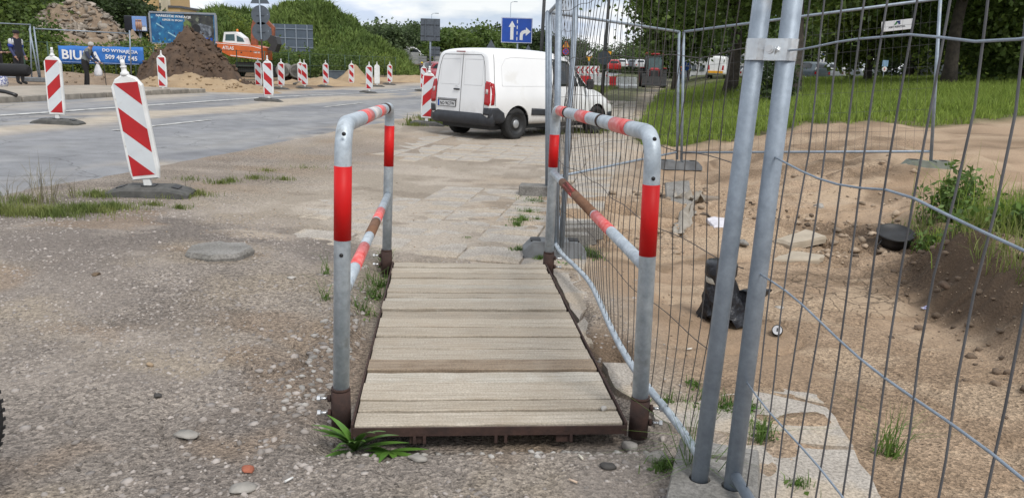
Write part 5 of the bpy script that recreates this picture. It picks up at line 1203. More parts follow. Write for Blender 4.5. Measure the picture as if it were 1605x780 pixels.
# pallets of paving stacked at the far side
for i in range(9):
    q = D(590+12*i, 102, 100+3*(i % 2)); zb = q[2]; o = thing('paving_stack', ['leftmost', 'second', 'third', 'fourth', 'fifth', 'sixth', 'seventh', 'eighth', 'rightmost'][i]+' grey stack of paving in the row below the distant trees', 'paving stack', (q[0], q[1], zb), .05*(i % 3), 'stacks of paving')
    hh_ = 1.0+.25*((i*7) % 3); m_ = pm('paving_stack_%d' % (i % 3), [(.25, .26, .27), (.19, .2, .21), (.32, .33, .33)][i % 3], None, 1.5, .9, 0, .3, 6)
    for k in range(3): MB().box((0, 0, hh_/3*(k+.5)+.1), (1.05, 1., hh_/3-.03), bev=.02).build('layer', m_, o)
    MB().box((0, 0, .05), (1.05, 1., .1)).build('pallet', pm('pallet_wood', (.2, .16, .11), None, 5, .9), o)
q = D(602, 92, 108); o = thing('lorry_trailer', 'white box trailer at the foot of the grassy mound', 'trailer', (q[0], q[1], q[2]), .4)
MB().box((0, 0, 1.3), (1.7, 3.2, 2.1), bev=.04).build('box', M_signwhite, o)
for s in (-1, 1): wheel(o, .0, s*.9, .4, .25, detail=False)
lettering('B DRU', pm('blue_print', (.03, .08, .2), None, 4, .6), o, (0, -1.606, 1.7), (math.pi/2, 0, 0), width=1.2, height=.35)
q = D(626, 92, 108); make_car('delivery_van', 'white van with sloped nose beside the white trailer', 'van', (q[0], q[1], q[2]-.4), .1, (.75, .76, .78), 'van')

# ------------------------------------------------------------------ signs
M_pole = pm('dark_pole', (.085, .09, .095), (.06, .062, .065), 6, .6, .3)
def disc(name, r, y, z, mat, parent, n=28, ax=0., th=.006): return MB().lathe([(r, -th), (r, th)], (ax, y, z), n, 'Y', False).build(name, mat, parent)
def tri(name, c, s, y, mat, parent, up=1, th=.006):
    P = [(-s/2, -up*s*.29), (s/2, -up*s*.29), (0, up*s*.58)]; P = P if up > 0 else P[::-1]
    return MB().prism([(u_, c+v_) for u_, v_ in P], lambda u_, v_, k: (u_, y+(-th+2*th*k), v_)).build(name, mat, parent)
# blue lane sign
Yb = 35.; q = D(809, 78, Yb); zc = D(809, 48, Yb)[2]
o = thing('road_sign', 'blue lane direction sign with white straight and right turn arrows', 'road sign', (q[0], q[1], Z(q[0], q[1])), -.04)
zc -= o.location.z; zl = lambda dz: zc+dz
MB().tube([(.05, .05, 0), (.05, .05, zc+.4)], .04, 10).build('pole', M_galv, o)
SW, SH = 1.36/2, 1.07/2
MB().box((0, 0, zc), (SW*2, .03, SH*2), bev=.008).build('board', M_blue, o)
fr = MB()
for (cx_, cz_, w_, h_) in ((0, SH-.02, SW*2-.02, .018), (0, -SH+.02, SW*2-.02, .018), (SW-.02, 0, .018, SH*2-.058), (-SW+.02, 0, .018, SH*2-.058)): fr.box((cx_, -.017, zc+cz_), (w_, .006, h_))
fr.build('border', M_signwhite, o)
def flat(poly, name, mat, parent, y=-.019): return MB().prism([(u_, zc+v_) for u_, v_ in poly], lambda u_, v_, k: (u_, y+.004*k, v_)).build(name, mat, parent)
flat([(-.28, -.40), (-.14, -.40), (-.14, .14), (-.06, .14), (-.21, .40), (-.36, .14), (-.28, .14)], 'arrow', M_signwhite, o)
for v_ in (-.42, -.18, .06, .30): flat([(-.0, v_), (.035, v_), (.035, v_+.14), (0, v_+.14)], 'lane_dash', M_signwhite, o)
ra = [(.14, -.40), (.27, -.40), (.27, -.22), (.29, -.15), (.36, -.11), (.40, -.11), (.40, -.22), (.61, -.04), (.40, .14), (.40, .03), (.33, .03), (.22, -.02), (.15, -.12), (.14, -.24)]
flat(ra, 'arrow', M_signwhite, o)
# stack of sign backs on one pole
Ys = 34.; q = D(414, 130, Ys); o = thing('sign_post', 'post with grey backs of two round signs and a triangular sign', 'road sign', (q[0], q[1], Z(q[0], q[1])), 0)
o.rotation_euler = (0, -.01, 0)
z_ = lambda py: D(414, py, Ys)[2]-o.location.z
MB().tube([(0, -.05, 0), (0, -.05, z_(-26))], .032, 10).build('pole', M_galv, o)
MB().tube([(0, -.05, 0), (0, -.05, z_(62))], .034, 10).build('pole_base', M_rust, o)
for py in (24, 50): 
    d_ = disc('round_plate', .40, 0, z_(py), M_signback, o); MB().lathe([(.02, -.012), (.02, .012)], (.3, 0, z_(py-1)), 8, 'Y').build('rivet', M_galv, d_); MB().box((0, -.03, z_(py)), (.34, .03, .03)).build('bracket', M_signback, d_)
tri('triangle_plate', z_(-3), .82, 0, M_signback, o)
# large sign backs
def sign_back(px, py, wpx, hpx, Yd, yb, label, vert=2, horiz=2, post=True, name='road_sign', cat='road sign', mat=M_signback):
    k = Yd/F*1.01; q = D(px, yb, Yd); o = thing(name, label, cat, (q[0], q[1], q[2] if Yd > 60 else Z(q[0], q[1])), 0); zc_ = D(px, py, Yd)[2]-o.location.z
    MB().box((0, 0, zc_), (wpx*k, .05, hpx*k)).build('board', mat, o)
    for i in range(horiz): MB().box((0, -.05, zc_+hpx*k*(-.5+(i+.5)/horiz)), (wpx*k, .06, .07)).build('rail', M_galv if name == 'billboard' else mat, o)
    for i in range(vert): MB().box((wpx*k*(-.5+(i+.5)/vert), -.09, zc_), (.09, .06, hpx*k*.98)).build('stiffener', M_galv if name == 'billboard' else mat, o)
    if post:
        for s in ((-1, 1) if wpx > 40 else (0,)): MB().tube([(s*wpx*k*.28, .1, 0), (s*wpx*k*.28, .1, zc_+hpx*k*.45)], .07 if wpx < 40 else .09, 8).build('post', M_galv, o)
    return o
sign_back(674, 47, 29, 32, 60, 108, 'grey back of a large road sign on a steel post before the trees', 2, 2)
sign_back(681, 81, 16, 14, 80, 100, 'small grey sign back low beside the large sign post', 1, 2)
sign_back(457, 60, 66, 40, 74, 84, 'blue grey back of a billboard standing before the grassy mound', 4, 3, True, 'billboard', 'billboard', pm('billboard_back', (.085, .115, .155), (.07, .095, .125), 2, .6))
for (px, py, Yd, r, lab) in ((769, 72, 75, .5, 'grey back of a triangular sign above the van roof, left one'), (827, 77, 90, .42, 'small grey triangular sign back above the van roof, right one')):
    q = D(px, 100, Yd); o = thing('road_sign', lab, 'road sign', (q[0], q[1], 0)); zc_ = D(px, py, Yd)[2]; tri('plate', zc_, r*2, 0, M_signback, o); MB().tube([(0, .04, 0), (0, .04, zc_)], .035, 6).build('pole', M_galv, o)
# warning signs by the road, right of the van
q = D(886, 100, 85); o = thing('road_sign', 'pole with yellow roadworks triangle, no stopping disc and white plate', 'road sign', (q[0], q[1], 0))
zf = lambda py: D(886, py, 85)[2]
MB().tube([(0, .05, 0), (0, .05, zf(62))], .04, 8).build('pole', M_galv, o); t_o = tri('warning_triangle', zf(71), .86, 0, M_signred, o); tri('warning_face', zf(71), .72, -.008, M_yellow, t_o)
MB().prism([(-.12, zf(74)), (-.06, zf(74)), (-.06, zf(68)), (-.12, zf(68))], lambda a, b, k: (a, -.02+.004*k, b)).build('symbol', M_blk, t_o); MB().prism([(.04, zf(74)), (.10, zf(74)), (.10, zf(68)), (.04, zf(68))], lambda a, b, k: (a, -.02+.004*k, b)).build('symbol', M_blk, t_o)
d_ = disc('no_stopping_disc', .36, 0, zf(81), M_signred, o); disc('disc_face', .29, -.006, zf(81), M_blue, d_)
for a in (.785, -.785): MB().box((0, -.014, zf(81)), (.56, .006, .07), R=Matrix.Rotation(a, 3, 'Y')).build('cross_bar', M_signred, d_)
pl_ = MB().box((.05, 0, zf(92)), (.62, .02, .42)).build('plate', M_signwhite, o); lettering('40', M_blk, pl_, (.05, -.012, zf(92)), (math.pi/2, 0, 0), height=.26)
q = D(923, 100, 85); o = thing('road_sign', 'pole with striped end of restriction disc above a yellow give way triangle', 'road sign', (q[0], q[1], 0)); zf = lambda py: D(923, py, 85)[2]
MB().tube([(0, .05, 0), (0, .05, zf(82))], .035, 8).build('pole', M_galv, o); d_ = disc('end_disc', .33, 0, zf(84.5), M_signwhite, o); MB().box((0, -.01, zf(84.5)), (.66, .006, .16), R=Matrix.Rotation(-.8, 3, 'Y')).build('bar', M_blk, d_); t_o = tri('give_way_triangle', zf(91), .66, 0, M_yellow, o, -1)
q = D(954, 100, 80); o = thing('road_sign', 'narrow yellow inverted triangle sign seen edge on beside the dark lamp post', 'road sign', (q[0], q[1], 0)); zf = lambda py: D(954, py, 80)[2]
MB().tube([(0, .05, 0), (0, .05, zf(81))], .035, 8).build('pole', M_galv, o); MB().prism([(-.16, zf(81)), (-.05, zf(94)), (.05, zf(94)), (.22, zf(81))][::-1], lambda a, b, k: (a, -.01+.02*k, b)).build('triangle', M_yellow, o)
q = D(1075, 118, 55); o = thing('road_sign', 'round blue footpath and cycle path sign on a post by the worker', 'road sign', (q[0], q[1], Z(q[0], q[1]))); zf = lambda py: D(1075, py, 55)[2]-o.location.z
MB().tube([(0, .05, 0), (0, .05, zf(98))], .03, 8).build('pole', M_galv, o); d_ = disc('disc', .31, 0, zf(103.5), M_blue, o); MB().box((0, -.009, zf(103.5)), (.56, .005, .03)).build('divider', M_signwhite, d_); MB().box((0, -.009, zf(100.5)), (.04, .005, .16)).build('symbol', M_signwhite, d_)
q = D(1286, 118, 60); o = thing('road_sign', 'small white parking plates on a thin post left of the parked cars', 'road sign', (q[0], q[1], q[2]-1)); zf = lambda py: D(1286, py, 60)[2]-o.location.z
MB().tube([(0, .04, 0), (0, .04, zf(81))], .025, 8).build('pole', M_galv, o); b_ = MB().box((0, 0, zf(86)), (.36, .02, .46)).build('plate', M_signwhite, o); disc('symbol', .11, -.012, zf(86), M_navy, b_, 14, th=.004); b_ = MB().box((0, 0, zf(95)), (.36, .02, .36)).build('plate', M_signwhite, o); MB().box((0, -.012, zf(95)), (.06, .004, .2)).build('symbol', M_navy, b_)
q = D(1385, 118, 50); o = thing('road_sign', 'small blue and white parking sign right of the parked cars', 'road sign', (q[0], q[1], q[2]-1)); zf = lambda py: D(1385, py, 50)[2]-o.location.z
MB().tube([(0, .04, 0), (0, .04, zf(95))], .025, 8).build('pole', M_galv, o); MB().box((0, 0, zf(99.5)), (.36, .02, .38)).build('plate', pm('pale_blue', (.25, .42, .62), None, 4, .5), o); disc('plate_round', .16, 0, zf(108.5), M_signwhite, o, 16); MB().box((0, -.012, zf(108.5)), (.05, .004, .16)).build('symbol', M_signred, o)
# lamp posts
def lamp_post(px, pybot, Yd, wpx, label, h=9., lean=0., mat=M_pole, arm=0., disc_py=None):
    q = D(px, pybot, Yd); o = thing('lamp_post', label, 'lamp post', (q[0], q[1], Z(q[0], q[1]) if Yd < 60 else 0)); r = wpx*Yd/F/2
    MB().tube([(0, 0, -.1), (lean*.3, 0, h*.3), (lean, 0, h)], [r*1.15, r, r*.6], 12).build('pole', mat, o)
    MB().tube([(lean, 0, h-.05), (lean+.3+arm*.5, 0, h+.15), (lean+.6+arm, 0, h+.2)], [r*.5, r*.4, r*.4], 8).build('arm', mat, o)
    MB().box((lean+.9+arm, 0, h+.2), (.7, .25, .12), bev=.04).build('lamp_head', M_galv, o)
    if disc_py is not None: disc('sign_back', .36, -.12, D(px, disc_py, Yd)[2], M_signback, o)
    return o
lamp_post(846, 130, 40, 5.5, 'dark lamp post rising behind the white van', 9.5, .12)
lamp_post(944, 140, 42, 5.0, 'dark lamp post with a round sign back beside the distant chevron boards', 9.5, .15, disc_py=91)
lamp_post(798, 95, 150, 1.3, 'thin distant lamp post above the blue sign', 12.5, 0, M_galv)
lamp_post(676, 95, 140, 1.2, 'thin distant lamp post above the large sign back', 9.4, 0, M_galv)
# chevron boards and barriers
for i in range(6):
    q = D(897+7.6*i, 121, 62); o = thing('chevron_board', ['leftmost', 'second from left', 'third from left', 'fourth from left', 'fifth from left', 'rightmost'][i]+' red chevron board in the row beyond the van bonnet', 'chevron board', (q[0], q[1], Z(q[0], q[1])), 0, 'chevron boards'); zc_ = D(897+7.6*i, 110, 62)[2]-o.location.z
    MB().box((0, 0, zc_), (.385, .03, .62)).build('board', M_signwhite, o)
    MB().prism([(-.15, zc_), (.03, zc_+.27), (.17, zc_+.27), (-.01, zc_), (.17, zc_-.27), (.03, zc_-.27)][::-1], lambda a, b, k: (a, -.018-.004*k, b)).build('chevron', M_beacred, o)
    MB().tube([(0, .03, 0), (0, .03, zc_)], .025, 6).build('post', M_galv, o); MB().box((0, 0, .05), (.36, .3, .1)).build('foot', M_rubber, o)
for i in range(8):
    px_ = 888+14.5*i; q = D(px_, 126, 58+(i % 2)); wr = i % 3 == 2; o = thing('road_barrier', ['leftmost white', 'second white', 'red plastic, third from left', 'fourth white', 'fifth white', 'red plastic, sixth from left', 'seventh white', 'rightmost white'][i]+' barrier in the distant row', 'road barrier', (q[0], q[1], Z(q[0], q[1])), .03, 'plastic road barriers')
    MB().prism([(-.28, 0), (-.28, .18), (-.1, .3), (-.07, .75), (.07, .75), (.1, .3), (.28, .18), (.28, 0)][::-1], lambda a, b, k: (-.42+.84*k, a, b)).build('shell', M_signred if wr else M_white, o); MB().tube([(-.38, 0, .78), (.38, 0, .78)], .03, 6).build('grip', M_signred if wr else M_white, o)

# ------------------------------------------------------------------ advertising
Yd = 61.; k = Yd/F*1.015; q = D(291, 100, Yd); zc = D(291, 45.5, Yd)[2]
bb = thing('billboard', 'advertising billboard with blue sea picture behind the soil heap', 'billboard', (q[0], q[1], Z(q[0], q[1]))); bb.rotation_euler = (0, 0, -.05); zc -= bb.location.z
BW, BH = 100*k, 45*k
M_frame = pm('billboard_frame', (.30, .33, .37), None, 3, .5, .2)
def BB(px, py): return ((px-291)*k, zc+(45.5-py)*k)
fr = MB()
for (cx_, cz_, w_, h_) in ((0, BH/2, BW, .13), (0, -BH/2, BW, .13), (BW/2, 0, .13, BH-.13), (-BW/2, 0, .13, BH-.13)): fr.box((cx_, 0, zc+cz_), (w_, .2, h_))
fr.build('frame', M_frame, bb)
M_sea = pm('printed_sea', (.02, .16, .34), (.012, .085, .22), 2.2, .5, spots=(3.5, (.10, .38, .55), .60)); M_photo = pm('printed_picture', (.06, .065, .055), (.02, .022, .028), 2.5, .5, spots=(2.2, (.17, .19, .14), .58))
MB().box((0, .0, zc), (BW-.12, .08, BH-.12)).build('poster', M_sea, bb)
def fl2(pts, mat, name, y): return MB().prism([BB(*p) for p in pts], lambda u_, v_, kk: (u_, y+.003*kk, v_)).build(name, mat, bb)
fl2([(293, 24.5), (337.5, 25.5), (338, 66), (288, 64), (291, 46), (294, 36)][::-1], M_photo, 'poster_picture', -.045)
fl2([(292, 48), (292, 36), (298, 33), (304, 37), (304, 48), (298, 55)][::-1], pm('printed_leaves', (.16, .22, .07), (.05, .08, .03), 5, .6), 'poster_picture', -.049)
fl2([(306, 50), (308, 40), (318, 37), (334, 41), (334, 54), (322, 60)][::-1], pm('printed_machine', (.20, .23, .27), (.03, .035, .045), 4, .6), 'poster_picture', -.049)
MB().lathe([(.35, -.003), (.35, .003)], (BB(311, 45)[0], -.052, BB(311, 45)[1]), 18, 'Y').build('poster_picture', M_black, bb)
for (a, b, c_, d2) in (((251, 37), (261, 43.5)), ((268, 50), (280, 57))) and [((251, 38), (262, 44.5), (261, 46), (250, 39.5)), ((268, 50.5), (281, 57.5), (280, 59), (267, 52))]: fl2([a, b, c_, d2], pm('printed_shark', (.30, .52, .62), None, 5, .5), 'poster_picture', -.047)
fl2([(256, 40), (257, 35.5), (258.5, 41)][::-1], M_navy, 'poster_picture', -.0485); fl2([(276, 54), (277, 49.5), (278.5, 55)][::-1], M_navy, 'poster_picture', -.0485)
fl2([(324, 57.5), (335, 57.5), (335, 62), (324, 62)][::-1], M_blue, 'poster_picture', -.052)
lettering('NARESZCIE WAKACJE', M_signwhite, bb, (BB(277.5, 28.7)[0], -.056, BB(277.5, 28.7)[1]), (math.pi/2, .03, 0), width=53*k, height=4.2*k, extrude=.003)
lettering('LEPSZE W SPORY', M_signwhite, bb, (BB(276, 33.8)[0], -.056, BB(276, 33.8)[1]), (math.pi/2, .03, 0), width=31*k, height=2.6*k, extrude=.003)
for s in (-1, 0, 1): MB().tube([(s*BW*.36, .12, 0), (s*BW*.36, .12, zc)], .09, 8).build('post', M_frame, bb)
# small screen
Y2 = 63.; k2 = Y2/F*1.015; q = D(222, 70, Y2); o = thing('advertising_screen', 'small rounded advertising screen with figures on blue, left of the billboard', 'screen', (q[0], q[1], Z(q[0], q[1])), -.12); zs = D(225, 38, Y2)[2]-o.location.z
MB().box((-6*k2, 0, zs), (34*k2, .5, 23*k2), bev=.06).build('cabinet', pm('cabinet_dark', (.02, .022, .03), None, 4, .5), o)
sc_o = MB().box((2*k2, -.26, zs), (23*k2, .06, 21*k2), bev=.028).build('screen', pm('screen_blue', (.16, .30, .62), (.30, .42, .70), .6, .4), o)
M_skin = pm('skin', (.42, .25, .18), None, 6, .6)
for dx in (-4, -.5, 2.5):
    MB().tube([((2+dx)*k2, -.295, zs-9.5*k2), ((2+dx+.3)*k2, -.295, zs-3*k2), ((2+dx)*k2, -.295, zs+3*k2)], [.05, .11, .09], 8).lathe([(0.001, -.08), (.07, -.05), (.075, .03), (.001, .08)], ((2+dx)*k2, -.295, zs+5*k2), 10).build('screen_figure', M_skin, sc_o)
MB().box((8*k2, -.295, zs-3.4*k2), (8*k2, .01, .10)).build('screen_figure', pm('screen_grey', (.3, .33, .4), None, 4, .5), sc_o); MB().box((7*k2, -.294, zs-7*k2), (12*k2, .008, 5*k2)).build('screen_figure', M_signwhite, sc_o)
MB().tube([(-2*k2, .1, 0), (-2*k2, .1, zs)], .12, 10).build('post', M_frame, o)
# banner
Yn = 33.; kn = Yn/F*1.015; q = D(158, 86, Yn); ban = thing('banner', 'blue banner with white lettering tied to the green fence', 'banner', q, -.04)
def BN(px, py): return ((px-158)*kn, (86-py+.033*(px-158))*kn)
vs = []; nb = 26
for i in range(nb+1):
    t = i/nb; px = 93+131*t; w_ = .035*math.sin(t*19)+.02*math.sin(t*43)
    for j in range(5): a, b = BN(px, (72.5+3*t+.35*math.sin(t*25))+(26.5-1*t)*j/4); vs.append((a, w_*(.4+.3*abs(j-2)/2), b))
ME = MB().add(vs, [(i*5+j, i*5+5+j, i*5+6+j, i*5+j+1) for i in range(nb) for j in range(4)], True).build('cloth', pm('banner_blue', (.035, .17, .52), (.03, .145, .46), 1.5, .6), ban)
md = ME.modifiers.new('s', 'SOLIDIFY'); md.thickness = .004
lettering('BIURA', M_signwhite, ban, (BN(129, 87)[0], -.065, BN(129, 87)[1]), (math.pi/2, .035, 0), width=59*kn, height=14*kn, extrude=.004)
lettering('DO WYNAJĘCIA', M_signwhite, ban, (BN(189.5, 81.5)[0], -.065, BN(189.5, 81.5)[1]), (math.pi/2, .035, 0), width=54*kn, height=6.0*kn, extrude=.004)
lettering('509 487 545', M_signwhite, ban, (BN(190.5, 90.5)[0], -.065, BN(190.5, 90.5)[1]), (math.pi/2, .035, 0), width=49*kn, height=6.6*kn, extrude=.004)
MB().box((BN(158, 98)[0], -.06, BN(158, 98)[1]), (118*kn, .006, .02)).build('small_print', pm('banner_print', (.35, .45, .7), None, 40, .6, lo=.45, hi=.5), ban)
# green fence along the site
M_gf = pm('green_fence', (.045, .09, .06), None, 4, .6)
gfence = thing('site_fence', 'low green wire fence behind the pavement carrying the banner', 'fence', (D(60, 110, 34)[0], 34, 0))
fx0, fx1 = D(56, 100, 34)[0], D(620, 100, 60)[0]
a0 = np.array([D(40, 110, 33.6)[0], 33.6, Z(D(40, 110, 33.6)[0], 33.6)]); a1 = np.array([D(372, 110, 44)[0], 44., 0.0]); a2 = np.array([D(620, 100, 75)[0], 75, 0])
o0 = np.array(gfence.location)
for (A, B, n_, h_) in ((a0, a1, 11, 1.75), (a1, a2, 9, 1.75)):
    ps = [A+(B-A)*i/n_ for i in range(n_+1)]
    for p_ in ps: MB().tube(rel([p_, p_+[0, 0, h_]], o0), .03, 6).build('post', M_gf, gfence)
    for z in (.1, .9, h_-.05): MB().tube(rel([A+[0, 0, z], B+[0, 0, z]], o0), .012, 4).build('rail', M_gf, gfence)
    mb = MB(); L_ = np.linalg.norm(B-A); nn_ = int(L_/.25)
    for i in range(nn_): p_ = A+(B-A)*i/nn_; mb.tube(rel([p_+[0, 0, .05], p_+[0, 0, h_-.03]], o0), .004, 3, cap=False)
    wm = mb.build('wire_mesh', M_gf, gfence); wm['kind'] = 'stuff'
# taller mobile fence on the left
mf = thing('mesh_fence', 'tall grey mobile fence with leaning post left of the banner', 'fence', D(50, 118, 30.5)); o0 = np.array(mf.location)
pA, pB, pC = D(-60, 115, 28), D(50, 128, 30), D(206, 118, 32)
for p_, top in ((pA, D(-60, 30, 28)), (pB, D(47, 38, 30)), (pB+[.35, 0, 0], D(53, 42, 30)), (pC, D(203, 48, 32))): MB().tube(rel([p_, top], o0), .028, 6).build('post', M_galv, mf)
MB().tube(rel([D(-60, 34, 28), D(48, 39, 30)], o0), .025, 6).build('rail', M_galv, mf); MB().tube(rel([D(53, 45, 30), D(203, 53, 32)], o0), .025, 6).build('rail', M_galv, mf); MB().tube(rel([D(-60, 120, 28), D(60, 122, 30)], o0), .022, 6).build('rail', M_galv, mf)
MB().tube(rel([D(46, 45, 30), D(62, 126, 30)], o0), .028, 6).build('brace', M_galv, mf)
q = D(58, 130, 29.5); tag(MB().box((0, 0, .08), (.85, .3, .16), bev=.02).build('fence_weight', M_gfoot, None, (q[0], q[1], Z(q[0], q[1])+.12), (0, 0, .05)), 'grey fence weight on the far pavement behind the capped man', 'fence weight')
# ------------------------------------------------------------------ grassy mound, buildings
M_hill = pm('mound_grass', (.07, .125, .025), (.038, .078, .016), .7, .9, 0, .9, 3)
M_hillb = pm('mound_blades', (.17, .235, .055), (.095, .15, .034), .25, .8, irand=.35, trans=.25, coord='Object')
def mound(name, label, c, rx, ry, h, seed, nbl):
    n = 70; u_ = np.linspace(-1.1, 1.1, n); U, V = np.meshgrid(u_, u_); R = np.hypot(U, V)
    def zf(U, V):
        R = np.hypot(U, V); s = np.clip(1-R, 0, 1); return h*sst(0, .9, s*(1.05+.5*(fbm(U*1.6+seed, V*1.6, 3, seed)-.5)))*(1+.25*(fbm(U*2.5, V*2.5+seed, 3, seed+2)-.5))+.25*(fbm(U*9, V*9, 3, seed+4)-.5)*sst(0, .2, s)
    I = np.arange(n*n).reshape(n, n)
    o = tag(obj(name, fast_mesh(name, np.stack([U*rx, V*ry, zf(U, V)-.05], -1).reshape(-1, 3), np.stack([I[:-1, :-1], I[:-1, 1:], I[1:, 1:], I[1:, :-1]], -1).reshape(-1, 4), True), M_hill, None, c), label, kind='structure')
    g = np.random.default_rng(seed); a = g.random(nbl)*6.283; r = np.sqrt(g.random(nbl)); x, y = r*np.cos(a), r*np.sin(a); k = y < .35; x, y = x[k], y[k]
    P = np.stack([x*rx, y*ry, zf(x, y)-.05], 1); hh = .55*(.4+1.4*fbm(x*6, y*6, 3, seed+9)**2*2)
    V_, F_ = blades(P, hh, .16, .8, seed, .5); b = obj('grass', fast_mesh('grass', V_, F_), M_hillb, o); b['kind'] = 'stuff'; return o
q = D(487, 92, 92); mound('grassy_mound', 'tall grass covered mound behind the excavator', (q[0], q[1], -.3), 13.5, 11, 7.6, 3, 42000)
q = D(390, 92, 98); mound('grassy_mound', 'lower left shoulder of the grassy mound', (q[0]-1, q[1], -.3), 12, 9, 6.6, 5, 24000)
q = D(575, 94, 86); mound('grassy_mound', 'right shoulder of the grassy mound', (q[0], q[1], -.3), 6.5, 8, 3.6, 7, 16000)

def building(name, label, px0, px1, pytop, Yd, depth, mat, floors, cols, wmat, pybot=110, band=None, roofh=.4):
    a, b = D(px0, pytop, Yd), D(px1, pytop, Yd); H_ = (a[2]+b[2])/2+.5; W_ = b[0]-a[0]
    o = thing(name, label, 'building', ((a[0]+b[0])/2, Yd, -.5))
    MB().box((0, depth/2, H_/2), (W_, depth, H_)).build('wall', mat, o)
    MB().box((0, depth/2, H_+roofh/2), (W_+.4, depth+.4, roofh)).build('roof', pm('roof_edge', (.10, .10, .11), None, 3, .7), o)
    for i in range(floors):
        for j in range(cols):
            z = H_*(i+.55)/floors; x = -W_/2+W_*(j+.5)/cols
            w_ = MB().box((x, -.02, z), (W_/cols*.55, .12, H_/floors*.45)).build('window', wmat, o)
            MB().box((x, -.10, z-H_/floors*.25), (W_/cols*.6, .2, .1)).build('sill', M_signback, w_)
    return o
M_ochre = pm('ochre_render', (.50, .345, .17), (.46, .315, .15), .4, .9); M_cream = pm('cream_render', (.60, .52, .38), None, .4, .9); M_gb = pm('grey_blue_cladding', (.30, .36, .42), (.25, .30, .36), .3, .5)
o = building('office_building', 'tall ochre building rising behind the billboard', 201, 247, -30, 150, 14, M_ochre, 0, 0, M_glass)
def OB(px, py): p = D(px, py, 150); return p[0]-o.location.x, p[2]-o.location.z
for (x0, x1, y0, y1) in ((209, 238.5, 12, 16.5),): 
    a, b = OB(x0, y1), OB(x1, y0); MB().box(((a[0]+b[0])/2, -.05, (a[1]+b[1])/2), (b[0]-a[0], .2, b[1]-a[1])).build('dark_band', pm('brown_sign', (.10, .07, .05), None, 3, .7), o)
a = OB(224, 23.3); lettering('dla rachunkow', pm('dark_lettering', (.09, .06, .04), None, 4, .7), o, (a[0], -.2, a[1]), (math.pi/2, .033, 0), width=3.4, height=.5, extrude=.03)
o2 = building('office_building', 'low ochre wing right of the tall ochre building', 250, 282, 12.5, 152, 12, M_ochre, 0, 0, M_glass)
building('office_building', 'narrow cream stair tower beside the ochre building', 247.5, 250.5, -20, 149, 4, M_cream, 6, 1, M_glass)
building('office_building', 'grey blue glazed office block above the rubble heap trees', 105, 200, -60, 190, 20, M_gb, 12, 9, pm('pale_glazing', (.38, .44, .50), None, 2, .15))
building('shed_building', 'long dark roofed low building right of the ochre building', 283, 352, 19.5, 160, 12, pm('shed_grey', (.32, .33, .34), None, .5, .8), 1, 6, M_glass)
building('shed_building', 'small grey rooftop block beyond the grassy mound', 346, 354, 13, 170, 5, M_signback, 1, 2, M_signwhite)
building('apartment_building', 'white apartment block glimpsed between the right hand trees', 1496, 1540, 40, 90, 10, pm('white_render', (.58, .60, .62), None, .4, .9), 6, 5, M_signback)
building('apartment_building', 'pale block glimpsed behind the left lime tree', 1085, 1200, 66, 120, 10, pm('pale_render', (.48, .49, .50), None, .4, .9), 4, 9, M_signback)

# ------------------------------------------------------------------ trees
def leaf_mat(name, a, b): return pm(name, a, b, .55, .65, 0, irand=.42, trans=.5, lo=.38, hi=.62)
L_mid = leaf_mat('leaves_mid', (.14, .20, .045), (.075, .125, .028)); L_dark = leaf_mat('leaves_dark', (.075, .112, .038), (.04, .066, .024)); L_light = leaf_mat('leaves_light', (.19, .24, .045), (.11, .16, .028)); L_blue = leaf_mat('leaves_far_hazed', (.125, .17, .07), (.07, .105, .045))  # far and dark leaf colours are lightened to stand for slight haze
M_bark = pm('bark', (.075, .062, .05), (.035, .03, .025), 6, .95, 0, .9, 14)
def tree(name, label, base, H_, rx, rz, zc_, mat, nl, ls, seed, tr=.25, ncl=70, shell=.55, cat='tree', lean=0., group=None, conical=False, limbs=7, ry=None):
    g = np.random.default_rng(seed); o = thing(name, label, cat, base, 0, group); ry = ry or rx
    d = g.normal(size=(ncl, 3)); d /= np.linalg.norm(d, axis=1)[:, None]; r = (shell+(1-shell)*g.random(ncl))**.8
    C_ = d*r[:, None]
    if conical:
        t = g.random(ncl)**.8; a = g.random(ncl)*6.283; rr = (1-t)*np.sqrt(g.random(ncl)); C_ = np.stack([rr*np.cos(a), rr*np.sin(a), t*2-1], 1)
    C_ = C_*[rx, ry, rz]+[lean, 0, zc_]
    C_[:, 2] = np.maximum(C_[:, 2], max(.3, zc_-rz*1.02))
    m = nl//ncl; cs = (.30 if not conical else .2)*rx*(.6+.8*g.random(ncl))*(70/ncl)**.33
    P = (C_[:, None, :]+g.normal(size=(ncl, m, 3))*cs[:, None, None]*np.array([.62, .62, .42])).reshape(-1, 3)
    V_, F_ = leaf_mesh(P, ls, .3, 1.5, seed+1); obj('crown', fast_mesh('crown', V_, F_), mat, o)
    if tr:
        zt_ = zc_+rz*.35; mb = MB(); zs_ = np.linspace(-.15, zt_, 9)
        mb.tube([(lean*(z/zt_)**2+tr*.25*math.sin(z*1.3+seed), tr*.2*math.cos(z*1.1+seed), z) for z in zs_], [tr*(1.35 if i == 0 else 1.05-.09*i) for i in range(9)], 12); tk = mb.build('trunk', M_bark, o)
        for i in range(limbs):
            c_ = C_[g.integers(ncl)]; z0 = zt_*(.35+.55*g.random()); s0 = np.array([lean*(z0/zt_)**2, 0, z0]); mid = (s0+c_)/2+[0, 0, .12*np.linalg.norm(c_-s0)]
            MB().tube([s0, mid, c_], [tr*.38, tr*.22, tr*.06], 7).build('branch', M_bark, tk)
    return o
def tp(px, py, Yd): q = D(px, py, Yd); return (q[0], q[1], q[2])
def gz(px, Yd): q = D(px, 110, Yd); return (q[0], q[1], Z(q[0], q[1]))
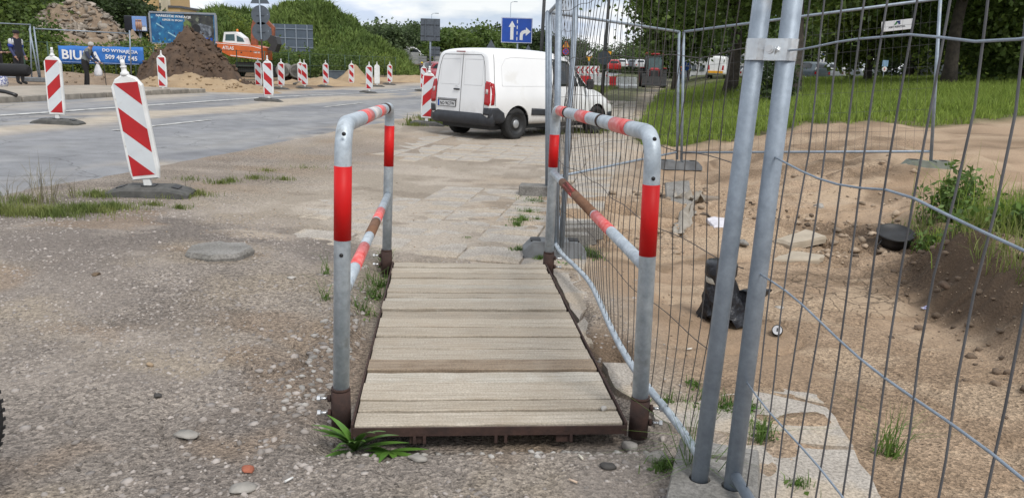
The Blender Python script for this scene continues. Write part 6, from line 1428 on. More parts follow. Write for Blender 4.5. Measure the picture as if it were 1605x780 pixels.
b = gz(1148, 32); tree('lime_tree', 'large lime tree with low hanging leaves beside the path', b, 11, 5.7, 4.8, 7.0, L_mid, 30000, .15, 31, .27, 85, .5, limbs=12)
b = gz(1238, 26); tree('lime_tree', 'dark trunked lime tree standing just behind the near fence posts', b, 10, 3.0, 3.9, 6.9, L_mid, 17000, .14, 32, .34, 60, .5, limbs=11)
b = gz(1487, 32); tree('lime_tree', 'leaning lime tree at the top of the grass bank on the right', b, 11, 3.9, 4.0, 6.8, L_mid, 20000, .15, 33, .27, 65, .5, lean=.8, limbs=11)
b = gz(1605, 36); tree('maple_tree', 'broad leafy tree at the right edge of the picture', b, 11, 5.5, 5.6, 5.6, L_mid, 34000, .17, 34, .28, 90, .4)
b = gz(1362, 42); tree('maple_tree', 'bright yellow green tree behind the fence nameplate', b, 9, 3.3, 4.2, 5.2, L_light, 20000, .20, 35, .2, 75, .4)
b = gz(1428, 52); tree('spruce_tree', 'dark conifer right of the yellow green tree', b, 12, 2.9, 6.2, 6.4, L_dark, 20000, .18, 36, .2, 90, conical=True)
b = gz(1058, 52); tree('young_tree', 'slim tree with dark trunk beside the blue round sign', b, 9, 3.4, 3.2, 5.6, L_mid, 16000, .18, 37, .16, 60, .4)
for i, (px, Yd, rx, rz, zc_, mt, lab) in enumerate([(1290, 98, 7, 6, 6.0, L_dark, 'dark tree behind the parked cars, left'), (1440, 96, 8, 6.4, 6.4, L_dark, 'dark tree behind the parked cars, right'), (1200, 80, 6.5, 5.5, 5.8, L_mid, 'green tree far behind the near fence posts'), (1560, 62, 6.5, 5.6, 5.9, L_mid, 'green tree behind the apartment block edge'), (1330, 110, 8, 7, 9, L_mid, 'tall green tree far behind the yellow green tree'), (1110, 90, 5.5, 4, 6.2, L_blue, 'bluish green tree far behind the white van with stripe'), (1650, 55, 6, 6, 5.5, L_mid, 'green tree outside the right edge behind the broad tree'), (1530, 50, 3, 2.0, 2.0, L_light, 'yellow green bush right of the pale grey van')]):
    tree('broad_tree', lab, gz(px, Yd), 10, rx, rz, zc_, mt, 9000, .34 if rx > 3 else .2, 60+i, .25, 60, .35)
# trees beyond the site and the road
ctr = [(606, 108, 4.6, 4.6, 4.6, L_blue, 'pale rounded tree at the right foot of the mound'), (588, 125, 3.2, 4.4, 5.2, L_blue, 'slim tree just right of the mound'), (640, 112, 4.6, 4.8, 5.0, L_dark, 'dark tree left of the large sign back'), (655, 130, 5, 5.2, 5.6, L_blue, 'tree peeking above the large sign back'), (705, 105, 4.2, 3.8, 4.6, L_mid, 'bright green tree right of the large sign back'), (735, 118, 4.8, 4.2, 5.0, L_blue, 'green tree above the van rear doors'), (763, 110, 4.4, 4.2, 5.0, L_mid, 'green tree left of the blue sign'), (790, 122, 4.4, 4.8, 5.4, L_dark, 'dark tree behind the blue sign'), (823, 128, 5, 5.0, 5.4, L_blue, 'tree right behind the blue sign'), (852, 116, 3.4, 4.2, 5.0, L_dark, 'dark conifer like tree right of the blue sign'), (872, 135, 4.4, 4.4, 4.6, L_dark, 'dark tree behind the fence corner'), (684, 140, 5, 5, 5.2, L_dark, 'dark tree behind the sign post'), (905, 190, 6, 5, 4.0, L_blue, 'far tree left of the distant yellow signs'), (935, 210, 6, 4, 3.2, L_blue, 'far tree between the distant yellow signs'), (975, 200, 7, 5, 3.5, L_blue, 'far tree above the distant red car'), (1010, 180, 6, 5, 4.6, L_blue, 'far tree above the tractor'), (1035, 130, 5, 4.4, 4.6, L_mid, 'tree right of the tractor cab')]
for i, (px, Yd, rx, rz, zc_, mt, lab) in enumerate(ctr):
    q = D(px, 110, Yd); hs_ = .66 if px < 890 else .8; tree('distant_tree', lab, (q[0], q[1], 0), 9, rx*.85, rz*hs_, zc_*hs_, mt, 8500, .30, 100+i, .2, 70, .3, limbs=3)
for i, (px, Yd, rx, rz, zc_, mt, lab) in enumerate([(12, 75, 5, 5, 5, L_dark, 'dark tree in the top left corner'), (50, 82, 4.5, 4.2, 5.2, L_mid, 'green tree behind the rubble heap, left'), (85, 90, 4.4, 4.6, 6.6, L_dark, 'dark tree above the rubble heap, left'), (118, 98, 4.4, 3.8, 6.8, L_dark, 'dark tree above the rubble heap, right'), (165, 84, 4.2, 4.4, 4.8, L_dark, 'dark tree between rubble heap and ochre building'), (188, 88, 3.8, 4.8, 5.0, L_dark, 'dark tree before the ochre building'), (-30, 60, 5, 4.5, 4.6, L_mid, 'green tree outside the left edge'), (140, 95, 4.0, 3.6, 6.0, L_blue, 'tree behind the top of the rubble heap')]):
    q = D(px, 110, Yd); tree('distant_tree', lab, (q[0], q[1], 0), 9, rx, rz, zc_, mt, 12000, .22 if Yd < 80 else .27, 140+i, .2, 70, .3, limbs=3)
bush = [(10, 44, 1.6, 1.5, L_mid, 'green bush behind the capped man'), (45, 46, 1.5, 1.3, L_light, 'yellow green bush left of the banner'), (100, 44, 1.6, .9, L_light, 'low bush behind the banner, left'), (150, 46, 1.7, .9, L_light, 'low bush behind the banner, middle'), (195, 44, 1.5, 1.0, L_light, 'low bush behind the banner, right end'), (235, 48, 1.6, 1.0, L_mid, 'green bush below the billboard, left'), (262, 50, 1.5, .9, L_light, 'yellow green bush below the billboard'), (425, 62, 1.7, 1.4, L_light, 'light shrub behind the excavator bucket'), (378, 66, 1.2, 2.8, L_light, 'slim yellow green shrub behind the excavator cab'), (455, 58, 1.7, 1.0, L_mid, 'leafy shrub before the billboard back, left'), (485, 60, 1.7, 1.1, L_mid, 'leafy shrub before the billboard back, right'), (520, 66, 1.9, 1.2, L_mid, 'shrub with pale blossom at the mound foot'), (555, 70, 1.9, 1.1, L_mid, 'shrub at the mound foot right of the blossom'), (590, 76, 1.8, 1.0, L_light, 'low shrub near the tiny distant beacon'), (1215, 24, .7, .8, L_dark, 'dark bush at the foot of the dark trunked lime tree'), (70, 46, 1.5, 1.6, L_mid, 'bush at the left foot of the rubble heap'), (210, 52, 1.4, 1.2, L_mid, 'green bush under the small screen')]
for i, (px, Yd, rx, rz, mt, lab) in enumerate(bush):
    q = D(px, 110, Yd); tree('bush', lab, (q[0], q[1], Z(q[0], q[1])), 1, rx, rz, rz*.85, mt, 2600, .13 if Yd > 30 else .07, 170+i, .03, 40, .3, 'bush', limbs=3)

# ------------------------------------------------------------------ people
def person(label, base, yaw, h, J, cols, hat=None, extra=None, name='person'):
    """J: joint positions for a 1.75 m figure facing +X"""
    o = thing(name, label, 'person', base, yaw); s = h/1.75
    names = ['pelvis', 'spine', 'chest', 'neck', 'head', 'crown']; E = []; pts = {}; rad = {}
    std = dict(pelvis=(0, 0, .98), spine=(0, 0, 1.15), chest=(.0, 0, 1.36), neck=(.01, 0, 1.49), head=(.03, 0, 1.60), crown=(.03, 0, 1.68),
               sl=(0, .18, 1.42), sr=(0, -.18, 1.42), el=(-.02, .23, 1.14), er=(-.02, -.23, 1.14), wl=(.06, .22, .90), wr=(.06, -.22, .90), hl_=(.09, .22, .82), hr_=(.09, -.22, .82),
               pl=(0, .09, .92), pr=(0, -.09, .92), kl=(.02, .10, .50), kr=(.02, -.10, .50), al=(-.01, .10, .09), ar=(-.01, -.10, .09), tl=(.15, .12, .04), tr=(.15, -.12, .04))
    R = dict(pelvis=(.14, .16), spine=(.12, .145), chest=(.125, .17), neck=(.058, .058), head=(.088, .076), crown=(.062, .058), sl=(.07, .07), sr=(.07, .07), el=(.048, .048), er=(.048, .048), wl=(.036, .036), wr=(.036, .036), hl_=(.03, .042), hr_=(.03, .042), pl=(.105, .10), pr=(.105, .10), kl=(.07, .07), kr=(.07, .07), al=(.052, .05), ar=(.052, .05), tl=(.042, .04), tr=(.042, .04))
    std.update(J); keys = list(std); vi = {k_: i for i, k_ in enumerate(keys)}
    ed = [('pelvis', 'spine'), ('spine', 'chest'), ('chest', 'neck'), ('neck', 'head'), ('head', 'crown'), ('chest', 'sl'), ('chest', 'sr'), ('sl', 'el'), ('sr', 'er'), ('el', 'wl'), ('er', 'wr'), ('wl', 'hl_'), ('wr', 'hr_'), ('pelvis', 'pl'), ('pelvis', 'pr'), ('pl', 'kl'), ('pr', 'kr'), ('kl', 'al'), ('kr', 'ar'), ('al', 'tl'), ('ar', 'tr')]
    me = bpy.data.meshes.new('body'); me.from_pydata([tuple(c_*s for c_ in std[k_]) for k_ in keys], [(vi[a], vi[b_]) for a, b_ in ed], [])
    bo = obj('body', me, None, o); bo.modifiers.new('k', 'SKIN')
    for k_ in keys: sv = me.skin_vertices[0].data[vi[k_]]; sv.radius = (R[k_][0]*s, R[k_][1]*s); sv.use_root = (k_ == 'pelvis')
    md = bo.modifiers.new('u', 'SUBSURF'); md.levels = md.render_levels = 2
    bpy.context.view_layer.update(); m2 = bpy.data.meshes.new_from_object(bo.evaluated_get(bpy.context.evaluated_depsgraph_get())); bo.modifiers.clear(); bo.data = m2
    # fingers as part of the same mesh
    bm = bmesh.new(); bm.from_mesh(m2)
    for hk, wk in (('hl_', 'wl'), ('hr_', 'wr')):
        hp_ = np.array(std[hk])*s; d_ = hp_-np.array(std[wk])*s; d_ /= np.linalg.norm(d_)+1e-9; sd = np.cross(d_, [0, 0, 1.]); sd = sd/np.linalg.norm(sd) if np.linalg.norm(sd) > .1 else np.array([0, 1., 0])
        for fi in range(5):
            off = sd*(fi-1.5)*.018*s if fi < 4 else sd*-.045*s-d_*.03*s; ln = (.07, .08, .075, .06, .05)[fi]*s
            a = hp_+off; f_ = MB().tube([a, a+d_*ln*.55+[.006, 0, -.004], a+d_*ln*.9+[.014, 0, -.012]], [.0095*s, .0088*s, .006*s], 6); t_ = f_.mesh(); bm.from_mesh(t_); bpy.data.meshes.remove(t_)
    bm.to_mesh(m2); bm.free()
    for mm in (cols['top'], cols['sleeve'], cols['skin'], cols['legs'], cols['shoes']): m2.materials.append(mm)
    bones = [(np.array(std[a])*s, np.array(std[b_])*s, a, b_) for a, b_ in ed]; mi = []
    for p_ in m2.polygons:
        c_ = np.array(p_.center); best = (9, None)
        for A, B, a, b_ in bones:
            t = np.clip((c_-A)@(B-A)/((B-A)@(B-A)), 0, 1); dd = np.linalg.norm(c_-A-(B-A)*t)/(max(R[a])*s)**.5
            if dd < best[0]: best = (dd, a, b_, t)
        _, a, b_, t = best
        if a in ('neck', 'head') : k_ = 2 if not (a == 'neck' and t < .1) else 0
        elif a == 'chest' and b_ == 'neck': k_ = 2 if t > .85 else 0
        elif a in ('sl', 'sr', 'el', 'er'): k_ = 1 if (cols.get('long', True) or a[0] == 's') else 2
        elif a in ('wl', 'wr'): k_ = 2
        elif a in ('pl', 'pr', 'kl', 'kr'): k_ = 3
        elif a in ('al', 'ar'): k_ = 4
        elif a == 'pelvis': k_ = 3 if (b_ in ('pl', 'pr') or t < cols.get('hem', .35)) else 0
        else: k_ = 0
        mi.append(k_)
    m2.polygons.foreach_set('material_index', np.array(mi, np.int32)); m2.polygons.foreach_set('use_smooth', np.ones(len(mi), bool))
    hd_ = np.array(std['head'])*s
    MB().lathe([(.001, -.012), (.012, -.006), (.014, .004), (.001, .022)], hd_+np.array([.095*s, 0, -.01*s]), 8).build('nose', cols['skin'], o)
    for sy in (-1, 1): MB().lathe([(.001, -.03), (.014, -.02), (.016, .01), (.001, .03)], hd_+np.array([-.005, sy*.082*s, -.005]), 8).build('ear', cols['skin'], o); MB().lathe([(.001, -.008), (.009, 0), (.001, .008)], hd_+np.array([.082*s, sy*.03*s, .018*s]), 6).build('eye', M_black, o)
    if hat:
        kind_, hm = hat
        if kind_ == 'hair': MB().lathe([(.098*s, -.03*s), (.100*s, .03*s), (.085*s, .08*s), (.045*s, .108*s), (.001, .115*s)], hd_+np.array([-.016*s, 0, .012*s]), 14).build('hair', hm, o)
        if kind_ == 'long': MB().lathe([(.07*s, -.17*s), (.108*s, -.10*s), (.108*s, .03*s), (.09*s, .085*s), (.045*s, .112*s), (.001, .118*s)], hd_+np.array([-.03*s, 0, .012*s]), 14).build('hair', hm, o)
        if kind_ == 'cap': MB().lathe([(.103*s, .02*s), (.104*s, .05*s), (.09*s, .10*s), (.045*s, .125*s), (.001, .13*s)], hd_+np.array([-.005*s, 0, 0]), 14).box(hd_+np.array([.12*s, 0, .035*s]), (.10*s, .13*s, .012), bev=.004).build('cap', hm, o)
        if kind_ == 'helmet': MB().lathe([(.135*s, .025*s), (.12*s, .04*s), (.118*s, .08*s), (.09*s, .13*s), (.04*s, .155*s), (.001, .16*s)], hd_+np.array([.0, 0, 0]), 14).build('helmet', hm, o)
    return o, std, s
cl_ = lambda n_, c_: pm('cloth_'+n_, c_, tuple(v*.75 for v in c_), 6, .9, 0, .3, 40)
SK = pm('skin', (.42, .25, .18), None, 6, .6); SK2 = pm('skin_tan', (.36, .20, .14), None, 6, .6)
b = CAMP+ray(137, 140)*(F*1.68/75)
man, std, s = person('old man in grey vest and black trousers walking with a cane and white bag', (b[0], b[1], b[2]), .1, 1.70,
    dict(spine=(.05, 0, 1.14), chest=(.13, 0, 1.33), neck=(.22, 0, 1.45), head=(.28, 0, 1.54), crown=(.27, 0, 1.62), sl=(.15, .18, 1.38), sr=(.15, -.18, 1.38), el=(.22, .22, 1.12), er=(.24, -.22, 1.12), wl=(.40, .18, .98), wr=(.42, -.18, .97), hl_=(.47, .17, .94), hr_=(.49, -.17, .93), kl=(-.02, .09, .50), kr=(.09, -.09, .50), al=(-.10, .10, .09), ar=(.08, -.10, .09), tl=(.06, .12, .04), tr=(.24, -.12, .04)),
    dict(top=cl_('grey_vest', (.17, .19, .19)), sleeve=cl_('navy_check', (.03, .04, .075)), skin=SK, legs=cl_('black_trousers', (.014, .013, .014)), shoes=cl_('black_shoes', (.012, .012, .012)), hem=.1), ('hair', cl_('white_hair', (.50, .48, .46))))
hw = Matrix.Translation(Vector(b)) @ Matrix.Rotation(.1, 4, 'Z')
def wp(p_): return hw @ Vector([c_*s for c_ in p_])
tag(MB().tube([wp((.46, .17, .97)), wp((.56, .17, .95)), wp((.575, .17, .9)), wp((.60, .17, .0))], .012, 6).build('walking_cane', M_pole), 'thin walking cane held by the old man', 'cane')
bg_ = thing('carrier_bag', 'white carrier bag hanging from the old man\'s hand', 'bag', wp((.50, -.17, .5)))
MB().add([(x*s_, y*t_, z) for z, s_, t_ in ((-.02, .8, .7), (.05, 1, 1), (.18, .9, .8), (.30, .6, .4), (.40, .25, .15)) for x, y in ((-.13, -.05), (0, -.08), (.13, -.05), (.13, .05), (0, .08), (-.13, .05))], [(i*6+k_, i*6+(k_+1) % 6, i*6+6+(k_+1) % 6, i*6+6+k_) for i in range(4) for k_ in range(6)]+[(5, 4, 3, 2, 1, 0)], True).build('sack', pm('bag_white', (.66, .66, .68), (.5, .5, .54), 5, .6), bg_)
MB().tube([(-.02, 0, .38), (0, 0, .45), (.02, 0, .38)], .008, 5).build('handles', M_signwhite, bg_)
b = CAMP+ray(33, 133)*(F*1.76/84)
person('man in dark cap with white, blue and black track jacket on the far pavement', (b[0], b[1], b[2]), -.15, 1.76, dict(el=(-.06, .24, 1.14), er=(-.04, -.24, 1.13), wl=(.06, .23, .93), wr=(.08, -.22, .92), hl_=(.10, .21, .85), hr_=(.12, -.20, .84)),
    dict(top=cl_('navy_jacket', (.016, .018, .032)), sleeve=cl_('blue_white_sleeve', (.05, .06, .14)), skin=SK2, legs=cl_('dark_trousers', (.022, .022, .026)), shoes=cl_('black_shoes', (.012, .012, .012)), hem=.05), ('cap', cl_('black_cap', (.012, .012, .014))))
jk = bpy.data.objects[[o_.name for o_ in bpy.data.objects if o_.get('label', '').startswith('man in dark cap')][0]]
for sy in (-1, 1):
    MB().lathe([(.001, -.10), (.078, -.09), (.088, 0), (.074, .08), (.001, .115)], (-.02, sy*.19, 1.36), 12).build('jacket_shoulder', cl_('white_panel', (.62, .63, .66)), jk); MB().lathe([(.072, -.05), (.080, .05)], (-.035, sy*.215, 1.235), 12).build('jacket_stripe', cl_('royal_panel', (.02, .05, .30)), jk)
b = CAMP+ray(1, 136)*(F*1.66/84)
person('blonde person in dark jacket at the left edge holding a handbag', (b[0], b[1], b[2]), 0., 1.66, dict(el=(-.02, .22, 1.12), er=(.02, -.22, 1.12), wl=(.2, .18, 1.08), wr=(.22, -.18, 1.08), hl_=(.28, .15, 1.1), hr_=(.3, -.15, 1.1)),
    dict(top=cl_('dark_jacket', (.018, .018, .024)), sleeve=cl_('dark_jacket', (.018, .018, .024)), skin=SK, legs=cl_('dark_trousers', (.022, .022, .026)), shoes=cl_('black_shoes', (.012, .012, .012)), hem=.02), ('long', cl_('blonde_hair', (.42, .30, .14))))
q = CAMP+ray(7, 147)*(F*1.66/84); o = thing('shopping_bag', 'white and blue patterned shopping bag on the far pavement at the left edge', 'bag', (q[0], q[1]-.2, b[2]+.02))
MB().add([(x*s_, y*t_, z) for z, s_, t_ in ((0, .9, .9), (.1, 1.05, 1.1), (.3, 1, .9), (.42, .85, .6)) for x, y in ((-.22, -.1), (0, -.13), (.22, -.1), (.22, .1), (0, .13), (-.22, .1))], [(i*6+k_, i*6+(k_+1) % 6, i*6+6+(k_+1) % 6, i*6+6+k_) for i in range(3) for k_ in range(6)]+[(5, 4, 3, 2, 1, 0), (18, 19, 20, 21, 22, 23)], True).build('sack', pm('bag_pattern', (.62, .63, .68), (.10, .12, .30), 14, .7, lo=.47, hi=.53), o)
MB().tube([(-.1, 0, .40), (-.08, 0, .54), (.08, 0, .54), (.1, 0, .40)], .012, 6).build('handles', M_signwhite, o)
hv = lambda n_, c_: cl_(n_, c_)
W = [(637, 120.5, 22, 0., (.30, .36, .06), ('helmet', hv('orange_helmet', (.60, .16, .03))), 'lone worker in yellow vest and orange helmet on the site'), (470, 113, 26, .4, (.55, .13, .02), ('helmet', hv('orange_helmet', (.60, .16, .03))), 'worker in orange behind the concrete pipes'), (423, 100, 25, 0, (.5, .14, .03), ('helmet', hv('white_helmet', (.65, .65, .65))), 'worker with white helmet beside the excavator bucket'), (661, 126, 28, .2, (.08, .08, .1), ('helmet', hv('yellow_helmet', (.65, .48, .03))), 'worker in yellow helmet behind the tilted beacon'), (1068, 128, 27, 0, (.62, .14, .02), ('cap', hv('dark_cap', (.03, .03, .03))), 'worker in orange vest beside the blue round sign'), (1078, 127, 27, 3.1, (.45, .55, .05), ('cap', hv('dark_cap', (.03, .03, .03))), 'worker in yellow vest behind the blue round sign')]
for (px, py, hpx, yaw, c_, hat, lab) in W:
    b = CAMP+ray(px, py)*(F*1.74/hpx); person(lab, (b[0], b[1], b[2]), yaw-1.2, 1.74, {}, dict(top=cl_('vest_%d' % px, c_), sleeve=cl_('dark_sleeve', (.05, .05, .06)) if px != 470 else cl_('vest_%d' % px, c_), skin=SK2, legs=cl_('work_trousers', (.03, .03, .035)), shoes=cl_('black_shoes', (.012, .012, .012)), hem=.0), hat)

# ------------------------------------------------------------------ bicycle at the left edge
gp = D(46, 111, 2.1); bi = thing('bicycle', 'black bicycle at the left edge, handlebar grip and tyre just in view', 'bicycle', (gp[0]-.36, gp[1]+.06, 0.0))
def bl(p_): return np.array(p_)-np.array(bi.location)
wcx = D(2, 686, 2.25); r_ = .345; wz = .345+Z(wcx[0]-.3, wcx[1])
wc = np.array([wcx[0]-r_+.012, wcx[1], wz]); 
def bike_wheel(c_):
    t = MB(); n = 56; pts = [c_+np.array([math.cos(a)*(r_-.024), 0, math.sin(a)*(r_-.024)]) for a in np.linspace(0, 2*math.pi, n+1)]
    w_ = t.tube([bl(p_) for p_ in pts], .024, 10, cap=False).build('tyre', M_tyre, bi)
    tk = MB()
    for i in range(70):
        a = 2*math.pi*i/70
        for dy in (-.012, .012): tk.box(bl(c_)+np.array([math.cos(a)*(r_-.002), dy, math.sin(a)*(r_-.002)]), (.004, .012, .012), R=Matrix.Rotation(-a, 3, 'Y'))
    k_ = tk.build('tread', M_tyre, w_); k_['kind'] = 'stuff'
    MB().tube([bl(c_+np.array([math.cos(a)*(r_-.055), 0, math.sin(a)*(r_-.055)])) for a in np.linspace(0, 2*math.pi, n+1)], .011, 8, cap=False).build('rim', M_galv, w_)
    sp = MB()
    for i in range(28): a = 2*math.pi*i/28; sp.tube([bl(c_+np.array([0, .03*(-1)**i, 0])), bl(c_+np.array([math.cos(a)*(r_-.06), 0, math.sin(a)*(r_-.06)]))], .0012, 4, cap=False)
    k_ = sp.build('spokes', M_galv, w_); k_['kind'] = 'stuff'; MB().tube([bl(c_+[0, -.05, 0]), bl(c_+[0, .05, 0])], .02, 10).build('hub', M_galv, w_)
bike_wheel(wc); wc2 = wc+np.array([-1.08, 0, 0]); bike_wheel(wc2)
M_bike = pm('bike_black', (.02, .02, .022), None, 5, .4)
stem = np.array([gp[0]-.34, gp[1]+.05, gp[2]-.02]); hdt = np.array([wc[0]-.22, wc[1], wc[2]+.52])
MB().tube([bl(hdt+[0.02, 0, -.12]), bl(hdt), bl(stem*[1, 1, 0]+[0, 0, stem[2]-.04])], .016, 8).build('stem', M_bike, bi)
for sy in (-1, 1): MB().tube([bl(hdt+[.02, sy*.045, -.12]), bl(wc+[0, sy*.055, 0])], .013, 8).build('fork_leg', M_bike, bi)
MB().tube([bl(gp+[-.70, .10, 0]), bl(stem), bl(gp+[-.13, .01, 0])], .0125, 10).build('handlebar', M_bike, bi)
gr = [gp+[-.16, .012, 0], gp+[-.02, .001, 0], gp+[-.006, 0, 0], gp]
MB().tube([bl(p_) for p_ in gr], [.0168, .0168, .0155, .010], 16).build('grip', pm('grip_rubber', (.012, .012, .014), None, 20, .8, 0, .4, 150), bi)
MB().tube([bl(p_) for p_ in [gp+[-.70, .10, 0], gp+[-.60, .085, 0]]], .0168, 12).build('grip', pm('grip_rubber', (.012, .012, .014), None, 20, .8, 0, .4, 150), bi)
lv = [D(-60, 132, 2.08), D(-20, 140, 2.05), D(8, 144, 2.04), D(20, 147.5, 2.04), D(26, 150, 2.04)]
MB().tube([bl(p_) for p_ in lv], [.006, .0055, .005, .0048, .0055], 8).build('brake_lever', M_bike, bi); MB().tube([bl(lv[0]), bl(gp+[-.2, .02, -.012])], .012, 8).build('lever_clamp', M_bike, bi)
seat = wc2+np.array([.30, 0, .62]); bbk = wc2+np.array([.46, 0, -.05])
for a, b_ in ((hdt, seat-[0, 0, .08]), (hdt-[0, 0, .1], bbk), (seat, bbk), (seat-[0, 0, .1], wc2), (bbk, wc2)): MB().tube([bl(a), bl(b_)], .016, 8).build('frame_tube', M_bike, bi)
MB().box(bl(seat+[-.02, 0, .03]), (.26, .15, .05), bev=.02).build('saddle', M_black, bi)

# ------------------------------------------------------------------ litter, stones, small plants
def stone(name, label, px, py, r, mat, seed, squash=.7, z=None, cat='stone', sx=1., rot=0.):
    V0, F0 = rock_verts(2, seed, squash, .16); V0 = V0*[sx, 1, 1]*r; q = GT(px, py) if z is None else G(px, py, z)
    return tag(obj(name, fast_mesh(name, V0, F0), mat, None, (q[0], q[1], q[2]+r*squash*.45), (0, 0, rot)), label, cat)
M_st = pm('field_stone', (.33, .31, .28), (.22, .205, .185), 14, .9, 0, .6, 50); M_std = pm('dark_stone', (.075, .07, .065), (.04, .038, .036), 14, .9, 0, .5, 60); M_stl = pm('light_stone', (.46, .44, .41), (.34, .32, .29), 14, .9, 0, .5, 60)
stone('stone', 'fist sized pale rock beside the near right bridge post', 985, 705, .042, M_st, 1, .85)
stone('stone', 'pale rock in the grass beside the concrete foot', 1033, 722, .045, M_st, 2, .7, sx=1.2)
stone('stone', 'dark lump of asphalt on the gravel before the bridge', 955, 732, .032, M_std, 3, .55, sx=1.2)
stone('stone', 'small pale stone lying on the deck boards at right', 945, 641, .018, M_stl, 4, .7, .072)
stone('stone', 'flat pale stone half sunk in gravel at lower left', 293, 684, .062, M_st, 5, .28, sx=1.2)
stone('stone', 'flat grey slab fragment at the bottom edge of the picture', 380, 766, .055, M_st, 6, .35)
stone('stone', 'dark pebble on the gravel, middle left', 246, 622, .022, M_std, 7, .6)
stone('stone', 'tan stone on the gravel above the dark pebble', 235, 573, .022, pm('tan_stone', (.36, .27, .18), None, 9, .9), 8, .6)
stone('brick_fragment', 'red brick fragment on the gravel near the bottom edge', 388, 738, .027, pm('brick_red', (.36, .12, .07), (.26, .085, .05), 12, .9, 0, .4, 60), 9, .6, cat='brick')
stone('stone', 'grey stone beside the plantain weed', 655, 722, .035, M_st, 10, .5, sx=1.4)
stone('stone', 'brown stone on the gravel hump, upper left', 150, 431, .04, pm('brown_stone', (.14, .10, .065), None, 9, .9), 11, .5)
stone('stone', 'small white stone on the right of the hump', 458, 437, .04, M_stl, 12, .4)
stone('stone', 'white stone at the foot of the soil bank', 1552, 482, .05, M_stl, 13, .5, sx=1.2)
stone('stone', 'brown clod at the foot of the soil bank', 1482, 452, .055, M_soil, 14, .8)
stone('stone', 'pale flat chip in the pit beside the fence', 1222, 482, .04, M_stl, 15, .3)
stone('concrete_lump', 'concrete lump behind the torn plastic', 1282, 328, .09, M_st, 16, .8, cat='concrete lump')
stone('concrete_lump', 'grey concrete piece left of the flat slabs', 1165, 384, .085, M_conc, 17, .5, cat='concrete lump')
def outline_slab(name, label, px, th, mat, lift=0., tilt=(0, 0), cat='slab'):
    P = [GT(*p_) for p_ in px]; c_ = sum(P)/len(P); o_ = []
    for a, b_ in zip(P, P[1:]+P[:1]):
        for k_ in range(3): q_ = a+(b_-a)*k_/3; o_.append((q_[0]-c_[0]+random.gauss(0, .006), q_[1]-c_[1]+random.gauss(0, .006)))
    mb = MB(); n_ = len(o_); rg = np.random.default_rng(len(label))
    vs = [(u_*1.0, v_*1.0, -.02) for u_, v_ in o_]+[(u_*1.03+rg.normal(0, .004), v_*1.03, th*.5) for u_, v_ in o_]+[(u_*.96+rg.normal(0, .004), v_*.96, th+rg.normal(0, .003)) for u_, v_ in o_]+[(0, 0, th+.003)]
    fs = [tuple(range(n_-1, -1, -1))]+[(i, (i+1) % n_, n_+(i+1) % n_, n_+i) for i in range(n_)]+[(n_+i, n_+(i+1) % n_, 2*n_+(i+1) % n_, 2*n_+i) for i in range(n_)]+[(2*n_+i, 2*n_+(i+1) % n_, 3*n_) for i in range(n_)]
    mb.add(vs, fs); return tag(mb.build(name, mat, None, (c_[0], c_[1], c_[2]+lift), (tilt[0], tilt[1], 0)), label, cat)
outline_slab('concrete_slab', 'flat round edged concrete slab on the gravel hump at left', [(290, 402), (302, 392), (345, 388), (385, 392), (396, 400), (370, 409), (325, 410)], .055, M_conc, -.005, (.02, .02))
outline_slab('concrete_slab', 'upper pale concrete slab lying in the pit', [(1215, 381), (1262, 373), (1293, 383), (1240, 391)], .05, pm('pale_slab', (.42, .36, .28), (.34, .29, .225), 5, .9, 0, .4, 50), .02, (.04, -.02))
outline_slab('concrete_slab', 'lower pale concrete slab lying in the pit', [(1210, 408), (1240, 399), (1290, 407), (1285, 414)], .025, pm('pale_slab', (.42, .36, .28), (.34, .29, .225), 5, .9, 0, .4, 50), .01)
outline_slab('timber_piece', 'weathered board among the rubbish behind the guard rail', [(1100, 312), (1128, 311), (1128, 317), (1100, 318)], .03, pm('grey_wood', (.24, .2, .16), None, 5, .9, 0, .3, 40), .02, cat='board')
outline_slab('concrete_slab', 'tilted broken slab among the rubbish behind the guard rail', [(1040, 312), (1075, 306), (1090, 322), (1050, 330)], .04, M_conc, .03, (.25, .1))
0 and outline_slab('concrete_slab', 'second broken slab sticking up from the rubbish', [(1072, 300), (1095, 298), (1100, 316), (1078, 318)], .03, M_conc, .06, (.8, .1))
outline_slab('timber_piece', 'dark board lying below the torn plastic', [(1096, 340), (1112, 336), (1118, 346), (1104, 350)], .03, pm('dark_wood', (.12, .09, .065), None, 5, .9, 0, .3, 40), .02, (.2, .1), cat='board')
outline_slab('paper_sheet', 'white crumpled paper on the sand', [(1106, 353), (1120, 347), (1139, 346), (1134, 356), (1118, 358)], .02, pm('paper_white', (.66, .64, .68), None, 12, .8), .02, cat='paper')
# torn white plastic hanging over the rubbish
tp_ = [GT(1060, 372), GT(1088, 325)]; vs = []; nr = 12
for i in range(nr+1):
    t = i/nr; c_ = tp_[0]*(1-t)+tp_[1]*t; w_ = .02+.07*math.sin(min(t*1.25, 1)*math.pi)+.02*math.sin(i*2.1)
    for k_ in range(6): u_ = k_/5-.5; vs.append((c_[0]-tp_[0][0]+u_*w_*2, c_[1]-tp_[0][1]+.03*math.sin(k_*2+i), .02+.16*t+.03*math.sin(k_*1.7+i*.9)))
sh = MB().add(vs, [(i*6+k_, i*6+k_+1, i*6+7+k_, i*6+6+k_) for i in range(nr) for k_ in range(5)], True).build('plastic_sheet', pm('torn_plastic', (.46, .42, .36), (.36, .32, .265), 9, .5, trans=.3), None, tp_[0]); md = sh.modifiers.new('s', 'SOLIDIFY'); md.thickness = .003
tag(sh, 'torn whitish plastic strip draped over the rubbish', 'plastic sheet')
vs = []; c0_ = GT(1078, 318)
